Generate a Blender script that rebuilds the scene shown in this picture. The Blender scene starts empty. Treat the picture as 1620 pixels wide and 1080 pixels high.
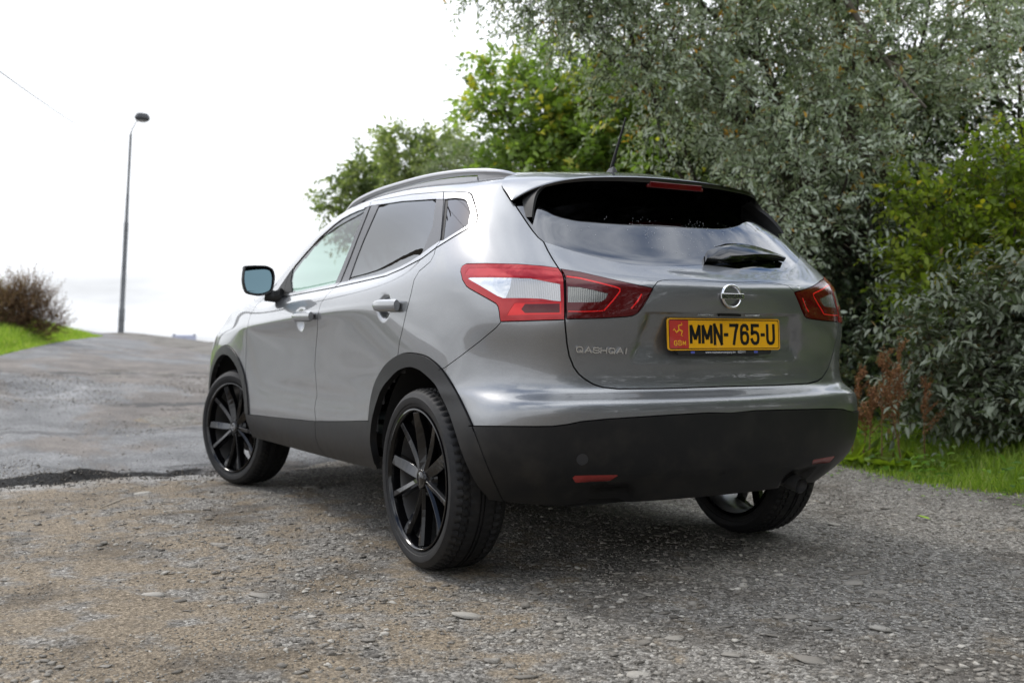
import bpy, math, random
import numpy as np
from mathutils import Vector, Matrix
from mathutils.geometry import delaunay_2d_cdt

random.seed(7)
RNG = np.random.default_rng(7)
SC = bpy.context.scene
COL = SC.collection

# ---------------------------------------------------------------- camera
cam_data = bpy.data.cameras.new('camera')
cam = bpy.data.objects.new('camera', cam_data)
COL.objects.link(cam)
cam.location = (-3.652, 2.563, 0.869)
_yaw, _pit = math.radians(-29.63), math.radians(-0.16)
_dir = Vector((math.cos(_pit)*math.cos(_yaw), math.cos(_pit)*math.sin(_yaw), math.sin(_pit)))
cam.rotation_euler = _dir.to_track_quat('-Z', 'Y').to_euler()
cam_data.sensor_width = 36.0
cam_data.lens = 1681.0 / 1620.0 * 36.0
cam_data.clip_start = 0.05
cam_data.clip_end = 4000.0
cam_data.dof.use_dof = True
cam_data.dof.focus_distance = 3.65
cam_data.dof.aperture_fstop = 3.2
SC.camera = cam

# ---------------------------------------------------------------- sky and sun
SUN_AZ = math.radians(22.0)      # from +x (ahead of the car) towards +y (its left)
SUN_EL = math.radians(46.0)
world = bpy.data.worlds.new('World')
SC.world = world
world.use_nodes = True
wt = world.node_tree; wn = wt.nodes; wl = wt.links
wn.clear()
w_out = wn.new('ShaderNodeOutputWorld'); w_bg = wn.new('ShaderNodeBackground')
w_sky = wn.new('ShaderNodeTexSky'); w_sky.sky_type = 'NISHITA'; w_sky.sun_disc = False
w_sky.sun_elevation = SUN_EL
w_sky.sun_rotation = math.radians(90.0) - SUN_AZ
w_sky.air_density = 1.0; w_sky.dust_density = 1.0; w_sky.ozone_density = 1.2
w_bg.inputs['Strength'].default_value = 0.13
w_tc = wn.new('ShaderNodeTexCoord')
# cloud deck: project the view direction on a plane overhead so that clouds shrink towards the horizon
w_sep = wn.new('ShaderNodeSeparateXYZ'); wl.new(w_tc.outputs['Generated'], w_sep.inputs[0])
def _wm(op, a, b=None, c=None, clamp=False):
    n = wn.new('ShaderNodeMath'); n.operation = op; n.use_clamp = clamp
    for k, x in enumerate((a, b, c)):
        if x is None: continue
        if isinstance(x, (int, float)): n.inputs[k].default_value = x
        else: wl.new(x, n.inputs[k])
    return n.outputs[0]
zc = _wm('MAXIMUM', w_sep.outputs[2], 0.0)
den = _wm('ADD', zc, 0.10)
cx_ = _wm('DIVIDE', w_sep.outputs[0], den); cy_ = _wm('DIVIDE', w_sep.outputs[1], den)
w_cmb = wn.new('ShaderNodeCombineXYZ'); wl.new(cx_, w_cmb.inputs[0]); wl.new(cy_, w_cmb.inputs[1]); w_cmb.inputs[2].default_value = 1.7
w_ns = wn.new('ShaderNodeTexNoise'); w_ns.inputs['Scale'].default_value = 1.15; w_ns.inputs['Detail'].default_value = 7.0
w_ns.inputs['Roughness'].default_value = 0.55; w_ns.inputs['Distortion'].default_value = 0.5
wl.new(w_cmb.outputs[0], w_ns.inputs['Vector'])
w_cov = wn.new('ShaderNodeMapRange'); w_cov.inputs['From Min'].default_value = 0.42; w_cov.inputs['From Max'].default_value = 0.60
w_cov.interpolation_type = 'SMOOTHSTEP'
wl.new(w_ns.outputs['Fac'], w_cov.inputs['Value'])
# the deck closes towards the horizon
w_hz = wn.new('ShaderNodeMapRange'); w_hz.inputs['From Min'].default_value = 0.62; w_hz.inputs['From Max'].default_value = 0.30
wl.new(zc, w_hz.inputs['Value'])
cov = _wm('MAXIMUM', w_cov.outputs[0], w_hz.outputs[0])
# brightness of the cloud: thicker parts greyer, glow round the sun behind it
w_n2 = wn.new('ShaderNodeTexNoise'); w_n2.inputs['Scale'].default_value = 0.55; w_n2.inputs['Detail'].default_value = 6.0
wl.new(w_cmb.outputs[0], w_n2.inputs['Vector'])
w_br = wn.new('ShaderNodeMapRange'); w_br.inputs['From Min'].default_value = 0.34; w_br.inputs['From Max'].default_value = 0.62
w_br.inputs['To Min'].default_value = 5.7; w_br.inputs['To Max'].default_value = 9.2
wl.new(w_n2.outputs['Fac'], w_br.inputs['Value'])
w_dot = wn.new('ShaderNodeVectorMath'); w_dot.operation = 'DOT_PRODUCT'
wl.new(w_tc.outputs['Generated'], w_dot.inputs[0])
w_dot.inputs[1].default_value = (math.cos(SUN_EL)*math.cos(SUN_AZ), math.cos(SUN_EL)*math.sin(SUN_AZ), math.sin(SUN_EL))
glow = _wm('POWER', _wm('MAXIMUM', w_dot.outputs['Value'], 0.0), 3.0)
up = _wm('POWER', zc, 1.0)
cb = _wm('MULTIPLY', w_br.outputs[0], _wm('ADD', _wm('ADD', 1.0, _wm('MULTIPLY', glow, .65)), _wm('MULTIPLY', up, 1.4)))
# away from the veiled sun the deck is brightened a little
w_d2 = wn.new('ShaderNodeVectorMath'); w_d2.operation = 'DOT_PRODUCT'; wl.new(w_tc.outputs['Generated'], w_d2.inputs[0]); w_d2.inputs[1].default_value = (math.cos(SUN_AZ), math.sin(SUN_AZ), 0)
w_far = wn.new('ShaderNodeMapRange'); w_far.inputs['From Min'].default_value = -0.9; w_far.inputs['From Max'].default_value = 0.75; w_far.inputs['To Min'].default_value = 1.12; w_far.inputs['To Max'].default_value = 0.93
wl.new(w_d2.outputs['Value'], w_far.inputs['Value']); cb = _wm('MULTIPLY', cb, w_far.outputs[0])
w_cc = wn.new('ShaderNodeVectorMath'); w_cc.operation = 'SCALE'; w_cc.inputs[0].default_value = (0.955, 0.98, 1.02)
wl.new(cb, w_cc.inputs['Scale'])
w_sk2 = wn.new('ShaderNodeVectorMath'); w_sk2.operation = 'SCALE'; w_sk2.inputs['Scale'].default_value = 1.5
wl.new(w_sky.outputs[0], w_sk2.inputs[0])
w_mix = wn.new('ShaderNodeMix'); w_mix.data_type = 'RGBA'
wl.new(cov, w_mix.inputs[0]); wl.new(w_sk2.outputs[0], w_mix.inputs[6]); wl.new(w_cc.outputs[0], w_mix.inputs[7])
wl.new(w_mix.outputs[2], w_bg.inputs['Color']); wl.new(w_bg.outputs[0], w_out.inputs['Surface'])

sun_data = bpy.data.lights.new('sun', 'SUN')
sun_data.energy = 1.4
sun_data.angle = math.radians(14.0)
sun_data.color = (1.0, 0.95, 0.88)
sun = bpy.data.objects.new('sun', sun_data)
COL.objects.link(sun)
sun.location = (20, 20, 30)
sun.rotation_euler = Vector((math.cos(SUN_EL)*math.cos(SUN_AZ), math.cos(SUN_EL)*math.sin(SUN_AZ), math.sin(SUN_EL))).to_track_quat('Z', 'Y').to_euler()

SC.view_settings.view_transform = 'Standard'
SC.view_settings.look = 'None'
SC.view_settings.exposure = 0.10
SC.view_settings.gamma = 1.0
SC.view_settings.use_curve_mapping = False
SC.cycles.use_denoising = True
SC.cycles.max_bounces = 8
SC.cycles.transparent_max_bounces = 12
SC.cycles.sample_clamp_indirect = 8.0

# ---------------------------------------------------------------- helpers
def link(o, parent=None):
    COL.objects.link(o)
    if parent is not None: o.parent = parent
    return o

def tag(o, label=None, cat=None, group=None, kind=None):
    if label: o['label'] = label
    if cat: o['category'] = cat
    if group: o['group'] = group
    if kind: o['kind'] = kind
    return o

def empty(name, loc=(0, 0, 0), parent=None):
    o = bpy.data.objects.new(name, None); o.empty_display_size = .1
    o.location = loc
    return link(o, parent)

def mesh_np(name, V, F, mat=None, parent=None, smooth=True, normals=None, mats=None, fmat=None):
    """V (n,3); F list of faces or array (m,k)."""
    me = bpy.data.meshes.new(name)
    V = np.asarray(V, np.float32)
    if isinstance(F, np.ndarray):
        m, k = F.shape
        me.vertices.add(len(V)); me.vertices.foreach_set('co', V.ravel())
        me.loops.add(m*k); me.loops.foreach_set('vertex_index', F.astype(np.int32).ravel())
        me.polygons.add(m); me.polygons.foreach_set('loop_start', np.arange(0, m*k, k, dtype=np.int32))
        try: me.polygons.foreach_set('loop_total', np.full(m, k, np.int32))
        except Exception: pass
        me.update(calc_edges=True)
    else:
        me.from_pydata([tuple(map(float, v)) for v in V], [], F)
    me.validate(verbose=False)
    for mm in (mats or ([mat] if mat else [])): me.materials.append(mm)
    if fmat is not None: me.polygons.foreach_set('material_index', np.asarray(fmat, np.int32))
    if smooth: me.polygons.foreach_set('use_smooth', np.ones(len(me.polygons), bool))
    if normals is not None: me.normals_split_custom_set_from_vertices([tuple(n) for n in normals])
    o = bpy.data.objects.new(name, me)
    return link(o, parent)

class MB:
    """collects simple solids into one mesh"""
    def __init__(s): s.v = []; s.f = []
    def add(s, V, F):
        b = len(s.v); s.v += [tuple(map(float, v)) for v in V]; s.f += [tuple(b+i for i in f) for f in F]; return s
    def box(s, c, d, R=None):
        c = np.array(c, float); d = np.array(d, float)/2
        P = np.array([(x, y, z) for x in (-1, 1) for y in (-1, 1) for z in (-1, 1)])*d
        if R is not None: P = P @ np.array(R).T
        return s.add(P+c, [(0,1,3,2),(4,6,7,5),(0,4,5,1),(2,3,7,6),(0,2,6,4),(1,5,7,3)])
    def tube(s, pts, rad, n=10, cap=True, sq=1.0):
        pts = np.array(pts, float); m = len(pts)
        rad = np.broadcast_to(rad, (m,)).astype(float)
        T = np.gradient(pts, axis=0); T /= np.linalg.norm(T, axis=1, keepdims=True)+1e-12
        up = np.array([0, 0, 1.0]) if abs(T[0][2]) < .9 else np.array([1.0, 0, 0])
        V = []
        for p, t, r in zip(pts, T, rad):
            a = np.cross(up, t); a /= np.linalg.norm(a)+1e-12; b = np.cross(t, a)
            for k in range(n):
                w = 2*math.pi*k/n
                V.append(p+r*(a*math.cos(w)+b*math.sin(w)*sq))
        F = [(i*n+k, i*n+(k+1) % n, (i+1)*n+(k+1) % n, (i+1)*n+k) for i in range(m-1) for k in range(n)]
        if cap: F += [tuple(range(n))[::-1], tuple((m-1)*n+k for k in range(n))]
        return s.add(V, F)
    def lathe(s, prof, n=48, axis='y', o=(0, 0, 0)):
        """prof [(r, h)] about an axis"""
        V = []
        for r, h in prof:
            for k in range(n):
                w = 2*math.pi*k/n; c, q = r*math.cos(w), r*math.sin(w)
                V.append({'y': (c, h, q), 'z': (c, q, h), 'x': (h, c, q)}[axis])
        V = np.array(V)+np.array(o)
        m = len(prof)
        return s.add(V, [(i*n+k, (i+1)*n+k, (i+1)*n+(k+1) % n, i*n+(k+1) % n) for i in range(m-1) for k in range(n)])
    def prism(s, poly, axis_from, axis_to):
        n = len(poly)
        V = [axis_from(p) for p in poly]+[axis_to(p) for p in poly]
        return s.add(V, [tuple(range(n))[::-1], tuple(range(n, 2*n))]+[(i, (i+1) % n, n+(i+1) % n, n+i) for i in range(n)])
    def build(s, name, mat, parent=None, smooth=False, bevel=0, auto=None):
        o = mesh_np(name, s.v, s.f, mat, parent, smooth=smooth)
        if smooth and auto: o.data.set_sharp_from_angle(angle=math.radians(auto))
        if bevel:
            b = o.modifiers.new('bevel', 'BEVEL'); b.width = bevel; b.segments = 2; b.limit_method = 'ANGLE'
            b.harden_normals = False
        return o

# ---------------------------------------------------------------- material helper
class Mt:
    def __init__(s, name, base=(.5, .5, .5), rough=.5, metal=0., coat=0., coat_rough=.03, spec=.5, ior=1.45, trans=0., emit=None, sub=0.):
        s.m = bpy.data.materials.new(name); s.m.use_nodes = True
        s.t = s.m.node_tree; s.n = s.t.nodes; s.l = s.t.links
        s.p = s.n['Principled BSDF']; s.out = s.n['Material Output']
        i = s.p.inputs
        i['Base Color'].default_value = (*base, 1); i['Roughness'].default_value = rough; i['Metallic'].default_value = metal
        i['Coat Weight'].default_value = coat; i['Coat Roughness'].default_value = coat_rough
        i['Specular IOR Level'].default_value = spec; i['IOR'].default_value = ior; i['Transmission Weight'].default_value = trans
        s._o = None
    def obj(s):
        if s._o is None: s._o = s.n.new('ShaderNodeTexCoord').outputs['Object']
        return s._o
    def mapping(s, scale=(1, 1, 1), rot=(0, 0, 0), src=None):
        n = s.n.new('ShaderNodeMapping'); n.inputs['Scale'].default_value = scale; n.inputs['Rotation'].default_value = rot
        s.l.new(src or s.obj(), n.inputs['Vector']); return n.outputs[0]
    def noise(s, scale, detail=4, rough=.55, src=None, dist=0., out='Fac'):
        n = s.n.new('ShaderNodeTexNoise'); n.inputs['Scale'].default_value = scale; n.inputs['Detail'].default_value = detail
        n.inputs['Roughness'].default_value = rough; n.inputs['Distortion'].default_value = dist
        s.l.new(src or s.obj(), n.inputs['Vector']); return n.outputs[out]
    def voro(s, scale, feature='F1', out='Distance', src=None, rnd=1.):
        n = s.n.new('ShaderNodeTexVoronoi'); n.feature = feature; n.inputs['Scale'].default_value = scale; n.inputs['Randomness'].default_value = rnd
        s.l.new(src or s.obj(), n.inputs['Vector']); return n.outputs[out]
    def ramp(s, fac, stops, interp='LINEAR'):
        n = s.n.new('ShaderNodeValToRGB'); n.color_ramp.interpolation = interp
        e = n.color_ramp.elements
        while len(e) < len(stops): e.new(.5)
        for q, (p, c) in zip(e, stops):
            q.position = p; q.color = (*c, 1) if len(c) == 3 else c
        s.l.new(fac, n.inputs[0]); return n.outputs[0]
    def rng(s, v, a, b, c=0., d=1., smooth=True):
        n = s.n.new('ShaderNodeMapRange'); n.interpolation_type = 'SMOOTHSTEP' if smooth else 'LINEAR'
        for k, x in zip(('From Min', 'From Max', 'To Min', 'To Max'), (a, b, c, d)): n.inputs[k].default_value = x
        s.l.new(v, n.inputs['Value']); return n.outputs[0]
    def math(s, op, a, b=None, clamp=False):
        n = s.n.new('ShaderNodeMath'); n.operation = op; n.use_clamp = clamp
        for k, x in enumerate((a, b)):
            if x is None: continue
            if isinstance(x, (int, float)): n.inputs[k].default_value = x
            else: s.l.new(x, n.inputs[k])
        return n.outputs[0]
    def mix(s, fac, a, b, mode='MIX'):
        n = s.n.new('ShaderNodeMix'); n.data_type = 'RGBA'; n.blend_type = mode
        for k, x in ((0, fac), (6, a), (7, b)):
            if isinstance(x, (int, float)): n.inputs[k].default_value = x
            elif isinstance(x, tuple): n.inputs[k].default_value = (*x, 1) if len(x) == 3 else x
            else: s.l.new(x, n.inputs[k])
        return n.outputs[2]
    def col(s, c): s.l.new(c, s.p.inputs['Base Color']); return s
    def rgh(s, c): s.l.new(c, s.p.inputs['Roughness']); return s
    def bump(s, h, strength=.3, dist=.01, coat=False, prev=None):
        n = s.n.new('ShaderNodeBump'); n.inputs['Strength'].default_value = strength; n.inputs['Distance'].default_value = dist
        s.l.new(h, n.inputs['Height'])
        if prev is not None: s.l.new(prev, n.inputs['Normal'])
        s.l.new(n.outputs[0], s.p.inputs['Normal']); return n.outputs[0]
    def attr(s, name, out='Fac'):
        n = s.n.new('ShaderNodeAttribute'); n.attribute_name = name; return n.outputs[out]

# ================================================================ the ground
def vnoise(x, y, seed=0):
    """smooth value noise on arrays"""
    xi = np.floor(x).astype(np.int64); yi = np.floor(y).astype(np.int64); fx = x-xi; fy = y-yi
    fx = fx*fx*(3-2*fx); fy = fy*fy*(3-2*fy)
    def h(a, b):
        n = (a*374761393+b*668265263+seed*982451653) & 0x7fffffff
        n = ((n ^ (n >> 13))*1274126177) & 0x7fffffff
        return ((n ^ (n >> 16)) & 0xffff)/65535.0
    return (h(xi, yi)*(1-fx)+h(xi+1, yi)*fx)*(1-fy)+(h(xi, yi+1)*(1-fx)+h(xi+1, yi+1)*fx)*fy
def fbm(x, y, o=4, seed=0, g=.5):
    r = 0; a = 1; t = 0
    for k in range(o): r = r+a*vnoise(x*2**k+17*k, y*2**k-9*k, seed+k); t += a; a *= g
    return r/t
def sstep(a, b, x):
    t = np.clip((x-a)/(b-a), 0, 1); return t*t*(3-2*t)

def terrain(x, y):
    """broad shape: level yard, a road climbing ahead to a crest about forty metres off, then falling away"""
    x = np.asarray(x, float); y = np.asarray(y, float)
    d = x+.0*y
    rise = np.clip((d-5)/31, 0, 1)
    rise = rise**1.15
    lat = np.clip((y+4.75)*.132, -.30, 1.1)
    z = rise*(.885+lat)
    z = z-np.maximum(d-37.5, 0)*.035-np.maximum(d-150, 0)*.03
    bump_ = (fbm(x*.35, y*.35, 3, 5)-.5)*.05*sstep(4.5, 9, x)
    return z+bump_
def wheel_pads(x, y):
    m = np.zeros_like(np.asarray(x, float))
    for wx, wy in ((0, .78), (0, -.78), (2.7, .80), (2.7, -.80)): m = np.maximum(m, np.exp(-(((x-wx)/.28)**2+((y-wy)/.22)**2)**2))
    return m
def ground_z(x, y):
    x = np.asarray(x, float); y = np.asarray(y, float)
    z = terrain(x, y)
    near = (1-sstep(6, 12, np.hypot(x-1, y-1)))
    b = (fbm(x*.9, y*.9, 3, 1)-.5)*.040+(fbm(x*5, y*5, 3, 2)-.5)*.014+(fbm(x*26, y*26, 2, 3)-.5)*.0075
    b = b*(1-.85*wheel_pads(x, y))-.004
    # ground banks up gently under the hedge
    bank = sstep(-3.1, -4.6, y)*.16*sstep(-30, -16, x)
    return z+b*(.25+.75*near)+bank

def road_edge(y):
    return 3.30+.22*(fbm(y*1.3, y*0+2.5, 3, 11)-.5)*2+.06*(fbm(y*9, y*0+7.5, 3, 12)-.5)*2+np.maximum(.35-y, 0)**1.3*.9

def grid_axis(lo, hi, d0, d1, step, grow=1.07, lim=1800):
    core = np.arange(d0, d1+1e-6, step)
    a = [d1]; s = step
    while a[-1] < hi: s = min(s*grow, 60); a.append(a[-1]+s)
    b = [d0]; s = step
    while b[-1] > lo: s = min(s*grow, 60); b.append(b[-1]-s)
    return np.concatenate([b[1:][::-1], core, a[1:]])

def sheet(name, xs, ys, zf, mat, keep=None):
    X, Y = np.meshgrid(xs, ys, indexing='ij'); Z = zf(X, Y)
    V = np.stack([X, Y, Z], -1).reshape(-1, 3); nx, ny = X.shape
    i = np.arange(nx*ny).reshape(nx, ny)
    F = np.stack([i[:-1, :-1], i[1:, :-1], i[1:, 1:], i[:-1, 1:]], -1).reshape(-1, 4)
    if keep is not None:
        c = V[F].mean(1); F = F[keep(c[:, 0], c[:, 1])]
        u, inv = np.unique(F, return_inverse=True); V = V[u]; F = inv.reshape(F.shape)
    o = mesh_np(name, V, F, mat, None, smooth=True); return o

def mat_gravel():
    m = Mt('trodden dirt and gravel', rough=.9, spec=.25)
    big = m.noise(.55, 5, .6); mid = m.noise(4.5, 6, .62); fine = m.noise(60, 5, .7); grit = m.voro(85, out='Color'); gd = m.voro(85)
    s = m.n.new('ShaderNodeSeparateColor'); m.l.new(grit, s.inputs[0])
    dirt = m.ramp(fine, [(.28, (.078, .060, .040)), (.5, (.215, .172, .120)), (.72, (.37, .308, .228))])
    stone = m.ramp(s.outputs[0], [(0, (.070, .064, .054)), (.35, (.158, .146, .128)), (.8, (.262, .245, .218)), (1, (.39, .368, .325))])
    # greyer stony ground to the right and near, brown dirt to the left
    sp = m.n.new('ShaderNodeSeparateXYZ'); m.l.new(m.obj(), sp.inputs[0])
    lr = m.rng(sp.outputs[1], 1.8, -.5, -.045, .13, False)
    k = m.rng(m.math('ADD', m.math('ADD', m.math('MULTIPLY', mid, .72), m.math('MULTIPLY', big, .28)), lr), .43, .56)
    c = m.mix(k, dirt, stone)
    damp = m.rng(m.noise(1.3, 5, .65), .49, .64); c = m.mix(m.math('MULTIPLY', damp, .7), c, m.mix(.5, c, (.035, .028, .02), 'MULTIPLY'))
    c = m.mix(m.math('MULTIPLY', damp, .35), c, (.07, .056, .042))
    dust = m.rng(m.noise(2.7, 5, .65, dist=.5), .56, .72); c = m.mix(m.math('MULTIPLY', dust, .45), c, (.27, .24, .20))
    pe = m.attr('pale'); c = m.mix(m.math('MULTIPLY', m.rng(m.math('ADD', pe, m.math('MULTIPLY', m.math('SUBTRACT', mid, .5), .9)), .35, .8), .75), c, (.36, .345, .32))
    v2 = m.voro(60, 'DISTANCE_TO_EDGE'); crevice_shade = m.rng(v2, .0, .12, .62, 1); c = m.mix(1.0, c, crevice_shade, 'MULTIPLY')  # cell borders darkened: shade in crevices between grains, painted into the colour
    v3 = m.voro(230, out='Color'); s3 = m.n.new('ShaderNodeSeparateColor'); m.l.new(v3, s3.inputs[0]); c = m.mix(1.0, c, m.rng(s3.outputs[1], 0, 1, .62, 1.42, False), 'MULTIPLY')
    m.col(c)
    h = m.math('ADD', m.math('MULTIPLY', fine, .6), m.math('MULTIPLY', m.math('SUBTRACT', 1, gd), .5))
    m.bump(h, .75, .009)
    return m.m
def mat_asphalt():
    m = Mt('worn asphalt', rough=.62, spec=.45)
    sp = m.n.new('ShaderNodeSeparateXYZ'); m.l.new(m.obj(), sp.inputs[0])
    g = m.voro(110, out='Color'); s = m.n.new('ShaderNodeSeparateColor'); m.l.new(g, s.inputs[0]); gd = m.voro(110)
    fine = m.noise(40, 5, .7)
    base = m.ramp(s.outputs[0], [(0, (.06, .06, .06)), (.5, (.135, .134, .132)), (1, (.30, .298, .29))])
    base = m.mix(.35, base, m.ramp(fine, [(.3, (.08, .08, .08)), (.7, (.20, .197, .19))]))
    patch = m.rng(m.noise(.50, 6, .66, src=m.mapping((.45, 1, 1)), dist=.8), .46, .55)
    base = m.mix(m.math('MULTIPLY', patch, .72), base, (.135, .108, .084))
    pale = m.rng(m.noise(.55, 5, .6, src=m.mapping((.5, 1.1, 1), (0, 0, .4)), dist=.8), .53, .70)
    base = m.mix(m.math('MULTIPLY', pale, .6), base, (.33, .325, .315))
    # cracks and worn joints running across
    wv = m.n.new('ShaderNodeVectorMath'); wv.operation = 'ADD'; nv = m.n.new('ShaderNodeTexNoise'); nv.inputs['Scale'].default_value = .8; nv.inputs['Detail'].default_value = 6; m.l.new(m.obj(), nv.inputs['Vector']); m.l.new(m.mapping((.9, .30, 1), (0, 0, .15)), wv.inputs[0]); m.l.new(nv.outputs['Color'], wv.inputs[1])
    cr = m.voro(.42, 'DISTANCE_TO_EDGE', src=wv.outputs[0], out='Distance')
    crn = m.math('ADD', cr, m.math('MULTIPLY', m.math('SUBTRACT', m.noise(1.3, 5, .7), .42), .10))
    crk = m.rng(crn, .018, .0); base = m.mix(m.math('MULTIPLY', crk, .75), base, (.022, .02, .018))
    # two old trenches and a worn pothole line across the lane
    for x0, w_, amp, ya, yb, st in ((13.2, .10, 1.6, -9, 14, .8), (8.4, .07, .8, -1.2, .6, .8), (19.5, .10, 2.2, -9, 2, .6), (6.1, .05, .9, -1.5, 3.5, .45)):
        off = m.math('MULTIPLY', m.math('SUBTRACT', m.noise(.35+.02*x0, 6, .62), .5), amp*2)
        dx = m.math('ABSOLUTE', m.math('SUBTRACT', m.math('ADD', sp.outputs[0], off), x0))
        wn_ = m.math('MULTIPLY', m.rng(m.noise(1.9+.1*x0, 4, .7), .36, .58), w_*3.2)
        tt = m.math('SUBTRACT', 1, m.rng(m.math('DIVIDE', dx, m.math('ADD', wn_, .004)), .6, 1.2))
        gate = m.math('MULTIPLY', m.rng(sp.outputs[1], ya-.4, ya+.4), m.rng(sp.outputs[1], yb+.4, yb-.4))
        base = m.mix(m.math('MULTIPLY', m.math('MULTIPLY', tt, gate), st), base, (.018, .017, .016))
    v3 = m.voro(170, out='Color'); s3 = m.n.new('ShaderNodeSeparateColor'); m.l.new(v3, s3.inputs[0]); base = m.mix(1.0, base, m.rng(s3.outputs[1], 0, 1, .60, 1.45, False), 'MULTIPLY')
    blot = m.rng(m.noise(1.6, 6, .7, src=m.mapping((.7, 1, 1))), .35, .68, .72, 1.28); base = m.mix(1.0, base, blot, 'MULTIPLY')
    # ragged lip: the shade on its broken face is put into the colour
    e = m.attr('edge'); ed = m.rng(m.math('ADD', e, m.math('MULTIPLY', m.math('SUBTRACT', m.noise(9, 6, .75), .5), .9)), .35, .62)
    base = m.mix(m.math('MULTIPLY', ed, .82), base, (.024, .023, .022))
    m.col(base); m.rgh(m.rng(fine, .3, .7, .55, .85)); m.l.new(m.math('MULTIPLY', m.math('SUBTRACT', 1, ed), .45), m.p.inputs['Specular IOR Level'])
    m.bump(m.math('ADD', m.math('MULTIPLY', m.math('SUBTRACT', 1, gd), .6), fine), .9, .010)
    return m.m
M_GRAVEL = mat_gravel(); M_ASPHALT = mat_asphalt()

gx = grid_axis(-60, 1500, -2.9, 3.9, .028, 1.055); gy = grid_axis(-500, 700, -1.9, 3.3, .028, 1.06)
ground = sheet('ground', gx, gy, ground_z, M_GRAVEL); tag(ground, kind='structure')
_c = np.empty(len(ground.data.vertices)*3, np.float32); ground.data.vertices.foreach_get('co', _c); _c = _c.reshape(-1, 3)
_a = ground.data.attributes.new('pale', 'FLOAT', 'POINT'); _dd = road_edge(_c[:, 1])-_c[:, 0]
_a.data.foreach_set('value', (.85*sstep(.62, .10, _dd)*sstep(-.2, .8, _c[:, 1])*sstep(-.3, 0, _dd)*(.45+.8*fbm(_c[:, 0]*6, _c[:, 1]*2.5, 4, 91))).astype(np.float32))

rx = grid_axis(2.4, 900, 2.7, 5.2, .03, 1.045); ry = grid_axis(-7, 30, .2, 4.2, .03, 1.06)
def road_z(x, y):
    e = road_edge(y); t = sstep(-.03, .10, x-e)
    lip = .060*(.05+1.5*fbm(y*2.2, y*0+3, 4, 21)**1.7)*sstep(.7, 2.2, y)*sstep(.4, 1.3, y+.0*x)+.02
    z = terrain(x, y)+(fbm(x*.8, y*.8, 3, 31)-.5)*.05+(fbm(x*7, y*7, 3, 32)-.5)*.010
    z = z+lip*t-.05*(1-sstep(-.16, .0, x-e))
    pot = np.exp(-(((x-7.2)/.9)**2+((y-.3)/.5)**2)*1.5)*.05+np.exp(-(((x-13)/1.6)**2+((y+.4)/.8)**2)*1.5)*.06
    return z-pot*sstep(.4, .6, fbm(x*2, y*2, 2, 33))
def road_keep(x, y):
    e = road_edge(y)
    return (x > e-.14) & (y > -3.6-.02*x-np.maximum(x-30, 0)*.1+.25*(fbm(x*.8, y*0, 2, 44)-.5)) & (y < 26)
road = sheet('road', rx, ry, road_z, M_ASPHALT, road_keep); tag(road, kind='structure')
_me = road.data; _c = np.empty(len(_me.vertices)*3, np.float32); _me.vertices.foreach_get('co', _c); _c = _c.reshape(-1, 3)
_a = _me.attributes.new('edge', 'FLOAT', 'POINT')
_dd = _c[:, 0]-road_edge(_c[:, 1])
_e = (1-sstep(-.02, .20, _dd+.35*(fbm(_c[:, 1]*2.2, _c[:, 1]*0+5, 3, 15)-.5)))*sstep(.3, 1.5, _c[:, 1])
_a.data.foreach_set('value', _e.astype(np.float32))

def top_z(x, y):
    """height of whichever surface is uppermost"""
    z = ground_z(x, y); r = road_z(np.asarray(x, float), np.asarray(y, float))
    return np.where(road_keep(x, y), np.maximum(z, r), z)

# ---- loose stones: rough faceted pebbles
def stone_template(seed, n=14):
    r = np.random.default_rng(seed)
    import bmesh
    bm = bmesh.new(); pts = r.normal(size=(n, 3)); pts /= np.linalg.norm(pts, axis=1, keepdims=True); pts *= r.uniform(.8, 1.1, (n, 1))
    for p in pts: bm.verts.new(p)
    res = bmesh.ops.convex_hull(bm, input=bm.verts)
    bmesh.ops.delete(bm, geom=[v for v in bm.verts if not v.link_faces], context='VERTS')
    bm.verts.index_update(); bm.faces.ensure_lookup_table()
    V = np.array([v.co[:] for v in bm.verts]); F = np.array([[v.index for v in f.verts] for f in bm.faces if len(f.verts) == 3]); bm.free()
    return V, F
M_STONE = Mt('loose stone', rough=.85, spec=.3)
_t = M_STONE.attr('tint')
M_STONE.col(M_STONE.mix(M_STONE.math('MULTIPLY', M_STONE.noise(45, 4, .7), .5), M_STONE.ramp(_t, [(0, (.065, .058, .05)), (.3, (.155, .141, .122)), (.6, (.24, .22, .19)), (.85, (.35, .325, .285)), (1, (.54, .51, .45))]), (.30, .27, .22), 'MULTIPLY'))
M_STONE.bump(M_STONE.noise(120, 4, .7), .5, .004)

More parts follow.
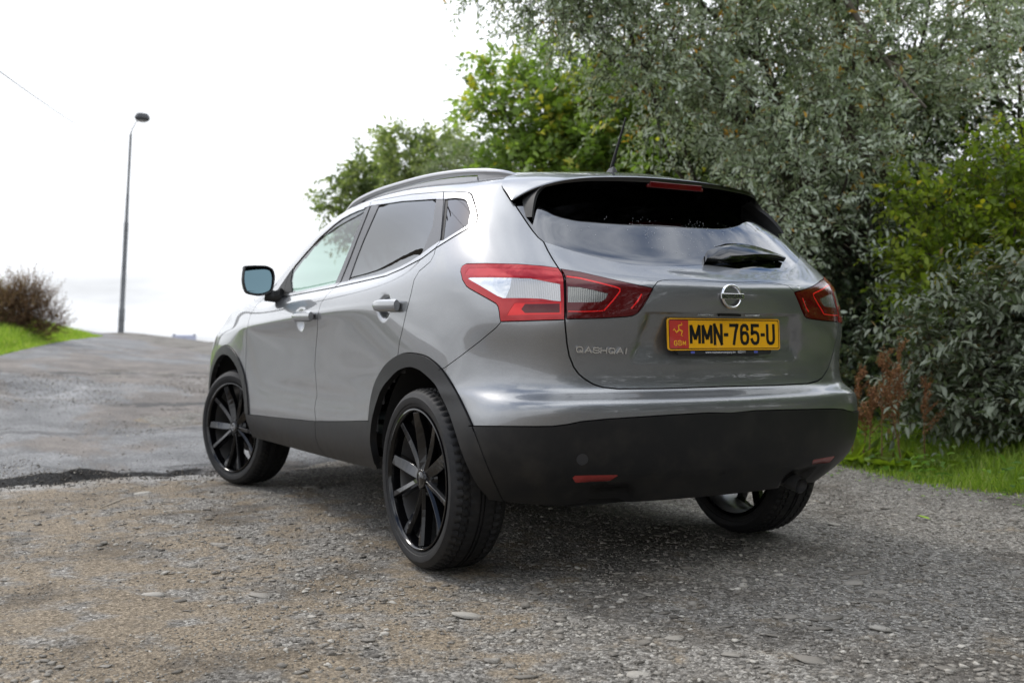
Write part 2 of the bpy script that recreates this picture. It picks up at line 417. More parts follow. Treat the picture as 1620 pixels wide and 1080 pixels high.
def scatter_mesh(name, tmpls, pos, scl, yaw, tint, mat, squash=.55, sink=.35, parent=None):
    Vs = []; Fs = []; Ts = []; b = 0
    which = RNG.integers(0, len(tmpls), len(pos))
    for k, (V, F) in enumerate(tmpls):
        m = which == k
        if not m.any(): continue
        p, s, a, t = pos[m], scl[m], yaw[m], tint[m]; n = len(p)
        st = RNG.uniform(.65, 1.25, (n, 3))*[1, .8, squash]
        W = V[None]*st[:, None]*s[:, None, None]
        c, q = np.cos(a)[:, None], np.sin(a)[:, None]
        W = np.stack([W[..., 0]*c-W[..., 1]*q, W[..., 0]*q+W[..., 1]*c, W[..., 2]], -1)
        W = W+p[:, None]; W[..., 2] += (s*squash*(1-2*sink))[:, None]*.8
        Vs.append(W.reshape(-1, 3)); Fs.append((F[None]+(np.arange(n)*len(V))[:, None, None]+b).reshape(-1, 3)); b += n*len(V)
        Ts.append(np.repeat(t, len(V)))
    V = np.concatenate(Vs); F = np.concatenate(Fs)
    o = mesh_np(name, V, F, mat, parent, smooth=False)
    a = o.data.attributes.new('tint', 'FLOAT', 'POINT'); a.data.foreach_set('value', np.concatenate(Ts).astype(np.float32))
    return o
TM_S = [stone_template(k, 7) for k in range(6)]
TM_L = [stone_template(50+k, 13) for k in range(8)]
def gravel_points(n, x0, x1, y0, y1, thr, seed, bias=True):
    x = RNG.uniform(x0, x1, n); y = RNG.uniform(y0, y1, n)
    # nearer the photographer more grains show: thin out with distance
    d = np.hypot(x+3.65, y-2.56)
    dens = np.clip((3.0/d)**1.6, 0, 1)
    stony = fbm(x*1.6, y*1.6, 4, seed, .6)+np.clip((1.6-y)*.08, -.08, .20)
    keep = (RNG.random(n) < dens*sstep(thr, thr+.22, stony)) & ((x < road_edge(y)-.05) | (y < -.2))
    keep &= wheel_pads(x, y) < .25
    return x[keep], y[keep]
def add_gravel(name, n, smin, smax, power, thr, seed, tm, squash=.6):
    x, y = gravel_points(n, -2.9, 6.0, -3.2, 3.6, thr, seed)
    s = smin+(smax-smin)*RNG.random(len(x))**power
    z = ground_z(x, y)
    o = scatter_mesh(name, tm, np.stack([x, y, z], 1), s, RNG.uniform(0, 6.28, len(x)), np.clip(RNG.normal(.68, .2, len(x)), 0, 1), M_STONE.m, squash)
    tag(o, 'fine grey and brown gravel strewn over the yard around the car', 'gravel', kind='stuff')
    return o
add_gravel('gravel', 260000, .0022, .0085, 2.4, .30, 61, TM_S)
g2 = add_gravel('pebbles', 42000, .006, .019, 2.0, .30, 62, TM_L, .36)
g2['label'] = 'scattered grey pebbles lying among the gravel in front'; g2['category'] = 'pebbles'

# crumbled asphalt along the broken edge
n = 2200; y = .4+3.8*RNG.random(n)**.7; x = road_edge(y)-.02+RNG.normal(0, .07, n)-.05*RNG.random(n); z = np.maximum(ground_z(x, y), road_z(x, y))
cr_ = scatter_mesh('asphalt_crumbs', TM_S, np.stack([x, y, z], 1), .0035+.010*RNG.random(n)**2.2, RNG.uniform(0, 6.28, n), np.clip(RNG.normal(.12, .25, n), 0, 1), M_STONE.m, .7)
tag(cr_, 'dark crumbs of asphalt along the broken road edge', 'rubble', kind='stuff')
# grit carried on to the tarmac
n = 26000; x = 3.4+9.5*RNG.random(n)**1.7; y = RNG.uniform(-1.6, 3.4, n); m = (x > road_edge(y)+.03) & (RNG.random(n) < .06+sstep(.46, .66, fbm(x*.9, y*1.3, 4, 95))); x, y = x[m], y[m]; n = len(x)
gt_ = scatter_mesh('road_grit', TM_S, np.stack([x, y, road_z(x, y)], 1), .003+.008*RNG.random(n)**2.2+.0006*(x-3), RNG.uniform(0, 6.28, n), np.clip(RNG.normal(.6, .28, n), 0, 1), M_STONE.m, .6)
tag(gt_, 'loose grit and small stones strewn over the worn tarmac', 'grit', kind='stuff')
# single stones large enough to pick out
stone_meshes = []
for k, (V, F) in enumerate(TM_L):
    st = np.array([1, .70, .22]); o = mesh_np('stone', V*st, F, M_STONE.m, None, smooth=False)
    a = o.data.attributes.new('tint', 'FLOAT', 'POINT'); a.data.foreach_set('value', np.full(len(V), (.42, .76, .60, .92, .52, .68, .84, .56)[k], np.float32))
    stone_meshes.append(o.data); bpy.data.objects.remove(o)
def stone(x, y, s, k, rot, label, group=None, sz=1.0):
    o = bpy.data.objects.new('stone', stone_meshes[k]); link(o)
    o.location = (x, y, float(ground_z(x, y))+s*.055*sz); o.rotation_euler = (random.uniform(-.12, .12), random.uniform(-.12, .12), rot); o.scale = (s, s, s*sz)
    tag(o, label, 'stone', group)
    return o
STONES_PX = []
STONES = [
 (0.089, 1.844, 0.044, 3, 'pale triangular flat stone on the brown dirt left of the rear wheel'),
 (0.868, 1.415, 0.052, 1, 'flat pinkish stone set in the gravel between the front wheel and the camera'),
 (-0.100, 1.511, 0.057, 6, 'flat pale double-lobed stone half buried in dirt left of centre'),
 (-0.681, 1.040, 0.059, 3, 'long pale sliver of stone in front of the rear wheel'),
 (-0.171, 1.780, 0.018, 0, 'small dark rounded pebble on the dirt in the left foreground'),
 (2.641, 1.407, 0.054, 3, 'white chip of stone beside the broken road edge'),
 (2.401, 0.458, 0.073, 6, 'pale flat stone in the shade between the two left wheels'),
 (-0.664, 2.102, 0.023, 6, 'pale stone low in the left foreground'),
 (-0.893, 1.851, 0.011, 0, 'small dark brown stone at the bottom edge left of centre'),
 (-1.114, -0.308, 0.047, 1, 'smooth grey stone, rightmost of the cluster behind the car'),
 (-0.991, -0.336, 0.051, 6, 'light tan stone in the middle of the stone cluster behind the car'),
 (-1.203, -0.217, 0.038, 2, 'grey stone just below the rightmost stone of the cluster behind the car'),
 (-0.872, -0.472, 0.054, 4, 'thin dark edged flat stone at the top of the stone cluster behind the car'),
 (-1.445, 0.048, 0.043, 3, 'smooth pale oblong stone in the right foreground'),
 (-1.342, 0.201, 0.037, 2, 'grey oblong stone left of the pale oblong one in the right foreground'),
 (-1.208, 0.191, 0.036, 1, 'light grey stone right of the car shadow in the foreground'),
 (-1.282, 0.091, 0.038, 2, 'rough grey stone above the grey oblong one in the right foreground'),
 (-1.427, 0.602, 0.042, 6, 'broad tan flat stone low in the right foreground'),
 (-1.186, 0.434, 0.028, 2, 'tan flat stone left of the broad tan one'),
 (-1.333, 0.354, 0.030, 7, 'grey stone beside the light grey one in the foreground'),
 (-1.574, 0.459, 0.045, 5, 'long grey slab of stone at the bottom right of centre'),
 (-1.440, 0.931, 0.039, 3, 'pale oblong stone at the bottom edge of the picture'),
 (-1.214, 0.629, 0.040, 6, 'flat pale stone half buried in the lower middle foreground'),
 (-1.655, 0.339, 0.019, 3, 'small cream stone low in the right foreground'),
 (-1.836, 0.130, 0.027, 1, 'pinkish stone near the bottom right corner'),
 (-0.654, -0.110, 0.027, 6, 'cream pebble on the edge of the car shadow'),
 (-0.113, -1.168, 0.040, 3, 'tan broken stone near the right rear wheel'),
 (-0.233, -0.521, 0.022, 6, 'pale pebble lying in the car shadow'),
 (-1.317, 1.198, 0.028, 2, 'buff rounded stone at the bottom edge in the middle'),
 (-1.178, 0.847, 0.014, 0, 'dark upright chip of stone in the lower middle'),
 (-1.490, -0.059, 0.039, 4, 'flat grey stone right of the pale oblong one'),
 (-1.806, 0.203, 0.032, 2, 'grey angular stone at the bottom right'),
]
for k, (x, y, s, q, l) in enumerate(STONES): o = stone(x, y, s*1.2, q, 1.05+random.uniform(-.3, .3), l, sz=.55); o.scale = (s*1.35, s*random.uniform(.9, 1.25), s*.6)
# and the rest of the stones that lie about, nothing to tell one from the next
cnt = 0
for _ in range(9000):
    if cnt >= 255: break
    x = random.uniform(-2.6, 2.0); y = random.uniform(-2.4, 2.6)
    d = math.hypot(x+3.65, y-2.56); a = math.degrees(math.atan2(y-2.56, x+3.65))
    if d < 2.6 or d > 6.5 or a < -57 or a > -3: continue
    pr = (3/d)**1.5*(.25+.75*float(sstep(1.3, -.2, y)))*float(sstep(.35, .6, fbm(x*1.3, y*1.3, 3, 62)))
    if random.random() > pr: continue
    if float(wheel_pads(x, y)) > .2 or (-.4 < x < 3.2 and abs(y) < .85) or x > 3: continue
    if any(math.hypot(x-u[0], y-u[1]) < .05 for u in STONES): continue
    stone(x, y, random.choice((.012, .015, .018, .023, .030)), random.randrange(8), random.uniform(0, 6.28),
          'small loose stone on the gravel of the yard', 'loose stones on the gravel', sz=random.uniform(.7, 1.4)); cnt += 1
# dry stick
st = MB(); st.tube([(2.03, 1.72, .016), (2.10, 1.66, .022), (2.21, 1.60, .020), (2.30, 1.545, .018)], [.004, .005, .0045, .003], 6)
stick = st.build('stick', Mt('dry pale wood', (.36, .31, .24), rough=.8).m, None); tag(stick, 'short dry pale stick lying on the dirt near the road edge', 'stick')
# lime green fallen leaf
lf = MB(); lf.add([(0, 0, 0), (.03, .018, .008), (.07, .012, .012), (.085, 0, .005), (.07, -.014, .010), (.03, -.02, .006)], [(0, 1, 2, 3), (0, 3, 4, 5)])
fl_ = lf.build('fallen_leaf', Mt('lime leaf', (.22, .34, .03), rough=.6).m, None); tag(fl_, 'bright lime green fallen leaf on the gravel right of the car', 'leaf')
fl_.location = (-.20, -1.72, float(ground_z(-.20, -1.72))+.006)

# ================================================================ vegetation
def leaf_mat(name, stops, back=None, trans=.35, rough=.5, spec=.35, gloss_noise=True):
    m = Mt(name, rough=rough, spec=spec)
    t = m.attr('tint')
    c = m.ramp(t, stops)
    if back is not None:
        g = m.n.new('ShaderNodeNewGeometry'); c = m.mix(g.outputs['Backfacing'], c, back)
    m.col(c)
    tr = m.n.new('ShaderNodeBsdfTranslucent'); mx = m.n.new('ShaderNodeMixShader'); mx.inputs[0].default_value = trans
    hs = m.n.new('ShaderNodeMix'); hs.data_type = 'RGBA'; hs.blend_type = 'MULTIPLY'; hs.inputs[0].default_value = 1; m.l.new(c, hs.inputs[6]); hs.inputs[7].default_value = (1.7, 1.9, .8, 1)
    m.l.new(hs.outputs[2], tr.inputs['Color'])
    m.l.new(m.p.outputs[0], mx.inputs[1]); m.l.new(tr.outputs[0], mx.inputs[2]); m.l.new(mx.outputs[0], m.out.inputs['Surface'])
    return m.m

LEAF4 = (np.array([(0, 0, 0), (.45, .5, .10), (1, 0, -.12), (.45, -.5, .10)]), np.array([(0, 1, 2), (0, 2, 3)]))          # kite folded on its midrib
LEAF6 = (np.array([(0, 0, 0), (.28, .42, .07), (.62, .40, .05), (1, 0, -.14), (.62, -.40, .05), (.28, -.42, .07), (.45, 0, -.02)]),
         np.array([(0, 1, 6), (1, 2, 6), (2, 3, 6), (3, 4, 6), (4, 5, 6), (5, 0, 6)]))
_a = np.linspace(0, 2*np.pi, 11)[:-1]
LOBED = (np.concatenate([[(.5, 0, .0)], np.stack([.5+.52*np.cos(_a)*np.where(np.arange(10) % 2, .55, 1), .52*np.sin(_a)*np.where(np.arange(10) % 2, .55, 1), -.08*np.abs(np.sin(_a))-.05*(np.arange(10) % 2 == 0)], 1)]),
         np.array([(0, 1+i, 1+(i+1) % 10) for i in range(10)]))

def rand_unit(n):
    v = RNG.normal(size=(n, 3)); return v/np.linalg.norm(v, axis=1, keepdims=True)

def place_leaves(P, D, size, asp, tmpl, droop=.0, roll=.8, upbias=.7):
    """P positions, D pointing directions; returns V, F"""
    n = len(P); V, F = tmpl
    D = D+np.array([0, 0, -droop]); D /= np.linalg.norm(D, axis=1, keepdims=True)+1e-9
    upv = np.array([0, 0, 1.])*upbias+rand_unit(n)*roll
    S = np.cross(upv, D); S /= np.linalg.norm(S, axis=1, keepdims=True)+1e-9
    N = np.cross(D, S)
    L = np.asarray(size)[:, None, None]; a = np.broadcast_to(asp, (n,))[:, None, None]
    W = P[:, None]+V[None, :, 0:1]*L*D[:, None]+V[None, :, 1:2]*L*a*S[:, None]+V[None, :, 2:3]*L*N[:, None]
    return W.reshape(-1, 3), (F[None]+(np.arange(n)*len(V))[:, None, None]).reshape(-1, F.shape[1])

def blob_points(blobs, n, shell=.55, squash=1.0):
    """points in the outer part of a set of lumps, each lump broken up by noise"""
    r = np.array([b[3] for b in blobs]); w = r**2.3; k = RNG.choice(len(blobs), n, p=w/w.sum())
    B = np.array([b[:3] for b in blobs])[k]; d = rand_unit(n); d[:, 2] = d[:, 2]*.9+.08
    rr = r[k]*(shell+(1-shell)*RNG.random(n)**.6)*(.72+.56*RNG.random(n)**1.5)
    P = B+d*rr[:, None]
    return P, d, k

def twigs(blobs, n, length, nleaf, lsize, asp, tmpl, droop=.15, spread=.9, shell=.5, opposite=False, clump=0.0, gap=.45, gapscale=1.6, seed=1, jitter=.25, upbias=.7, roll=.8):
    P, d, k = blob_points(blobs, n, shell)
    g = fbm(P[:, 0]*gapscale+P[:, 2]*.6, P[:, 1]*gapscale+P[:, 2]*gapscale, 3, seed)
    m = g > gap*RNG.uniform(.75, 1.1, n); P, d = P[m], d[m]; n = len(P); g = g[m]
    T = d*.8+rand_unit(n)*.75+[0, 0, .25]; T /= np.linalg.norm(T, axis=1, keepdims=True)
    L = length*RNG.uniform(.5, 1.25, n)
    s = np.linspace(.12, 1, nleaf)
    # twig curve droops with its own weight
    C_ = P[:, None]+T[:, None]*(L[:, None]*s)[..., None]; C_[..., 2] -= (L[:, None]*droop*1.2*s**2)
    dirs = np.tile(T[:, None], (1, nleaf, 1)); dirs[..., 2] -= droop*2*s
    side = np.cross(T, rand_unit(n)); side /= np.linalg.norm(side, axis=1, keepdims=True)+1e-9
    sg = np.where(np.arange(nleaf) % 2, 1, -1)[None, :, None]
    D = dirs*.75+side[:, None]*sg*spread+RNG.normal(size=(n, nleaf, 3))*jitter
    D = D.reshape(-1, 3); D /= np.linalg.norm(D, axis=1, keepdims=True)
    Q = C_.reshape(-1, 3); nn = len(Q)
    sz = lsize*RNG.uniform(.6, 1.2, nn)
    V, F = place_leaves(Q, D, sz, asp*RNG.uniform(.8, 1.15, nn), tmpl, droop*.6, roll, upbias)
    tw = RNG.normal(.0, .18, n); tint = np.clip(.5+np.repeat(tw, nleaf)+RNG.normal(0, .13, nn)+np.repeat((g-.5)*1.0, nleaf), 0, 1)
    odd = RNG.random(nn) < .006; tint[odd] = 1.0
    # thin twig stems as three sided slivers
    E0, E1 = P, C_[:, -1]; mid = C_[:, nleaf//2]
    o = np.cross(T, [0, 0, 1.]); o /= np.linalg.norm(o, axis=1, keepdims=True)+1e-9; wv = .0035
    SV = np.stack([E0+o*wv, E0-o*wv, E0+[0, 0, wv*1.6], mid+o*wv*.7, mid-o*wv*.7, mid+[0, 0, wv], E1], 1).reshape(-1, 3)
    SF = np.array([(0, 1, 4), (0, 4, 3), (1, 2, 5), (1, 5, 4), (2, 0, 3), (2, 3, 5), (3, 4, 6), (4, 5, 6), (5, 3, 6)])
    SF = (SF[None]+(np.arange(n)*7)[:, None, None]).reshape(-1, 3)
    return V, F, np.repeat(tint, len(tmpl[0])), SV, SF, P

def foliage(name, parent, mat, V, F, tint):
    o = mesh_np(name, V, F, mat, parent, smooth=False)
    a = o.data.attributes.new('tint', 'FLOAT', 'POINT'); a.data.foreach_set('value', tint.astype(np.float32)); o['kind'] = 'stuff'; return o

M_BARK = Mt('grey brown bark', rough=.9, spec=.2)
M_BARK.col(M_BARK.ramp(M_BARK.noise(6, 6, .7, src=M_BARK.mapping((1, 1, .25))), [(.3, (.035, .027, .02)), (.6, (.10, .085, .068)), (.8, (.16, .145, .12))]))
M_BARK.bump(M_BARK.noise(14, 5, .7, src=M_BARK.mapping((1, 1, .3))), .8, .02)
M_TWIG = Mt('thin brown twig', (.07, .052, .036), rough=.85).m

def limb(mb, p, q, r0, r1, n=9, wob=.06, sides=8):
    p = np.array(p, float); q = np.array(q, float); t = np.linspace(0, 1, n)[:, None]
    w = np.cumsum(RNG.normal(0, wob*np.linalg.norm(q-p)/n, (n, 3)), axis=0)*np.sin(np.pi*t)
    mb.tube(p+(q-p)*t+w, np.linspace(r0, r1, n), sides); return mb

def tree(name, label, cat, base, blobs, mats, n, length, nleaf, lsize, asp, tmpl, trunk_r=.12, group=None, limbs=9, leanto=None, extra=None, **kw):
    root = empty(name, (0, 0, 0)); tag(root, label, cat, group)
    V, F, t, SV, SF, P = twigs(blobs, n, length, nleaf, lsize, asp, tmpl, **kw)
    foliage('foliage', root, mats, V, F, t)
    o = mesh_np('twigs', SV, SF, M_TWIG, root, smooth=False); o['kind'] = 'stuff'
    b = np.array(base, float); b[2] = float(top_z(b[0], b[1]))-.15
    B = np.array([x[:3] for x in blobs]); R = np.array([x[3] for x in blobs])
    ctr = (B*R[:, None]).sum(0)/R.sum() if leanto is None else np.array(leanto)
    fork = b*.45+ctr*.55; mb = MB(); limb(mb, b, fork, trunk_r, trunk_r*.62, 10, .08); mb.build('trunk', M_BARK.m, root, smooth=True)
    for i in np.argsort(-R)[:limbs]:
        m2 = MB(); limb(m2, fork+(b-fork)*RNG.uniform(0, .25), B[i], trunk_r*.5, .012, 9, .14, 6)
        for _ in range(3):
            e = B[i]+rand_unit(1)[0]*R[i]*.8; limb(m2, B[i]*.6+fork*.4, e, .02, .005, 6, .2, 4)
        m2.build('limb', M_BARK.m, root, smooth=True)
    return root

M_SILVER = leaf_mat('silver green leaf', [(0, (0.050, 0.071, 0.045)), (.4, (0.225, 0.281, 0.190)), (.7, (0.393, 0.450, 0.359)), (.93, (0.588, 0.632, 0.535)), (1, (0.506, 0.281, 0.043))], back=(0.450, 0.491, 0.408), trans=.24, rough=.5, spec=.4)
M_SYC = leaf_mat('mid green broad leaf', [(0, (0.061, 0.099, 0.024)), (.5, (0.144, 0.212, 0.050)), (.9, (0.272, 0.358, 0.095)), (1, (0.477, 0.424, 0.068))], trans=.40, rough=.45)
M_FAR = leaf_mat('dull green leaf', [(0, (0.069, 0.098, 0.040)), (.5, (0.144, 0.178, 0.086)), (1, (0.253, 0.276, 0.138))], trans=.55)
M_PALE = leaf_mat('pale willow leaf', [(0, (.09, .12, .07)), (.5, (.16, .20, .12)), (1, (.27, .30, .20))], back=(.26, .28, .22), trans=.35)
M_LIME = leaf_mat('yellow green leaf', [(0, (0.064, 0.101, 0.013)), (.5, (0.164, 0.223, 0.025)), (.9, (0.292, 0.337, 0.046)), (1, (0.455, 0.365, 0.028))], trans=.45)
M_BROAD = leaf_mat('dull dark green broad leaf', [(0, (0.047, 0.066, 0.034)), (.5, (0.094, 0.124, 0.070)), (.9, (0.175, 0.210, 0.135)), (1, (0.304, 0.210, 0.117))], back=(0.210, 0.234, 0.169), trans=.2, rough=.42, spec=.5)
M_IVY = leaf_mat('dark glossy leaf', [(0, (0.018, 0.031, 0.014)), (.5, (0.044, 0.066, 0.031)), (.9, (0.099, 0.125, 0.068)), (1, (0.156, 0.156, 0.062))], trans=.15, rough=.32, spec=.5)
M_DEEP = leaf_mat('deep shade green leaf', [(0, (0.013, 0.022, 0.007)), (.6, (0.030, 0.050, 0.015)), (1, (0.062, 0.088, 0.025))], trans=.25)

SILVER = [(3.16,-4.69,3.56,1.25), (3.14,-3.75,2.90,.75), (2.56,-4.73,2.66,0.85), (2.61,-3.93,2.07,0.72), (3.19,-3.75,1.97,0.62), (3.16,-5.69,3.70,1.10), (3.46,-3.25,3.41,0.70), (3.41,-3.24,4.38,1.10), (3.25,-4.55,4.74,1.40), (2.60,-4.25,1.42,0.50), (2.48,-5.27,2.16,0.50)]
tree('silver_leaved_tree', 'large silvery grey leaved tree towering over the car roof on the right', 'tree', (3.3, -5.0, 0), SILVER, M_SILVER,
     7600, .36, 14, .066, .38, LEAF4, trunk_r=.16, droop=.10, gap=.505, gapscale=1.9, seed=3, leanto=(3.1, -4.8, 3.0))
tree('silver_leaved_tree', 'thin overhanging silvery tree with sky showing through at the top centre', 'tree', (4.4, -5.6, 0),
     [(3.50,-2.60,3.45,.55), (3.64,-2.10,3.62,.45), (3.75,-1.80,3.86,.45), (3.8,-2.6,4.1,.7), (3.9, -1.45, 3.93, .34), (3.5, -3.0, 3.0, .55), (3.5, -2.9, 2.7, .35)], M_SILVER, 1900, .38, 12, .060, .36, LEAF4, trunk_r=.045, droop=.22, gap=.36, seed=9, limbs=2)
tree('silver_leaved_tree', 'sparse silvery crown against the sky in the top right corner', 'tree', (3.4, -7.6, 0),
     [(2.84,-6.40,4.05,0.70), (2.91,-6.84,3.45,0.60), (2.5,-7.0,3.9,.6), (2.6,-6.6,4.6,.9), (3.1, -7.2, 2.9, .5)], M_SILVER, 950, .42, 12, .060, .36, LEAF4, trunk_r=.10, gap=.46, seed=5, limbs=5)
tree('sycamore_tree', 'mid green broad leaved tree rising behind the car roof and aerial', 'tree', (7.6, -5.6, 0),
     [(7.39,-4.34,3.54,0.80), (7.08,-4.88,3.23,0.95), (8.13,-4.04,3.22,0.52), (6.37,-5.11,3.29,0.90), (7.42,-4.27,2.84,0.80), (6.11,-4.55,2.41,0.90), (7.77,-3.75,3.80,0.36), (6.2, -5.8, 2.6, .9)],
     M_SYC, 3000, .46, 9, .105, .95, LOBED, trunk_r=.14, droop=.15, gap=.42, seed=12, roll=.55, upbias=.9)
tree('willow_bush', 'pale grey green willow just above the roof rail', 'bush', (9.8, -5.4, 0),
     [(9.52,-4.72,3.15,0.52), (9.22,-5.17,3.10,0.60), (10.24,-4.48,3.12,0.48), (9.4, -5.0, 2.3, .7), (9.9, -4.7, 2.4, .6)], M_PALE, 1500, .42, 12, .075, .30, LEAF4, trunk_r=.06, droop=.1, gap=.38, seed=14)
tree('hawthorn_tree', 'distant dull green tree with a ragged low crown, farthest left of the tree line', 'tree', (14.2, -5.8, 0),
     [(15.03,-5.05,3.88,0.48), (15.25,-4.67,3.62,0.36), (15.46,-4.31,3.40,0.22), (15.40,-4.15,3.12,0.12), (14.9, -5.2, 3.2, .5), (15.1,-4.8,2.9,.4)], M_FAR, 620, .40, 9, .115, .55, LEAF6, trunk_r=.10, gap=.42, seed=16, limbs=5)
tree('hawthorn_tree', 'distant dull green tree with a twin topped crown above the front of the roof rail', 'tree', (13.6, -6.3, 0),
     [(13.54,-5.66,4.02,0.52), (13.82,-5.16,4.02,0.46), (12.9,-5.69,3.85,0.50), (13.93,-4.97,4.35,0.22), (13.5, -5.6, 3.2, .7), (13.9, -5.2, 3.1, .5), (13.0, -5.8, 3.0, .7)], M_FAR, 1150, .40, 9, .115, .55, LEAF6, trunk_r=.10, gap=.40, seed=18, limbs=6)
tree('lime_green_bush', 'bright yellow green bush between the silver tree and the broad leaved bush', 'bush', (1.75, -5.1, 0),
     [(1.67,-4.62,1.80,0.42), (1.81,-4.37,1.48,0.38), (1.51,-4.70,1.38,0.40), (1.95,-4.35,1.85,0.26), (1.50,-4.95,2.05,0.45), (1.30, -4.8, 1.7, .45), (1.75,-4.3,1.2,.3)], M_LIME, 1000, .30, 10, .064, .62, LEAF6, trunk_r=.03, droop=.12, gap=.38, seed=21, limbs=5)
tree('ivy_bush', 'dark glossy leaved evergreen bush right behind the tail of the car', 'bush', (3.2, -5.1, 0),
     [(2.97,-4.81,0.95,0.62), (3.60,-4.51,1.19,0.80), (2.36,-4.37,0.38,0.42), (3.23,-4.77,1.70,0.60), (4.04,-4.34,1.60,0.80), (2.50,-4.82,1.10,0.45), (3.0, -4.6, .4, .5), (1.9, -4.8, .9, .5), (1.6, -5.0, .5, .5), (2.2,-5.1,1.5,.5)], M_IVY,
     6200, .30, 11, .050, .70, LEAF6, trunk_r=.05, droop=.1, gap=.34, seed=23, limbs=6)
bb = [(1.19,-3.99,0.72,0.56), (0.90,-4.33,0.90,0.60), (1.33,-3.66,0.42,0.32), (0.83,-4.02,0.36,0.46), (1.45,-4.01,0.98,0.30), (.45,-4.3,.6,.6), (.2, -4.5, 1.0, .7), (1.2, -4.2, .3, .45)]
broad = tree('broad_leaved_bush', 'dense bush of large dull green pointed leaves at the right edge above the grass verge', 'bush', (1.0, -4.3, 0), bb, M_BROAD,
     2300, .28, 9, .078, .42, LEAF6, trunk_r=.03, droop=.20, gap=.30, seed=25, limbs=5, upbias=1.0, roll=.5)
# the outermost leaves of that bush, one by one
V6, F6 = LEAF6
lm = []
for k in range(4):
    V = V6*[.085, .085*.42*(1+.1*k), .085]*(.8+.12*k); o = mesh_np('leaf', V, F6, M_BROAD, None, smooth=False)
    a = o.data.attributes.new('tint', 'FLOAT', 'POINT'); a.data.foreach_set('value', np.full(len(V), (.25, .45, .65, .85)[k], np.float32)); lm.append(o.data); bpy.data.objects.remove(o)
P, d, _ = blob_points(bb[:6], 1500, .95)
view = np.array([-3.652, 2.563, .869])-P; view /= np.linalg.norm(view, axis=1, keepdims=True)
sel = np.where(((d*view).sum(1) > .45) & (P[:, 2] > .12))[0][:280]
for i in sel:
    o = bpy.data.objects.new('leaf', lm[RNG.integers(4)]); link(o, broad); o.location = P[i]
    v = d[i]*.8+rand_unit(1)[0]*.7+[0, 0, -.25]; o.rotation_euler = Vector(v).to_track_quat('X', 'Z').to_euler(); s = RNG.uniform(.8, 1.15); o.scale = (s, s, s)

# background growth that closes the view under and behind the named trees
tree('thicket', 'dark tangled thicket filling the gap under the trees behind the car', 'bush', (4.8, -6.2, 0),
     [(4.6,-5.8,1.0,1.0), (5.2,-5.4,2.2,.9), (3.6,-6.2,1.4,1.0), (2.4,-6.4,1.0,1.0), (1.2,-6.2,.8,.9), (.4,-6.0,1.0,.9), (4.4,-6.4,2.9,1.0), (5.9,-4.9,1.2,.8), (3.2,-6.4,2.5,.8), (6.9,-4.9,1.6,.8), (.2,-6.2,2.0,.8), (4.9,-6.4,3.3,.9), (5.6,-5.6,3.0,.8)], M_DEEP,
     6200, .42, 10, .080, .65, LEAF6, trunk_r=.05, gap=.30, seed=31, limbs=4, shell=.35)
# hedge line carrying on behind the photographer, seen only in the paint and glass
for k, (lab, bl) in enumerate([
    ('overgrown hedge along the yard, past the right edge of the picture', [(-2.2,-5.2,1.4,1.2), (-3.8,-5.6,1.6,1.3), (-3.0,-5.6,3.2,1.2), (-1.2,-5.6,2.6,1.1), (-4.8,-5.8,3.2,1.3)]),
    ('tall trees behind the photographer on the hedge side', [(-8.5,-5.8,1.8,1.7), (-9.0,-6.0,4.4,1.9), (-11.5,-5.0,2.0,1.8), (-11.2,-4.5,4.6,2.0), (-6.8,-6.0,2.2,1.5), (-6.6,-6.4,4.6,1.6), (-9.5,-5.5,7.2,2.0), (-7.2,-6.3,7.2,1.6)]),
    ('row of trees closing the far end of the yard behind the photographer', [(-12.5,-1.5,1.8,1.7), (-12.6,-2.3,4.4,1.9), (-13,1.0,1.8,1.6), (-13,.6,4.2,1.8), (-13.5,3.6,1.6,1.5), (-12.6,-1.2,7.2,1.9)])]):
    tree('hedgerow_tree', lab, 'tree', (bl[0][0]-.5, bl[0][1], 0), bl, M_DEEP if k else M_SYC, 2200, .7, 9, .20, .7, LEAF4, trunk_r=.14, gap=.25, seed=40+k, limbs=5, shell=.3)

# dead branches
db_ = MB(); limb(db_, (2.74, -4.16, 3.85), (2.13, -4.55, 2.72), .030, .012, 10, .03)
limb(db_, (2.50, -4.28, 3.35), (2.60, -4.35, 2.9), .010, .004, 6, .1, 5); limb(db_, (2.40, -4.36, 3.15), (2.02, -4.30, 2.95), .010, .004, 6, .1, 5)
o = db_.build('dead_branch', Mt('bleached dead wood', (.17, .145, .12), rough=.85).m, None, smooth=True); tag(o, 'bleached dead branch slanting down through the silver tree near the top right', 'branch')
db_ = MB(); limb(db_, (3.45, -5.35, 3.50), (2.75, -6.45, 3.62), .035, .022, 8, .03); limb(db_, (3.0, -6.0, 3.55), (2.8, -6.2, 3.9), .012, .005, 6, .1, 5)
o = db_.build('bare_branch', M_BARK.m, None, smooth=True); tag(o, 'dark bare branch running level against the sky at the top right', 'branch')

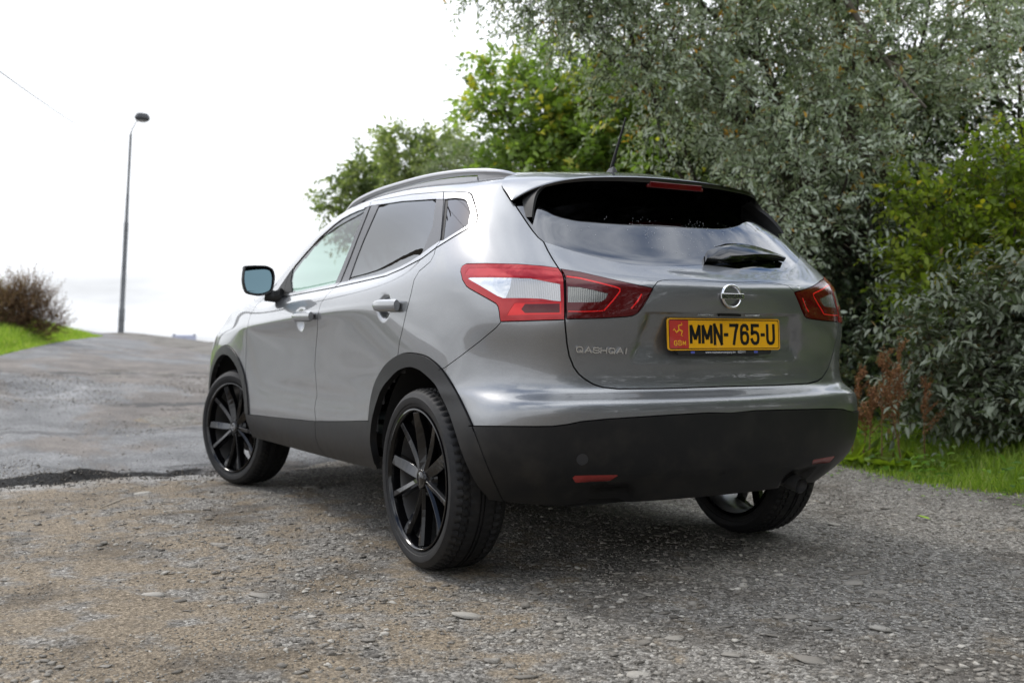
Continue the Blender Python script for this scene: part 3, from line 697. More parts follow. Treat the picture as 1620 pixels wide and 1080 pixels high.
# ---- rusty dock stalks in front of the bushes
M_DOCK = leaf_mat('rust brown seed head', [(0, (0.130, 0.052, 0.023)), (.5, (0.247, 0.111, 0.052)), (1, (0.390, 0.221, 0.117))], trans=.2, rough=.8)
M_DSTEM = Mt('reddish stalk', (.16, .08, .035), rough=.7).m
docks = [(1.52, -3.05, .72), (1.43, -3.12, .60), (1.30, -3.10, .86), (1.24, -3.20, .92), (1.17, -3.16, .80), (1.36, -3.28, .70), (1.10, -3.28, .66), (1.56, -3.2, .55)]
_o = sorted(range(8), key=lambda i: -math.atan2(docks[i][1]-2.563, docks[i][0]+3.652))
DOCK_RANK = {i: ('first', 'second', 'third', 'fourth', 'fifth', 'sixth', 'seventh', 'last')[r] for r, i in enumerate(_o)}
for k, (x, y, h) in enumerate(docks):
    z0 = float(top_z(x, y))-.02; r = empty('dock_plant')
    tag(r, DOCK_RANK[k]+' of the eight rust brown dock stalks on the verge, counted from the car', 'dock', 'brown dock stalks on the verge')
    lean = np.array([RNG.normal(0, .06), RNG.normal(0, .06), 1.0]); tip = np.array([x, y, z0])+lean*h
    m2 = MB(); m2.tube([(x, y, z0), tuple(np.array([x, y, z0])+lean*h*.5+[.01, 0, 0]), tuple(tip)], [.004, .0032, .0015], 6)
    heads = []
    for j in range(9):
        t = .42+.06*j; p = np.array([x, y, z0])+lean*h*t; d_ = rand_unit(1)[0]*[1, 1, .2]+[0, 0, .9]; d_ /= np.linalg.norm(d_); e = p+d_*h*(.26-.02*j)
        m2.tube([p, (p+e)/2+[0, 0, -.004], e], [.003, .0025, .0015], 5); heads.append((p, e))
    heads.append((np.array([x, y, z0])+lean*h*.55, tip))
    m2.build('stalk', M_DSTEM, r)
    Q = np.concatenate([a+(b-a)*np.sort(RNG.random(60))[:, None] for a, b in heads]); Q += RNG.normal(0, .007, Q.shape)
    V, F = place_leaves(Q, rand_unit(len(Q))+[0, 0, -.2], RNG.uniform(.008, .017, len(Q)), .8, LEAF4)
    foliage('seed_head', r, M_DOCK, V, F, np.repeat(np.clip(RNG.normal(.5, .25, len(Q)), 0, 1), 4))
    Q = np.array([x, y, z0])+RNG.normal(0, .05, (12, 3))*[1, 1, 0]+[0, 0, .03]; D = rand_unit(12)*[1, 1, .3]+[0, 0, .5]
    V, F = place_leaves(Q, D, RNG.uniform(.12, .24, 12), .28, LEAF6); foliage('basal_leaves', r, M_LIME, V, F, np.repeat(RNG.uniform(.1, .6, 12), 7))

# ---- verge grass and weeds
M_GRASS = leaf_mat('verge grass', [(0, (0.095, 0.154, 0.022)), (.5, (0.202, 0.295, 0.041)), (.85, (0.332, 0.404, 0.083)), (1, (0.498, 0.438, 0.202))], trans=.45, rough=.5)
M_WEED = leaf_mat('weed leaf', [(0, (0.058, 0.124, 0.026)), (.6, (0.124, 0.218, 0.044)), (1, (0.233, 0.320, 0.087))], trans=.4, rough=.5)
def blades(P, h, w, lean, tint):
    n = len(P); a = RNG.uniform(0, 6.283, n); L = rand_unit(n)*[1, 1, 0]*lean
    s = np.stack([np.cos(a), np.sin(a), 0*a], 1)*w[:, None]/2
    m_ = P+[0, 0, .55]*h[:, None]+L*h[:, None]*.35; t = P+[0, 0, .93]*h[:, None]+L*h[:, None]
    V = np.stack([P-s, P+s, m_-s*.75, m_+s*.75, t], 1).reshape(-1, 3)
    F = (np.array([(0, 1, 3), (0, 3, 2), (2, 3, 4)])[None]+(np.arange(n)*5)[:, None, None]).reshape(-1, 3)
    return V, F, np.repeat(tint, 5)
def verge_edge(x): return -2.62-.16*np.clip(x+.2, -4, 3)-.10*(fbm(x*1.6, x*0, 3, 71)-.5)*4
n = 95000; x = RNG.uniform(-4.5, 6.5, n); x = np.where(RNG.random(n) < .72, RNG.uniform(-.9, 3.2, n), x); y = RNG.uniform(-4.9, -2.3, n)
e = verge_edge(x); m = (y < e+.10*(RNG.random(n)**3)) & (RNG.random(n) < sstep(.02, -.25, y-e)*.95+.05) & (RNG.random(n) < sstep(.18, .5, fbm(x*2.5, y*2.5, 3, 72))+.15)
x, y = x[m], y[m]; z = ground_z(x, y)-.005; dep = verge_edge(x)-y
h = (.03+.11*RNG.random(len(x))**1.4)*(.55+.9*sstep(.0, .8, dep))*(.6+.8*fbm(x*3, y*3, 2, 73))
V, F, t = blades(np.stack([x, y, z], 1), h, RNG.uniform(.004, .009, len(x)), .55, np.clip(RNG.normal(.52, .2, len(x)), 0, 1))
vg = foliage('verge_grass', None, M_GRASS, V, F, t); tag(vg, 'bright green grass along the foot of the hedge', 'grass')
n = 5200; x = RNG.uniform(-3, 4.2, n); y = RNG.uniform(-4.6, -2.4, n); m = (y < verge_edge(x)-.02) & (RNG.random(n) < sstep(.40, .6, fbm(x*2.1, y*2.1, 3, 75))); x, y = x[m], y[m]
P = np.stack([x, y, ground_z(x, y)+RNG.uniform(.02, .17, len(x))], 1); D = rand_unit(len(x))*[1, 1, .25]+[0, 0, .12]
V, F = place_leaves(P, D, RNG.uniform(.035, .085, len(x)), .55, LEAF6, .1, .35, 1.2); wd = foliage('verge_weeds', None, M_WEED, V, F, np.repeat(np.clip(RNG.normal(.5, .25, len(x)), 0, 1), 7)); tag(wd, 'low leafy weeds growing through the verge grass', 'weeds')
M_SOIL = Mt('dark leaf litter', (.03, .024, .016), rough=.95)
# small sprouts creeping on to the gravel
n = 260; x = RNG.uniform(-1, 3, n); y = verge_edge(x)+RNG.random(n)**2*.35; P = np.stack([x, y, ground_z(x, y)+.006], 1)
V, F = place_leaves(P, rand_unit(n)*[1, 1, .2]+[0, 0, .25], RNG.uniform(.012, .035, n), .7, LEAF6, 0, .3, 1.2); sp_ = foliage('creeping_sprouts', None, M_WEED, V, F, np.repeat(np.clip(RNG.normal(.7, .2, n), 0, 1), 7)); tag(sp_, 'tiny green sprouts creeping from the verge over the gravel', 'sprouts')

# ---- left bank
def bank_z(x, y):
    e = 1.15-.30*(x-17.5)*.95                        # toe of the bank
    t = np.clip((y-e)/2.4, 0, 1); end = sstep(29.5, 26.0, x)*sstep(14.6, 16.5, x)*sstep(9-.3*(x-17.5), 7-.3*(x-17.5), y)
    return terrain(x, y)-.05+(.46*(t*(2-t))**.8+.12*(fbm(x*.9, y*.9, 3, 81)-.5)*sstep(0, .4, t))*end
bx = np.arange(8, 30.2, .25); by = np.arange(-3.4, 22, .25)
M_BANK = Mt('grassy bank earth', (.075, .07, .045), rough=.95)
def bank_keep(x, y): return (y > 1.15-.285*(x-17.5)-.3) & (y < 9-.3*(x-17.5)) & (x > 14.5)
bk = sheet('grass_bank', bx, by, bank_z, M_BANK.m, bank_keep); tag(bk, kind='structure')
n = 60000; x = RNG.uniform(15, 29.5, n); y = 1.15-.285*(x-17.5)+RNG.random(n)**1.5*4.5-.15
z = np.maximum(bank_z(x, y), terrain(x, y)); h = RNG.uniform(.06, .26, n)*(.4+.6*sstep(-.1, .5, y-(1.15-.285*(x-17.5))))
V, F, t = blades(np.stack([x, y, z-.01], 1), h, RNG.uniform(.012, .024, n), .5, np.clip(RNG.normal(.55, .2, n), 0, 1))
bg_ = foliage('bank_grass', None, M_GRASS, V, F, t); tag(bg_, 'bright green grass on the bank beside the road at the far left', 'grass')
M_RUSS = leaf_mat('russet dry leaf', [(0, (0.081, 0.040, 0.023)), (.5, (0.161, 0.090, 0.053)), (1, (0.276, 0.184, 0.103))], trans=.25, rough=.7)
tree('dry_shrub', 'russet brown dried shrub with wispy stems on top of the left bank', 'shrub', (22.4, .35, 0),
     [(22.5,.10,1.45,.42), (22.6,.55,1.50,.48), (22.3,1.1,1.5,.50), (22.4,-.22,1.20,.30), (22.5,.25,1.85,.26), (22.4,.9,1.0,.45), (22.4,.2,1.0,.40)], M_RUSS, 2400, .42, 12, .055, .4, LEAF4, trunk_r=.02, droop=-.25, gap=.25, seed=84, limbs=5, shell=.2)
tree('bramble_mound', 'rounded dull green bramble mound at the left edge behind the dry shrub', 'shrub', (23.2, 1.4, 0),
     [(23.6,1.25,1.85,.45), (23.8,2.0,1.85,.6), (23.3,1.2,1.4,.40), (24.0,3.2,1.9,.8)], M_FAR, 900, .3, 10, .07, .6, LEAF6, trunk_r=.03, gap=.2, seed=86, limbs=3, shell=.3)

# ================================================================ telegraph pole left of the picture, seen in the side glass
p = MB(); limb(p, (13.0, 2.3, float(terrain(13, 2.3))-.1), (13.1, 2.2, 9.2), .15, .10, 8, .004, 12)
for zz, w_ in ((8.8, .9), (8.3, .9)): p.box((13.1, 2.2, zz), (.09, w_*2, .10))
tp = p.build('telegraph_pole', M_BARK.m, None, smooth=False); tag(tp, 'dark wooden telegraph pole beside the road, mirrored in the rear door glass', 'pole')
p = MB()
for dy in (-.7, .7):
    a = np.array([13.1, 2.2+dy, 8.9]); b = np.array([-30, 14+dy, 9.5]); t = np.linspace(0, 1, 24)[:, None]; q = a*(1-t)+b*t; q[:, 2] -= 4*1.1*(t*(1-t))[:, 0]; p.tube(q, .012, 5)
wr = p.build('overhead_wires', M_TWIG, None); tag(wr, 'pair of overhead wires running back from the telegraph pole', 'wire')

a = np.array([13.05, 2.2, 5.2]); b = np.array([35.75, -4.25, 7.4]); t = np.linspace(0, 1, 20)[:, None]; q = a*(1-t)+b*t; q[:, 2] -= (t*(1-t))[:, 0]*.6
p = MB(); p.tube(q, np.linspace(.016, .005, 20), 5); cb_ = p.build('overhead_cable', Mt('grey cable', (.12, .12, .12)).m, None); tag(cb_, 'thin overhead cable slanting down across the sky to the street lamp', 'cable')

# ================================================================ lamp column, van beyond the crest, streak in the sky
M_GALV = Mt('weathered grey steel', rough=.6, metal=.3)
M_GALV.col(M_GALV.ramp(M_GALV.noise(5, 5, .6), [(.3, (.10, .105, .11)), (.7, (.17, .175, .18))]))
lamp = empty('street_lamp', (35.88, -3.99, float(terrain(35.88, -3.99))-.02)); tag(lamp, 'tall leaning grey lamp column standing at the crest of the road', 'street lamp')
lamp.rotation_euler = (math.radians(2.6), math.radians(-1.2), 0)
p = MB(); p.lathe([(.105, 0), (.105, .95), (.085, .99), (.080, 3.9), (.078, 4.0), (.060, 4.05), (.056, 5.0), (.050, 5.03), (.045, 7.15), (.0, 7.15)], 16, 'z'); p.build('pole', M_GALV.m, lamp, smooth=True, auto=30)
p = MB(); p.lathe([(.112, .02), (.112, .10)], 16, 'z'); p.box((-.10, 0, .55), (.012, .10, .35)); p.build('access_door', M_GALV.m, lamp)
p = MB(); p.tube([(0, 0, 7.1), (0, -.03, 7.3), (0, -.20, 7.68)], [.024, .022, .020], 8); p.build('lamp_arm', M_GALV.m, lamp, smooth=True)
p = MB(); p.lathe([(.0, 7.64), (.20, 7.66), (.27, 7.74), (.27, 7.80), (.20, 7.92), (.0, 7.96)], 20, 'z', o=(0, -.36, 0)); hd = p.build('lamp_head', Mt('dark lamp housing', (.05, .052, .055), rough=.4).m, lamp, smooth=True, auto=40)
p = MB(); p.lathe([(.0, 7.60), (.13, 7.62), (.18, 7.66)], 20, 'z', o=(0, -.36, 0)); p.build('lamp_glass', Mt('frosted lamp bowl', (.45, .46, .46), rough=.2).m, lamp, smooth=True)

vz = .98
van = empty('van', (91.4, -18.5, vz-2.0)); van.rotation_euler = (0, 0, math.radians(-11)); tag(van, 'pale box van roof just showing over the crest of the road', 'van')
VP = Mt('pale lilac grey van paint', (.42, .44, .55), rough=.35, coat=.5).m
p = MB(); p.box((2.0, 0, 1.25), (3.8, 2.0, 1.9)); p.build('cargo_box', VP, van, bevel=.06)
p = MB(); p.box((4.6, 0, 1.05), (1.5, 1.9, 1.5)); p.build('cab', VP, van, bevel=.15)
for s in (-1, 1):
    p = MB(); p.box((.12, s*.86, 2.24), (.12, .22, .09)); p.build('marker_lamp', Mt('smoked marker', (.12, .12, .15), rough=.3).m, van, bevel=.01)
    for xx in (.9, 4.6):
        p = MB(); p.lathe([(.0, -.1), (.34, -.1), (.36, -.05), (.36, .05), (.34, .1), (0, .1)], 24, 'y', o=(xx, s*.88, .36)); p.build('wheel', BLACKV if False else Mt('van tyre', (.02, .02, .02), rough=.8).m, van, smooth=True, auto=30)
p = MB(); p.box((.08, 0, 1.2), (.03, .02, 1.6)); p.build('door_split', Mt('dark seal', (.02, .02, .02)).m, van)

# ================================================================ car body
# ---------------------------------------------------------------- car body surface
# Half body (y >= 0) as a net of character lines (rows, sill to roof centre) by stations
# (columns, nose centre -> flank -> tail centre). Car frame: x forward, y left, z up, rear axle at x = 0.
ROWS = [
 # underside edge
 [(3.46,0,.25),(3.44,.35,.25),(3.36,.60,.25),(3.29,.775,.27),(3.16,.845,.30),(2.9,.85,.31),(2.646,.855,.31),(2.35,.852,.31),(2.0,.848,.312),(1.6,.848,.312),(1.17,.848,.314),(.8,.85,.318),(.48,.858,.326),(.2,.865,.33),(-.05,.865,.33),(-.28,.86,.325),(-.42,.80,.315),(-.48,.69,.30),(-.55,.58,.292),(-.60,.40,.287),(-.62,.2,.285),(-.625,0,.285)],
 [(3.53,0,.42),(3.51,.35,.42),(3.43,.62,.42),(3.37,.825,.42),(3.18,.887,.42),(2.93,.905,.42),(2.66,.908,.42),(2.35,.890,.40),(2.0,.878,.385),(1.6,.876,.38),(1.17,.876,.38),(.8,.879,.385),(.48,.889,.40),(.2,.900,.42),(-.05,.900,.42),(-.29,.900,.42),(-.47,.872,.42),(-.59,.782,.42),(-.655,.62,.42),(-.70,.42,.42),(-.715,.2,.42),(-.72,0,.42)],
 [(3.54,0,.56),(3.52,.35,.56),(3.44,.63,.56),(3.38,.835,.55),(3.19,.897,.52),(2.93,.914,.50),(2.66,.915,.49),(2.35,.895,.46),(2.0,.882,.452),(1.6,.880,.462),(1.17,.880,.474),(.8,.883,.49),(.48,.893,.515),(.2,.905,.54),(-.05,.905,.55),(-.3,.900,.555),(-.485,.880,.568),(-.61,.785,.575),(-.685,.63,.58),(-.725,.42,.588),(-.735,.2,.592),(-.74,0,.594)],
 [(3.54,0,.66),(3.52,.35,.66),(3.44,.63,.66),(3.38,.835,.655),(3.19,.900,.64),(2.93,.914,.63),(2.66,.914,.62),(2.35,.888,.59),(2.0,.876,.57),(1.6,.872,.575),(1.17,.872,.585),(.8,.875,.60),(.48,.885,.615),(.2,.897,.63),(-.05,.90,.64),(-.3,.886,.645),(-.49,.855,.648),(-.62,.770,.650),(-.69,.62,.651),(-.722,.42,.651),(-.732,.2,.651),(-.737,0,.651)],
 [(3.535,0,.70),(3.515,.35,.70),(3.435,.63,.70),(3.375,.83,.70),(3.188,.898,.69),(2.93,.913,.68),(2.66,.913,.67),(2.35,.884,.645),(2.0,.873,.63),(1.6,.870,.635),(1.17,.871,.64),(.8,.874,.65),(.48,.884,.66),(.2,.896,.67),(-.05,.898,.675),(-.3,.887,.672),(-.478,.838,.672),(-.592,.752,.672),(-.664,.61,.672),(-.694,.42,.672),(-.704,.2,.671),(-.709,0,.671)],
 [(3.52,0,.76),(3.5,.35,.76),(3.42,.62,.76),(3.36,.822,.755),(3.18,.892,.75),(2.93,.910,.74),(2.66,.912,.73),(2.35,.882,.71),(2.0,.872,.70),(1.6,.870,.70),(1.17,.871,.70),(.8,.873,.705),(.48,.882,.71),(.2,.893,.715),(-.05,.893,.71),(-.3,.875,.705),(-.465,.815,.70),(-.565,.735,.70),(-.632,.60,.70),(-.662,.42,.697),(-.672,.2,.695),(-.677,0,.694)],
 [(3.49,0,.83),(3.47,.35,.83),(3.39,.61,.83),(3.33,.805,.83),(3.165,.88,.83),(2.92,.903,.835),(2.66,.906,.835),(2.35,.885,.83),(2.0,.877,.825),(1.6,.876,.825),(1.17,.877,.825),(.8,.880,.82),(.48,.888,.82),(.2,.897,.82),(-.05,.893,.82),(-.28,.870,.82),(-.445,.812,.82),(-.56,.735,.82),(-.635,.61,.82),(-.665,.42,.82),(-.675,.2,.82),(-.68,0,.82)],
 [(3.46,0,.88),(3.44,.35,.88),(3.36,.60,.88),(3.30,.785,.885),(3.14,.865,.895),(2.91,.892,.905),(2.65,.898,.91),(2.35,.892,.915),(2.0,.888,.92),(1.6,.888,.925),(1.17,.890,.93),(.8,.892,.935),(.48,.897,.935),(.2,.897,.935),(-.05,.888,.935),(-.27,.865,.935),(-.45,.825,.935),(-.565,.745,.935),(-.655,.63,.935),(-.70,.42,.935),(-.71,.2,.935),(-.715,0,.935)],
 [(3.42,0,.92),(3.40,.35,.925),(3.31,.60,.925),(3.26,.765,.925),(3.12,.845,.93),(2.9,.872,.935),(2.646,.888,.935),(2.35,.894,.938),(2.0,.898,.950),(1.6,.900,.970),(1.17,.901,.988),(.8,.901,1.0),(.48,.900,1.006),(.2,.893,1.01),(-.05,.880,1.02),(-.26,.860,1.03),(-.42,.818,1.035),(-.535,.74,1.04),(-.63,.62,1.04),(-.695,.42,1.04),(-.725,.2,1.04),(-.735,0,1.035)],
 [(3.38,0,.945),(3.36,.35,.95),(3.27,.58,.95),(3.22,.745,.955),(3.09,.832,.965),(2.88,.862,.958),(2.64,.879,.962),(2.35,.886,.967),(2.0,.889,.979),(1.6,.890,.999),(1.17,.891,1.015),(.8,.892,1.026),(.48,.892,1.032),(.2,.886,1.04),(-.05,.875,1.05),(-.26,.854,1.06),(-.415,.812,1.065),(-.53,.735,1.068),(-.62,.62,1.068),(-.685,.42,1.067),(-.712,.2,1.066),(-.722,0,1.063)],
 [(3.2,0,1.03),(3.18,.35,1.03),(3.14,.60,1.02),(3.12,.715,1.01),(3.06,.80,1.015),(2.85,.838,1.045),(2.62,.852,1.05),(2.34,.862,1.03),(2.0,.862,1.038),(1.6,.863,1.053),(1.17,.864,1.068),(.8,.866,1.078),(.48,.868,1.088),(.2,.866,1.10),(-.05,.858,1.11),(-.26,.838,1.117),(-.40,.785,1.12),(-.49,.715,1.12),(-.575,.62,1.115),(-.635,.42,1.105),(-.66,.2,1.10),(-.67,0,1.095)],
 [(2.74,0,1.13),(2.71,.35,1.13),(2.66,.6,1.13),(2.62,.69,1.125),(2.58,.75,1.12),(2.49,.78,1.11),(2.37,.793,1.098),(2.2,.797,1.083),(1.93,.80,1.092),(1.55,.803,1.10),(1.15,.806,1.113),(.8,.81,1.125),(.5,.815,1.14),(.2,.82,1.175),(-.03,.812,1.215),(-.22,.777,1.235),(-.32,.720,1.235),(-.40,.655,1.225),(-.465,.60,1.205),(-.56,.42,1.155),(-.597,.2,1.14),(-.605,0,1.135)],
 [(2.26,0,1.34),(2.24,.33,1.34),(2.18,.55,1.33),(2.14,.63,1.325),(2.12,.68,1.315),(2.06,.705,1.31),(1.98,.718,1.31),(1.86,.725,1.31),(1.68,.727,1.31),(1.4,.729,1.315),(1.08,.731,1.32),(.78,.735,1.325),(.5,.74,1.33),(.22,.745,1.335),(-.01,.742,1.34),(-.17,.70,1.345),(-.24,.652,1.345),(-.30,.602,1.34),(-.345,.552,1.33),(-.41,.4,1.31),(-.435,.2,1.305),(-.445,0,1.30)],
 [(1.93,0,1.48),(1.91,.33,1.475),(1.86,.51,1.465),(1.83,.575,1.455),(1.80,.615,1.45),(1.76,.637,1.455),(1.70,.647,1.465),(1.58,.655,1.48),(1.42,.658,1.493),(1.2,.66,1.505),(.98,.661,1.51),(.74,.663,1.507),(.5,.664,1.496),(.25,.664,1.475),(.02,.66,1.445),(-.10,.632,1.43),(-.15,.607,1.425),(-.19,.580,1.42),(-.22,.54,1.418),(-.265,.4,1.42),(-.29,.2,1.425),(-.30,0,1.425)],
 [(1.74,0,1.552),(1.72,.32,1.542),(1.68,.47,1.528),(1.65,.53,1.52),(1.62,.56,1.515),(1.58,.58,1.52),(1.52,.59,1.528),(1.42,.597,1.54),(1.28,.60,1.548),(1.12,.602,1.553),(.94,.603,1.552),(.72,.605,1.545),(.5,.606,1.532),(.27,.606,1.512),(.04,.602,1.492),(-.06,.592,1.482),(-.10,.577,1.478),(-.13,.555,1.476),(-.15,.525,1.476),(-.17,.38,1.49),(-.18,.2,1.502),(-.18,0,1.508)],
 [(1.66,0,1.566),(1.64,.27,1.56),(1.6,.37,1.553),(1.57,.41,1.55),(1.54,.43,1.55),(1.5,.44,1.555),(1.44,.45,1.563),(1.36,.455,1.572),(1.24,.457,1.578),(1.09,.458,1.582),(.92,.459,1.58),(.71,.46,1.573),(.5,.46,1.56),(.28,.46,1.543),(.08,.457,1.527),(-.01,.45,1.518),(-.04,.44,1.515),(-.06,.42,1.514),(-.08,.40,1.514),(-.10,.31,1.518),(-.11,.17,1.522),(-.11,0,1.524)],
 [(1.55,0,1.577),(1.52,0.002,1.579),(1.49,.003,1.581),(1.46,.004,1.582),(1.43,.005,1.584),(1.39,.005,1.586),(1.34,.005,1.588),(1.27,.005,1.591),(1.17,.005,1.592),(1.04,.005,1.594),(.88,.005,1.594),(.70,.005,1.590),(.52,.005,1.584),(.32,.005,1.575),(.16,.005,1.565),(.10,.005,1.56),(.07,.005,1.556),(.05,.004,1.553),(.03,.003,1.551),(.01,.002,1.549),(-.005,.001,1.547),(-.02,0,1.546)],
]
NU, NV = 20, 14          # dense samples per cell


def _pchip_rows(A, n, sym0=False, sym1=False):
    """Resample A (k, m, 3) along axis 0 with n samples per cell, shape-preserving cubic with chord-length spacing."""
    k = A.shape[0]
    h = np.maximum(np.linalg.norm(A[1:] - A[:-1], axis=2), 1e-3)           # k-1, m
    h = np.maximum(h.mean(axis=1), 4e-3)[:, None, None]
    d = (A[1:] - A[:-1]) / h
    s = np.zeros_like(A)
    # centripetal-weighted slopes limited towards the gentler side, which keeps creases crisp and flanks free of waves
    w1 = 2 * h[1:] + h[:-1]; w2 = h[1:] + 2 * h[:-1]
    same = (d[1:] * d[:-1]) > 0
    den = np.where(same, w1 / np.where(d[:-1] == 0, 1, d[:-1]) + w2 / np.where(d[1:] == 0, 1, d[1:]), 1)
    pch = np.where(same, (w1 + w2) / np.where(den == 0, 1, den), 0)
    cr = (d[:-1] * h[1:] + d[1:] * h[:-1]) / (h[1:] + h[:-1])
    s[1:-1] = .5 * pch + .5 * cr
    s[0] = d[0]; s[-1] = d[-1]
    out = []
    for i in range(k - 1):
        t = (np.arange(n) / n)[:, None, None]
        hh = h[i]
        out.append((2*t**3-3*t**2+1)*A[i] + (t**3-2*t**2+t)*hh*s[i] + (-2*t**3+3*t**2)*A[i+1] + (t**3-t**2)*hh*s[i+1])
    out.append(A[-1:])
    return np.concatenate(out, 0)


def _blur(A, ax, r, mirror_y=(False, False)):
    A = np.moveaxis(A, ax, 0)
    k = np.exp(-.5 * (np.arange(-3*r, 3*r+1) / r) ** 2); k /= k.sum()
    p = 3 * r
    a = A[1:p+1][::-1].copy(); b = A[-p-1:-1][::-1].copy()
    if mirror_y[0]: a[..., 1] *= -1
    else: a = 2*A[:1] - a
    if mirror_y[1]: b[..., 1] *= -1
    else: b = 2*A[-1:] - b
    P = np.concatenate([a, A, b], 0)
    out = sum(k[j] * P[j:j+A.shape[0]] for j in range(2*p+1))
    return np.moveaxis(out, 0, ax)


def _car_surface():
    A = np.array(ROWS, float)                       # rows, cols, 3
    A = np.moveaxis(A, 1, 0)                        # cols first
    mir = np.array([1, -1, 1])
    A[0, :-1, 1] = 0; A[-1, :-1, 1] = 0
    A = np.concatenate([A[1:3][::-1]*mir, A, A[-3:-1][::-1]*mir], 0)
    D = _pchip_rows(A, NU)[2*NU:-2*NU]
    D = np.moveaxis(D, 1, 0)                        # rows first
    D[-1, :, 1] = 0
    D = np.concatenate([D, D[-3:-1][::-1]*mir], 0)
    D = _pchip_rows(D, NV)
    D = _blur(D, 0, 5, (False, False))[:-2*NV]
    D = _blur(D, 1, 9, (True, True))
    D[:, 0, 1] = 0; D[:, -1, 1] = 0; D[-1, :, 1] = 0
    return D                                        # [v, u, 3]


CS = _car_surface()
CN = np.cross(np.gradient(CS, axis=1), np.gradient(CS, axis=0))
CN /= np.maximum(np.linalg.norm(CN, axis=2, keepdims=True), 1e-12)
if CN[NV*6, NU*10, 1] < 0: CN = -CN
CN[:, 0, 1] = 0; CN[:, -1, 1] = 0; CN[-1, :, 1] = 0
CN /= np.maximum(np.linalg.norm(CN, axis=2, keepdims=True), 1e-12)
NVT, NUT = CS.shape[0] - 1, CS.shape[1] - 1


def surf(uv, off=0.0):
    """(n, 2) parameters in dense cells -> points and normals."""
    uv = np.atleast_2d(uv)
    u = np.clip(uv[:, 0], 0, NUT - 1e-6); v = np.clip(uv[:, 1], 0, NVT - 1e-6)
    i = u.astype(int); j = v.astype(int); a = (u - i)[:, None]; b = (v - j)[:, None]
    f = lambda G: (G[j, i]*(1-a)+G[j, i+1]*a)*(1-b) + (G[j+1, i]*(1-a)+G[j+1, i+1]*a)*b
    P, N = f(CS), f(CN)
    N = N / np.maximum(np.linalg.norm(N, axis=1, keepdims=True), 1e-9)
    return P + N * off, N


def to_uv(pts):
    """Nearest parameters on the body surface for 3D points (n, 3)."""
    flat = CS.reshape(-1, 3)
    out = []
    for p in np.atleast_2d(pts):
        k = int(np.argmin(((flat - p) ** 2).sum(1)))
        j, i = divmod(k, NUT + 1)
        best = None
        for di in (-1, 0):
            for dj in (-1, 0):
                ii, jj = i + di, j + dj
                if ii < 0 or jj < 0 or ii >= NUT or jj >= NVT: continue
                o = CS[jj, ii]; e1 = CS[jj, ii+1] - o; e2 = CS[jj+1, ii] - o
                M = np.stack([e1, e2], 1)
                s = np.linalg.lstsq(M, p - o, rcond=None)[0]
                s = np.clip(s, 0, 1)
                r = np.linalg.norm(o + M @ s - p)
                if best is None or r < best[0]: best = (r, ii + s[0], jj + s[1])
        out.append(best[1:])
    return np.array(out)

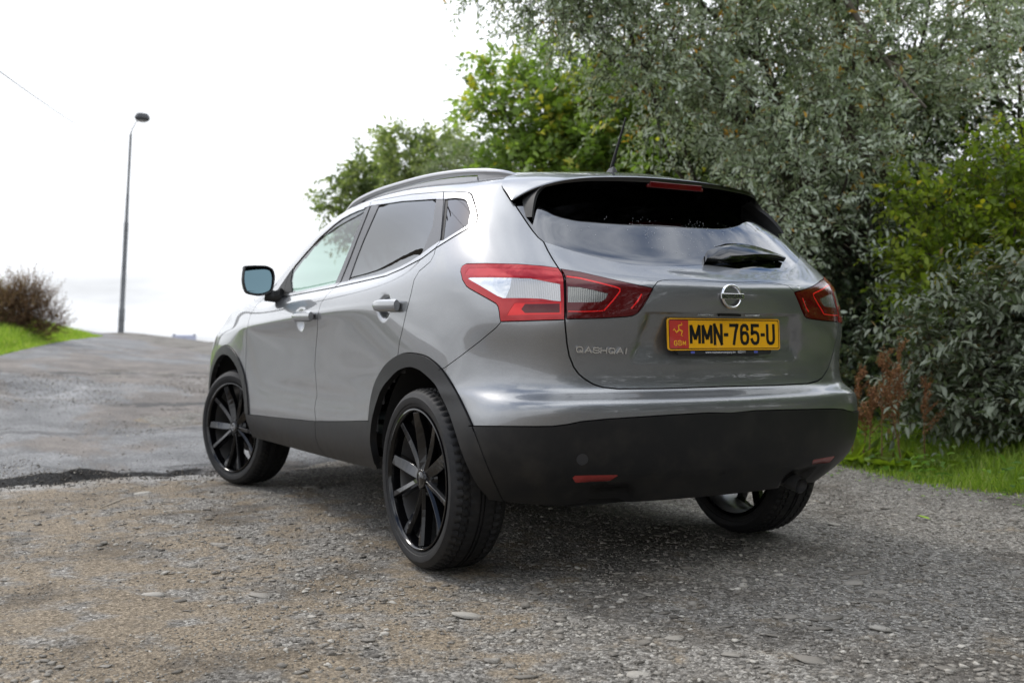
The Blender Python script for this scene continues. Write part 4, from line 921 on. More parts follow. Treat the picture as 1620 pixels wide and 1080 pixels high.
# Panel, glass and lamp outlines on the body surface, in metres in the car frame (closed flag, points).
# ('T', row) / ('N', row) are points on the tail / nose centre line at that row of the body net.
OUTLINES = {
 'win_outer': (1, [(1.8996,0.8114,1.0894), (1.8177,0.8122,1.0913), (1.7379,0.8129,1.0931), (1.6601,0.8136,1.0949), (1.5839,0.8143,1.0967), (1.5092,0.8152,1.0983), (1.436,0.8161,1.1), (1.3642,0.8171,1.1015), (1.2939,0.8182,1.1031), (1.2251,0.8193,1.1045), (1.1577,0.8204,1.106), (1.0918,0.8216,1.1074), (1.0311,0.822,1.1094), (0.9714,0.8226,1.1113), (0.9127,0.8232,1.1132), (0.8549,0.8239,1.1151), (0.7979,0.8248,1.1169), (0.7415,0.8259,1.1186), (0.6807,0.8271,1.1207), (0.6204,0.8286,1.1227), (0.5605,0.8305,1.1246), (0.501,0.8328,1.1264), (0.4417,0.8354,1.1281), (0.4015,0.8342,1.1333), (0.361,0.8333,1.1385), (0.3205,0.8328,1.1435), (0.2802,0.8323,1.1484), (0.2452,0.8308,1.1547), (0.2104,0.8293,1.1609), (0.176,0.8279,1.1671), (0.1424,0.8264,1.1732), (0.1096,0.8247,1.1792), (0.0792,0.82,1.1904), (0.0496,0.8151,1.2015), (0.0214,0.8098,1.2126), (-0.0048,0.8058,1.2201), (-0.0294,0.8013,1.2277), (-0.0525,0.7961,1.2353), (-0.074,0.7903,1.243), (-0.0939,0.7839,1.2508), (-0.1132,0.7769,1.2582), (-0.1308,0.7693,1.2658), (-0.1468,0.7609,1.2735), (-0.1613,0.7518,1.2813), (-0.1708,0.7415,1.2912), (-0.1721,0.7321,1.3021), (-0.1583,0.7217,1.3197), (-0.1102,0.7036,1.3571), (-0.0801,0.6937,1.3774), (-0.0484,0.6831,1.3982), (-0.0147,0.6716,1.4196), (0.0028,0.6677,1.428), (0.027,0.6657,1.4354), (0.0583,0.6663,1.4409), (0.0986,0.6667,1.447), (0.1413,0.6662,1.4535), (0.1909,0.667,1.4588), (0.243,0.667,1.4644), (0.2859,0.6675,1.4679), (0.3303,0.6677,1.4716), (0.3764,0.6674,1.4755), (0.424,0.6668,1.4795), (0.4732,0.6659,1.4838), (0.5241,0.6646,1.4882), (0.5767,0.663,1.4928), (0.6277,0.6626,1.4953), (0.6806,0.6618,1.4979), (0.7354,0.6607,1.5007), (0.7921,0.6591,1.5037), (0.851,0.6572,1.5068), (0.9124,0.6546,1.5103), (0.9763,0.6516,1.5139), (1.0437,0.6477,1.5179), (1.105,0.6478,1.5164), (1.1697,0.6472,1.5151), (1.2389,0.6453,1.5142), (1.3141,0.6417,1.5139), (1.359,0.6453,1.507), (1.4073,0.6479,1.5003), (1.4589,0.6495,1.4938), (1.5149,0.6499,1.4877), (1.5838,0.646,1.4828), (1.6166,0.6553,1.4676), (1.6588,0.6615,1.4533), (1.7076,0.6657,1.4395), (1.7665,0.6666,1.4264), (1.8224,0.6729,1.4063), (1.8558,0.6753,1.3955), (1.879,0.6861,1.3769), (1.9105,0.6938,1.3592), (1.9455,0.7005,1.3415), (1.9766,0.7086,1.322), (2.0104,0.716,1.3025), (2.0459,0.723,1.2829), (2.0824,0.7299,1.2632), (2.1072,0.7408,1.2371), (2.1351,0.7508,1.2111), (2.1639,0.7606,1.1849), (2.1812,0.7716,1.157), (2.196,0.7833,1.129), (2.0765,0.802,1.0962)]),
 'glass_front': (1, [(1.8073,0.7994,1.1106), (1.7164,0.8,1.1129), (1.6281,0.8005,1.1152), (1.5421,0.801,1.1175), (1.458,0.8017,1.1196), (1.3904,0.8023,1.1214), (1.324,0.8029,1.1231), (1.2589,0.8036,1.1248), (1.1951,0.8043,1.1264), (1.1324,0.8051,1.128), (1.1399,0.7918,1.1524), (1.1402,0.7812,1.1764), (1.1369,0.7718,1.2002), (1.1332,0.7644,1.2206), (1.1284,0.7573,1.241), (1.1231,0.7504,1.2613), (1.1175,0.7437,1.2816), (1.1116,0.737,1.3018), (1.1073,0.7291,1.3259), (1.1031,0.7212,1.3499), (1.0992,0.7131,1.3739), (1.0961,0.7048,1.3981), (1.0921,0.6972,1.4191), (1.0895,0.689,1.4403), (1.0893,0.6799,1.4618), (1.0931,0.6691,1.4839), (1.1916,0.6674,1.4837), (1.29,0.6686,1.4767), (1.3427,0.6699,1.471), (1.3968,0.6712,1.4652), (1.4445,0.6752,1.4542), (1.4938,0.6789,1.443), (1.5342,0.6838,1.4298), (1.5759,0.6885,1.4165), (1.6189,0.693,1.403), (1.6629,0.6973,1.3895), (1.7019,0.7038,1.3709), (1.7422,0.71,1.3522), (1.7837,0.7161,1.3333), (1.8263,0.722,1.3143), (1.8635,0.7277,1.2961), (1.9013,0.7333,1.2776), (1.9398,0.7389,1.259), (1.9579,0.746,1.2376), (1.9763,0.753,1.216), (1.9943,0.7603,1.1943), (1.9867,0.7698,1.1684), (1.9758,0.7803,1.1425), (1.9582,0.7929,1.1164)]),
 'glass_rear': (1, [(0.9511,0.8062,1.1349), (0.8638,0.8087,1.1357), (0.7785,0.8113,1.1364), (0.7106,0.8131,1.1379), (0.6432,0.8153,1.1392), (0.5765,0.8179,1.1404), (0.5101,0.8209,1.1416), (0.4629,0.8208,1.1463), (0.4156,0.8211,1.1509), (0.3677,0.8213,1.156), (0.3202,0.8217,1.161), (0.2748,0.8202,1.1692), (0.23,0.8189,1.1772), (0.186,0.8161,1.1876), (0.1431,0.8133,1.1979), (0.147,0.8038,1.2163), (0.1502,0.7946,1.2347), (0.153,0.7855,1.2532), (0.1556,0.7763,1.2718), (0.1584,0.767,1.2906), (0.1615,0.7576,1.3094), (0.18,0.7462,1.3312), (0.1986,0.7348,1.3532), (0.2177,0.7231,1.3755), (0.2405,0.7073,1.4048), (0.2663,0.69,1.435), (0.3133,0.6893,1.4391), (0.3619,0.6883,1.4434), (0.412,0.687,1.4478), (0.4634,0.6855,1.4524), (0.5163,0.6838,1.4572), (0.5708,0.6819,1.4621), (0.6268,0.6797,1.4672), (0.6813,0.6785,1.4702), (0.7375,0.6771,1.4734), (0.7955,0.6753,1.4767), (0.8552,0.6733,1.4802), (0.9167,0.6711,1.4838), (0.9151,0.6816,1.4622), (0.9171,0.6907,1.4411), (0.9214,0.6989,1.4203), (0.9266,0.7061,1.4006), (0.9326,0.713,1.381), (0.9392,0.7197,1.3614), (0.9462,0.7263,1.3419), (0.9533,0.7328,1.3223), (0.9577,0.7403,1.2997), (0.9621,0.748,1.2771), (0.9661,0.7557,1.2545), (0.9695,0.7637,1.2318), (0.9696,0.7725,1.2078), (0.9679,0.7821,1.1837), (0.9628,0.7929,1.1594)]),
 'glass_quarter': (1, [(-0.0115,0.7947,1.2408), (-0.0362,0.7895,1.2486), (-0.0591,0.7837,1.2566), (-0.0802,0.777,1.2646), (-0.0997,0.77,1.272), (-0.1175,0.7623,1.2795), (-0.1337,0.7539,1.2872), (-0.1422,0.7464,1.2948), (-0.1308,0.7352,1.3129), (-0.0989,0.7215,1.3396), (-0.063,0.7094,1.3642), (-0.0234,0.6964,1.3895), (0.0011,0.6914,1.4009), (0.0288,0.6896,1.4085), (0.094,0.6899,1.4184), (0.1564,0.6916,1.4234), (0.1314,0.7065,1.3991), (0.1082,0.7205,1.3753), (0.0861,0.734,1.3519), (0.0648,0.747,1.3289), (0.0445,0.7595,1.3064), (0.0251,0.7717,1.2842), (0.0064,0.7834,1.2624)]),
 'pillar_b1': (1, [(1.1324,0.8051,1.128), (1.0662,0.8061,1.1294), (1.0751,0.7937,1.1516), (1.0775,0.7838,1.1735), (1.0767,0.775,1.1952), (1.0739,0.7669,1.2168), (1.07,0.7593,1.2384), (1.0661,0.7513,1.2616), (1.0618,0.7435,1.2848), (1.0572,0.7358,1.3079), (1.0525,0.7282,1.3311), (1.0479,0.7205,1.3542), (1.0435,0.7139,1.3739), (1.0395,0.7071,1.3936), (1.0363,0.7,1.4134), (1.0342,0.6924,1.4334), (1.0338,0.6842,1.4536), (1.0362,0.6748,1.4741), (1.0437,0.6634,1.4954), (1.0931,0.6691,1.4839), (1.0893,0.6799,1.4618), (1.0895,0.689,1.4403), (1.0921,0.6972,1.4191), (1.0961,0.7048,1.3981), (1.0992,0.7131,1.3739), (1.1031,0.7212,1.3499), (1.1073,0.7291,1.3259), (1.1116,0.737,1.3018), (1.1175,0.7437,1.2816), (1.1231,0.7504,1.2613), (1.1284,0.7573,1.241), (1.1332,0.7644,1.2206), (1.1369,0.7718,1.2002), (1.1402,0.7812,1.1764), (1.1399,0.7918,1.1524)]),
 'pillar_b2': (1, [(1.0456,0.806,1.1306), (0.9511,0.8062,1.1349), (0.9628,0.7929,1.1594), (0.9679,0.7821,1.1837), (0.9696,0.7725,1.2078), (0.9695,0.7637,1.2318), (0.9661,0.7557,1.2545), (0.9621,0.748,1.2771), (0.9577,0.7403,1.2997), (0.9533,0.7328,1.3223), (0.9462,0.7263,1.3419), (0.9392,0.7197,1.3614), (0.9326,0.713,1.381), (0.9266,0.7061,1.4006), (0.9214,0.6989,1.4203), (0.9171,0.6907,1.4411), (0.9151,0.6816,1.4622), (0.9167,0.6711,1.4838), (1.024,0.664,1.4947), (1.0164,0.6756,1.4728), (1.0138,0.6852,1.4517), (1.0139,0.6937,1.4309), (1.0159,0.7014,1.4104), (1.0189,0.7086,1.39), (1.0227,0.7156,1.3697), (1.0269,0.7224,1.3494), (1.0311,0.7299,1.3269), (1.0354,0.7374,1.3044), (1.0396,0.7449,1.2819), (1.0435,0.7525,1.2594), (1.0469,0.7602,1.2369), (1.0511,0.7677,1.2159), (1.0542,0.7756,1.1948), (1.0555,0.7842,1.1736), (1.0536,0.794,1.1522)]),
 'pillar_c': (1, [(0.1431,0.8133,1.1979), (0.1067,0.8092,1.2094), (0.0718,0.8046,1.2209), (0.0421,0.8006,1.23), (0.014,0.7959,1.2392), (0.0333,0.782,1.2656), (0.0534,0.7675,1.2925), (0.0735,0.7557,1.314), (0.0941,0.7437,1.3358), (0.1153,0.7313,1.3579), (0.137,0.7186,1.3803), (0.1598,0.7055,1.4031), (0.1842,0.6914,1.4263), (0.2663,0.69,1.435), (0.2405,0.7073,1.4048), (0.2177,0.7231,1.3755), (0.1986,0.7348,1.3532), (0.18,0.7462,1.3312), (0.1615,0.7576,1.3094), (0.1584,0.767,1.2906), (0.1556,0.7763,1.2718), (0.153,0.7855,1.2532), (0.1502,0.7946,1.2347), (0.147,0.8038,1.2163)]),
 'sail': (1, [(2.1349,0.802,1.0947), (2.0291,0.8024,1.0972), (1.9247,0.8035,1.0996), (1.7949,0.8,1.1101), (1.8657,0.7805,1.1469), (1.9241,0.7652,1.1839), (1.9393,0.7532,1.2175), (1.9542,0.7413,1.2512), (1.985,0.7473,1.2321), (2.0158,0.7534,1.2128), (2.0401,0.7599,1.1931), (2.0635,0.7668,1.1731), (2.0895,0.7747,1.1514), (2.1123,0.7838,1.1293)]),
 'pillar_gap': (1, [(1.1377,0.8063,1.1258), (1.0724,0.8069,1.1278), (1.0083,0.8076,1.1298), (0.9454,0.8084,1.1317), (0.9577,0.7967,1.152), (0.9641,0.7871,1.1721), (0.9675,0.7787,1.1921), (0.9691,0.771,1.2119), (0.9695,0.7637,1.2318), (0.9661,0.7557,1.2545), (0.9621,0.748,1.2771), (0.9577,0.7403,1.2997), (0.9533,0.7328,1.3223), (0.9462,0.7263,1.3419), (0.9392,0.7197,1.3614), (0.9326,0.713,1.381), (0.9266,0.7061,1.4006), (0.9214,0.6989,1.4203), (0.9169,0.6903,1.4422), (0.915,0.6806,1.4644), (0.9174,0.6692,1.4872), (0.9784,0.6677,1.4891), (1.0413,0.6659,1.491), (1.1065,0.6638,1.4932), (1.1006,0.6754,1.4711), (1.0998,0.6849,1.4498), (1.1018,0.6933,1.4289), (1.1057,0.701,1.4082), (1.1084,0.7096,1.3839), (1.112,0.7177,1.3598), (1.1161,0.7257,1.3357), (1.1204,0.7336,1.3117), (1.1264,0.7403,1.2914), (1.1322,0.7469,1.2711), (1.1378,0.7537,1.2508), (1.1428,0.7607,1.2304), (1.1472,0.768,1.2099), (1.1495,0.7759,1.1891), (1.15,0.7844,1.1682), (1.1472,0.7941,1.1472)]),
 'seal_c': (1, [(0.014,0.7959,1.2392), (-0.0115,0.7947,1.2408), (0.0064,0.7834,1.2624), (0.0251,0.7717,1.2842), (0.0445,0.7595,1.3064), (0.0648,0.747,1.3289), (0.0861,0.734,1.3519), (0.1082,0.7205,1.3753), (0.1314,0.7065,1.3991), (0.1564,0.6916,1.4234), (0.1842,0.6914,1.4263), (0.1598,0.7055,1.4031), (0.137,0.7186,1.3803), (0.1153,0.7313,1.3579), (0.0941,0.7437,1.3358), (0.0735,0.7557,1.314), (0.0534,0.7675,1.2925), (0.0333,0.782,1.2656)]),
 'A_shut': (0, [(2.1694,0.7986,1.0994), (2.3068,0.8021,1.095), (2.3398,0.8279,1.0649), (2.3129,0.8512,1.0405), (2.3119,0.8669,1.017), (2.31,0.8855,0.9702), (2.3006,0.8932,0.9433), (2.3207,0.8926,0.9166), (2.3329,0.8904,0.8898), (2.3424,0.8889,0.8629), (2.3503,0.888,0.8359), (2.3567,0.8873,0.8089), (2.3603,0.8869,0.7801), (2.363,0.8867,0.7512), (2.3648,0.8868,0.7223), (2.3657,0.8871,0.6935), (2.3652,0.8878,0.6646), (2.3633,0.8889,0.6359), (2.3594,0.8903,0.6074), (2.3555,0.8916,0.579), (2.352,0.8929,0.5506), (2.3489,0.894,0.5223), (2.3465,0.895,0.4939), (2.3453,0.8956,0.4654), (2.3478,0.8952,0.4367), (2.3531,0.891,0.4067), (2.3777,0.8814,0.3751), (2.3717,0.8668,0.3413), (2.3704,0.8522,0.3102), (2.3859,0.8524,0.3102)]),
 'B_shut': (0, [(1.0658,0.6464,1.519), (1.0427,0.6634,1.4955), (1.0327,0.675,1.4739), (1.0279,0.6845,1.4531), (1.0258,0.6928,1.4326), (1.0255,0.7005,1.4125), (1.0263,0.7077,1.3924), (1.0278,0.7146,1.3725), (1.0298,0.7213,1.3527), (1.0351,0.7276,1.3336), (1.0404,0.7339,1.3144), (1.0458,0.7402,1.2953), (1.0511,0.7466,1.2762), (1.0561,0.7531,1.257), (1.0608,0.7596,1.2378), (1.0638,0.7673,1.2163), (1.0657,0.7754,1.1948), (1.0657,0.7841,1.1732), (1.0624,0.7941,1.1515), (1.0525,0.8065,1.1294), (1.0927,0.8212,1.1077), (1.0909,0.8429,1.0876), (1.0939,0.8627,1.0678), (1.0961,0.8758,1.0484), (1.1084,0.8854,1.0295), (1.0942,0.8973,1.0009), (1.1107,0.8985,0.9732), (1.1243,0.8942,0.9479), (1.139,0.8896,0.9224), (1.1517,0.8857,0.8967), (1.1687,0.8824,0.8709), (1.1844,0.8795,0.8449), (1.1988,0.8771,0.8188), (1.2091,0.8751,0.7927), (1.2183,0.8735,0.7664), (1.2265,0.8723,0.7401), (1.2238,0.8715,0.718), (1.2204,0.8711,0.6959), (1.2161,0.8709,0.6739), (1.2117,0.871,0.6495), (1.2067,0.8713,0.6251), (1.2006,0.8719,0.6008), (1.2174,0.8736,0.5654), (1.2212,0.8755,0.5381), (1.211,0.8769,0.5176), (1.2013,0.8782,0.4972), (1.1927,0.8791,0.4768), (1.1873,0.8796,0.4512), (1.1848,0.879,0.4253), (1.1867,0.8769,0.3991), (1.1717,0.8697,0.3641), (1.1389,0.8576,0.3335), (1.1182,0.8504,0.3187), (1.0981,0.8484,0.3148)]),
 'C_shut': (0, [(0.24,0.6671,1.464), (0.2064,0.6849,1.4378), (0.1777,0.7002,1.4126), (0.1514,0.7144,1.388), (0.1262,0.728,1.3639), (0.1019,0.7412,1.3402), (0.0815,0.7531,1.3188), (0.0615,0.7646,1.2977), (0.0421,0.7759,1.2769), (0.0233,0.7869,1.2563), (0.0052,0.7976,1.236), (0.0214,0.8098,1.2126), (0.0077,0.8217,1.1895), (0.0115,0.8357,1.1611), (0.0449,0.844,1.144), (0.0802,0.8516,1.1276), (0.0872,0.8591,1.1107), (0.0956,0.866,1.0939), (0.0911,0.8724,1.0752), (0.0887,0.8779,1.0567), (0.0881,0.8827,1.0382), (0.0908,0.8861,1.0216), (0.0958,0.8885,1.0051), (0.102,0.8904,0.9886), (0.109,0.8919,0.9721), (0.1176,0.8934,0.9503), (0.1272,0.8945,0.9284), (0.1376,0.8952,0.9065), (0.1468,0.8956,0.8894), (0.1565,0.8958,0.8722), (0.1666,0.8958,0.855), (0.1732,0.8956,0.8352), (0.1803,0.8952,0.8154), (0.1879,0.8946,0.7955)]),
 'front_door': (1, [(2.1694,0.7986,1.0994), (2.3068,0.8021,1.095), (2.3398,0.8279,1.0649), (2.3129,0.8512,1.0405), (2.3119,0.8669,1.017), (2.31,0.8855,0.9702), (2.3006,0.8932,0.9433), (2.3207,0.8926,0.9166), (2.3329,0.8904,0.8898), (2.3424,0.8889,0.8629), (2.3503,0.888,0.8359), (2.3567,0.8873,0.8089), (2.3603,0.8869,0.7801), (2.363,0.8867,0.7512), (2.3648,0.8868,0.7223), (2.3657,0.8871,0.6935), (2.3652,0.8878,0.6646), (2.3633,0.8889,0.6359), (2.3594,0.8903,0.6074), (2.3555,0.8916,0.579), (2.352,0.8929,0.5506), (2.3489,0.894,0.5223), (2.3465,0.895,0.4939), (2.3453,0.8956,0.4654), (2.3478,0.8952,0.4367), (2.3531,0.891,0.4067), (2.3777,0.8814,0.3751), (2.3717,0.8668,0.3413), (2.3704,0.8522,0.3102), (2.3859,0.8524,0.3102), (1.9,0.84,0.285), (1.4,0.84,0.285), (1.0981,0.8484,0.3148), (1.1182,0.8504,0.3187), (1.1389,0.8576,0.3335), (1.1717,0.8697,0.3641), (1.1867,0.8769,0.3991), (1.1848,0.879,0.4253), (1.1873,0.8796,0.4512), (1.1927,0.8791,0.4768), (1.2013,0.8782,0.4972), (1.211,0.8769,0.5176), (1.2212,0.8755,0.5381), (1.2174,0.8736,0.5654), (1.2006,0.8719,0.6008), (1.2067,0.8713,0.6251), (1.2117,0.871,0.6495), (1.2161,0.8709,0.6739), (1.2204,0.8711,0.6959), (1.2238,0.8715,0.718), (1.2265,0.8723,0.7401), (1.2183,0.8735,0.7664), (1.2091,0.8751,0.7927), (1.1988,0.8771,0.8188), (1.1844,0.8795,0.8449), (1.1687,0.8824,0.8709), (1.1517,0.8857,0.8967), (1.139,0.8896,0.9224), (1.1243,0.8942,0.9479), (1.1107,0.8985,0.9732), (1.0942,0.8973,1.0009), (1.1084,0.8854,1.0295), (1.0961,0.8758,1.0484), (1.0939,0.8627,1.0678), (1.0909,0.8429,1.0876), (1.0927,0.8212,1.1077), (1.1587,0.8201,1.1064), (1.2262,0.8189,1.1049), (1.2951,0.8178,1.1035), (1.3656,0.8167,1.102), (1.4375,0.8156,1.1005), (1.5108,0.8146,1.0989), (1.5855,0.8138,1.0972), (1.6617,0.813,1.0955), (1.7396,0.8123,1.0938), (1.8195,0.8116,1.092), (1.9016,0.8108,1.0902), (2.0359,0.8039,1.0948)]),
 'rear_door': (1, [(1.0927,0.8212,1.1077), (1.0909,0.8429,1.0876), (1.0939,0.8627,1.0678), (1.0961,0.8758,1.0484), (1.1084,0.8854,1.0295), (1.0942,0.8973,1.0009), (1.1107,0.8985,0.9732), (1.1243,0.8942,0.9479), (1.139,0.8896,0.9224), (1.1517,0.8857,0.8967), (1.1687,0.8824,0.8709), (1.1844,0.8795,0.8449), (1.1988,0.8771,0.8188), (1.2091,0.8751,0.7927), (1.2183,0.8735,0.7664), (1.2265,0.8723,0.7401), (1.2238,0.8715,0.718), (1.2204,0.8711,0.6959), (1.2161,0.8709,0.6739), (1.2117,0.871,0.6495), (1.2067,0.8713,0.6251), (1.2006,0.8719,0.6008), (1.2174,0.8736,0.5654), (1.2212,0.8755,0.5381), (1.211,0.8769,0.5176), (1.2013,0.8782,0.4972), (1.1927,0.8791,0.4768), (1.1873,0.8796,0.4512), (1.1848,0.879,0.4253), (1.1867,0.8769,0.3991), (1.1717,0.8697,0.3641), (1.1389,0.8576,0.3335), (1.1182,0.8504,0.3187), (1.0981,0.8484,0.3148), (0.75,0.85,0.295), (0.4528,0.8588,0.3262), (0.46,0.8611,0.3311), (0.4676,0.8683,0.3465), (0.4769,0.8748,0.3618), (0.4664,0.8826,0.3836), (0.4627,0.8876,0.4045), (0.4642,0.8905,0.4249), (0.469,0.892,0.4449), (0.4665,0.8931,0.4641), (0.4654,0.8935,0.4832), (0.4655,0.8934,0.5022), (0.4668,0.8929,0.5211), (0.4584,0.8923,0.5415), (0.451,0.8912,0.5617), (0.4442,0.8899,0.5818), (0.4373,0.8887,0.6018), (0.4297,0.8878,0.6219), (0.4209,0.8874,0.6419), (0.4116,0.8872,0.6619), (0.4029,0.8867,0.6819), (0.3938,0.8865,0.7017), (0.3573,0.8878,0.719), (0.3206,0.8894,0.7361), (0.2843,0.8911,0.7529), (0.2488,0.8927,0.7694), (0.2176,0.8939,0.785), (0.1875,0.8948,0.8004), (0.1801,0.8953,0.8187), (0.1732,0.8957,0.8368), (0.1666,0.8958,0.855), (0.1565,0.8958,0.8722), (0.1468,0.8956,0.8894), (0.1376,0.8952,0.9065), (0.1272,0.8945,0.9284), (0.1176,0.8934,0.9503), (0.109,0.8919,0.9721), (0.102,0.8904,0.9886), (0.0958,0.8885,1.0051), (0.0908,0.8861,1.0216), (0.0881,0.8827,1.0382), (0.0887,0.8779,1.0567), (0.0911,0.8724,1.0752), (0.0956,0.866,1.0939), (0.0872,0.8591,1.1107), (0.0802,0.8516,1.1276), (0.0449,0.844,1.144), (0.0115,0.8357,1.1611), (0.0077,0.8217,1.1895), (0.0214,0.8098,1.2126), (0.0558,0.8112,1.2088), (0.0923,0.812,1.2051), (0.1306,0.8121,1.2015), (0.1706,0.8118,1.1978), (0.2121,0.8111,1.1942), (0.2547,0.8102,1.1906), (0.2983,0.8092,1.1869), (0.3427,0.8081,1.1831), (0.3877,0.8072,1.1793), (0.4332,0.8063,1.1754), (0.479,0.8057,1.1713), (0.5252,0.8053,1.1672), (0.5715,0.8051,1.1629), (0.618,0.8052,1.1585), (0.6647,0.8056,1.154), (0.7115,0.8063,1.1493), (0.7587,0.8071,1.1446), (0.8061,0.8082,1.1397), (0.8537,0.8096,1.1347), (0.9016,0.8112,1.1296), (0.9495,0.8132,1.1243), (0.9974,0.8155,1.1189), (1.0454,0.8181,1.1134)]),
 'tg_shut': (0, [(0.0373,0.4687,1.5186), (-0.081,0.5433,1.4884), (-0.1072,0.5787,1.4687), (-0.1247,0.5995,1.4472), (-0.1469,0.605,1.4299), (-0.1847,0.6101,1.4039), (-0.2131,0.614,1.3847), (-0.2502,0.6153,1.3614), (-0.2759,0.6181,1.343), (-0.3,0.6201,1.325), (-0.3228,0.6216,1.3073), (-0.3447,0.6226,1.2898), (-0.3686,0.623,1.2707), (-0.3919,0.6232,1.2519), (-0.4259,0.6203,1.2258), (-0.45,0.6136,1.2093), (-0.4702,0.6168,1.1916), (-0.4907,0.6203,1.174), (-0.5087,0.6223,1.1592), (-0.5264,0.6243,1.1444), (-0.5444,0.6252,1.1297), (-0.5618,0.6258,1.1152), (-0.5777,0.6258,1.1014), (-0.5922,0.6249,1.0879), (-0.608,0.6275,1.0657), (-0.6132,0.6303,1.0502), (-0.6171,0.6323,1.0348), (-0.6209,0.6342,1.0195), (-0.6245,0.636,1.0042), (-0.6278,0.6376,0.9889), (-0.6306,0.6394,0.972), (-0.6327,0.6407,0.9551), (-0.6338,0.6414,0.9383), (-0.6338,0.6414,0.9215), (-0.6335,0.6393,0.9043), (-0.6322,0.6366,0.8871), (-0.6303,0.6335,0.8699), (-0.6282,0.6302,0.8526), (-0.6264,0.6244,0.8312), (-0.625,0.6188,0.8098), (-0.6258,0.61,0.7907), (-0.6269,0.6015,0.7716), (-0.6314,0.5835,0.7474), (-0.6379,0.5603,0.729), (-0.6451,0.536,0.7137), (-0.649,0.5206,0.7087), (-0.6531,0.5053,0.7036), (-0.6568,0.486,0.7012), (-0.6603,0.4665,0.6987), (-0.6636,0.4468,0.6962), (-0.6656,0.4279,0.696), (-0.6674,0.4087,0.6957), (-0.669,0.3894,0.6955), (-0.6704,0.3698,0.6952), (-0.6717,0.35,0.6949), (-0.6729,0.3301,0.6946), (-0.674,0.31,0.6943), (-0.6751,0.2898,0.694), (-0.6761,0.2693,0.6937), (-0.68,0,0.694)]),
 'tailgate': (1, [('T',15), (-0.02,0.38,1.531), (0.0373,0.4687,1.5186), (-0.081,0.5433,1.4884), (-0.1072,0.5787,1.4687), (-0.1247,0.5995,1.4472), (-0.1469,0.605,1.4299), (-0.1847,0.6101,1.4039), (-0.2131,0.614,1.3847), (-0.2502,0.6153,1.3614), (-0.2759,0.6181,1.343), (-0.3,0.6201,1.325), (-0.3228,0.6216,1.3073), (-0.3447,0.6226,1.2898), (-0.3686,0.623,1.2707), (-0.3919,0.6232,1.2519), (-0.4259,0.6203,1.2258), (-0.45,0.6136,1.2093), (-0.4702,0.6168,1.1916), (-0.4907,0.6203,1.174), (-0.5087,0.6223,1.1592), (-0.5264,0.6243,1.1444), (-0.5444,0.6252,1.1297), (-0.5618,0.6258,1.1152), (-0.5777,0.6258,1.1014), (-0.5922,0.6249,1.0879), (-0.608,0.6275,1.0657), (-0.6132,0.6303,1.0502), (-0.6171,0.6323,1.0348), (-0.6209,0.6342,1.0195), (-0.6245,0.636,1.0042), (-0.6278,0.6376,0.9889), (-0.6306,0.6394,0.972), (-0.6327,0.6407,0.9551), (-0.6338,0.6414,0.9383), (-0.6338,0.6414,0.9215), (-0.6335,0.6393,0.9043), (-0.6322,0.6366,0.8871), (-0.6303,0.6335,0.8699), (-0.6282,0.6302,0.8526), (-0.6264,0.6244,0.8312), (-0.625,0.6188,0.8098), (-0.6258,0.61,0.7907), (-0.6269,0.6015,0.7716), (-0.6314,0.5835,0.7474), (-0.6379,0.5603,0.729), (-0.6451,0.536,0.7137), (-0.649,0.5206,0.7087), (-0.6531,0.5053,0.7036), (-0.6568,0.486,0.7012), (-0.6603,0.4665,0.6987), (-0.6636,0.4468,0.6962), (-0.6656,0.4279,0.696), (-0.6674,0.4087,0.6957), (-0.669,0.3894,0.6955), (-0.6704,0.3698,0.6952), (-0.6717,0.35,0.6949), (-0.6729,0.3301,0.6946), (-0.674,0.31,0.6943), (-0.6751,0.2898,0.694), (-0.6761,0.2693,0.6937), (-0.68,0,0.694), ('T',-1)]),
 'roof_shut': (0, [(0.041,0.464,1.5196), (-0.03,0.47,1.519), (-0.055,0.4,1.523), (-0.07,0.2,1.535), (-0.075,0,1.538)]),
 'rear_glass': (1, [(-0.2131,0.614,1.3847), (-0.2502,0.6153,1.3614), (-0.2759,0.6181,1.343), (-0.3,0.6201,1.325), (-0.3228,0.6216,1.3073), (-0.3447,0.6226,1.2898), (-0.3686,0.623,1.2707), (-0.3919,0.6232,1.2519), (-0.4259,0.6203,1.2258), (-0.45,0.6136,1.2093), (-0.4615,0.6029,1.2042), (-0.4723,0.5919,1.1991), (-0.4825,0.5806,1.194), (-0.4923,0.569,1.1891), (-0.5017,0.5572,1.1842), (-0.5108,0.5452,1.1793), (-0.5196,0.533,1.1744), (-0.528,0.519,1.17), (-0.5363,0.5048,1.1656), (-0.5443,0.4904,1.1613), (-0.5522,0.476,1.1569), (-0.56,0.4615,1.1526), (-0.5677,0.4469,1.1483), (-0.5753,0.4322,1.1439), (-0.5815,0.418,1.1406), (-0.5876,0.4037,1.1372), (-0.5938,0.3894,1.1339), (-0.6,0.3694,1.1309), (-0.6061,0.3492,1.1279), (-0.6093,0.3296,1.1268), (-0.6123,0.3098,1.1257), (-0.6136,0.286,1.1259), (-0.6148,0.2619,1.1261), (-0.6151,0.2397,1.1266), (-0.6153,0.2173,1.1272), (-0.6153,0.1946,1.1278), (-0.6153,0.1716,1.1285), (-0.615,0.1485,1.1291), (-0.6147,0.125,1.1298), (-0.6,0,1.135), ('T',-1), ('T',13.6), (-0.19,0.4,1.49), (-0.17,0.53,1.46)]),
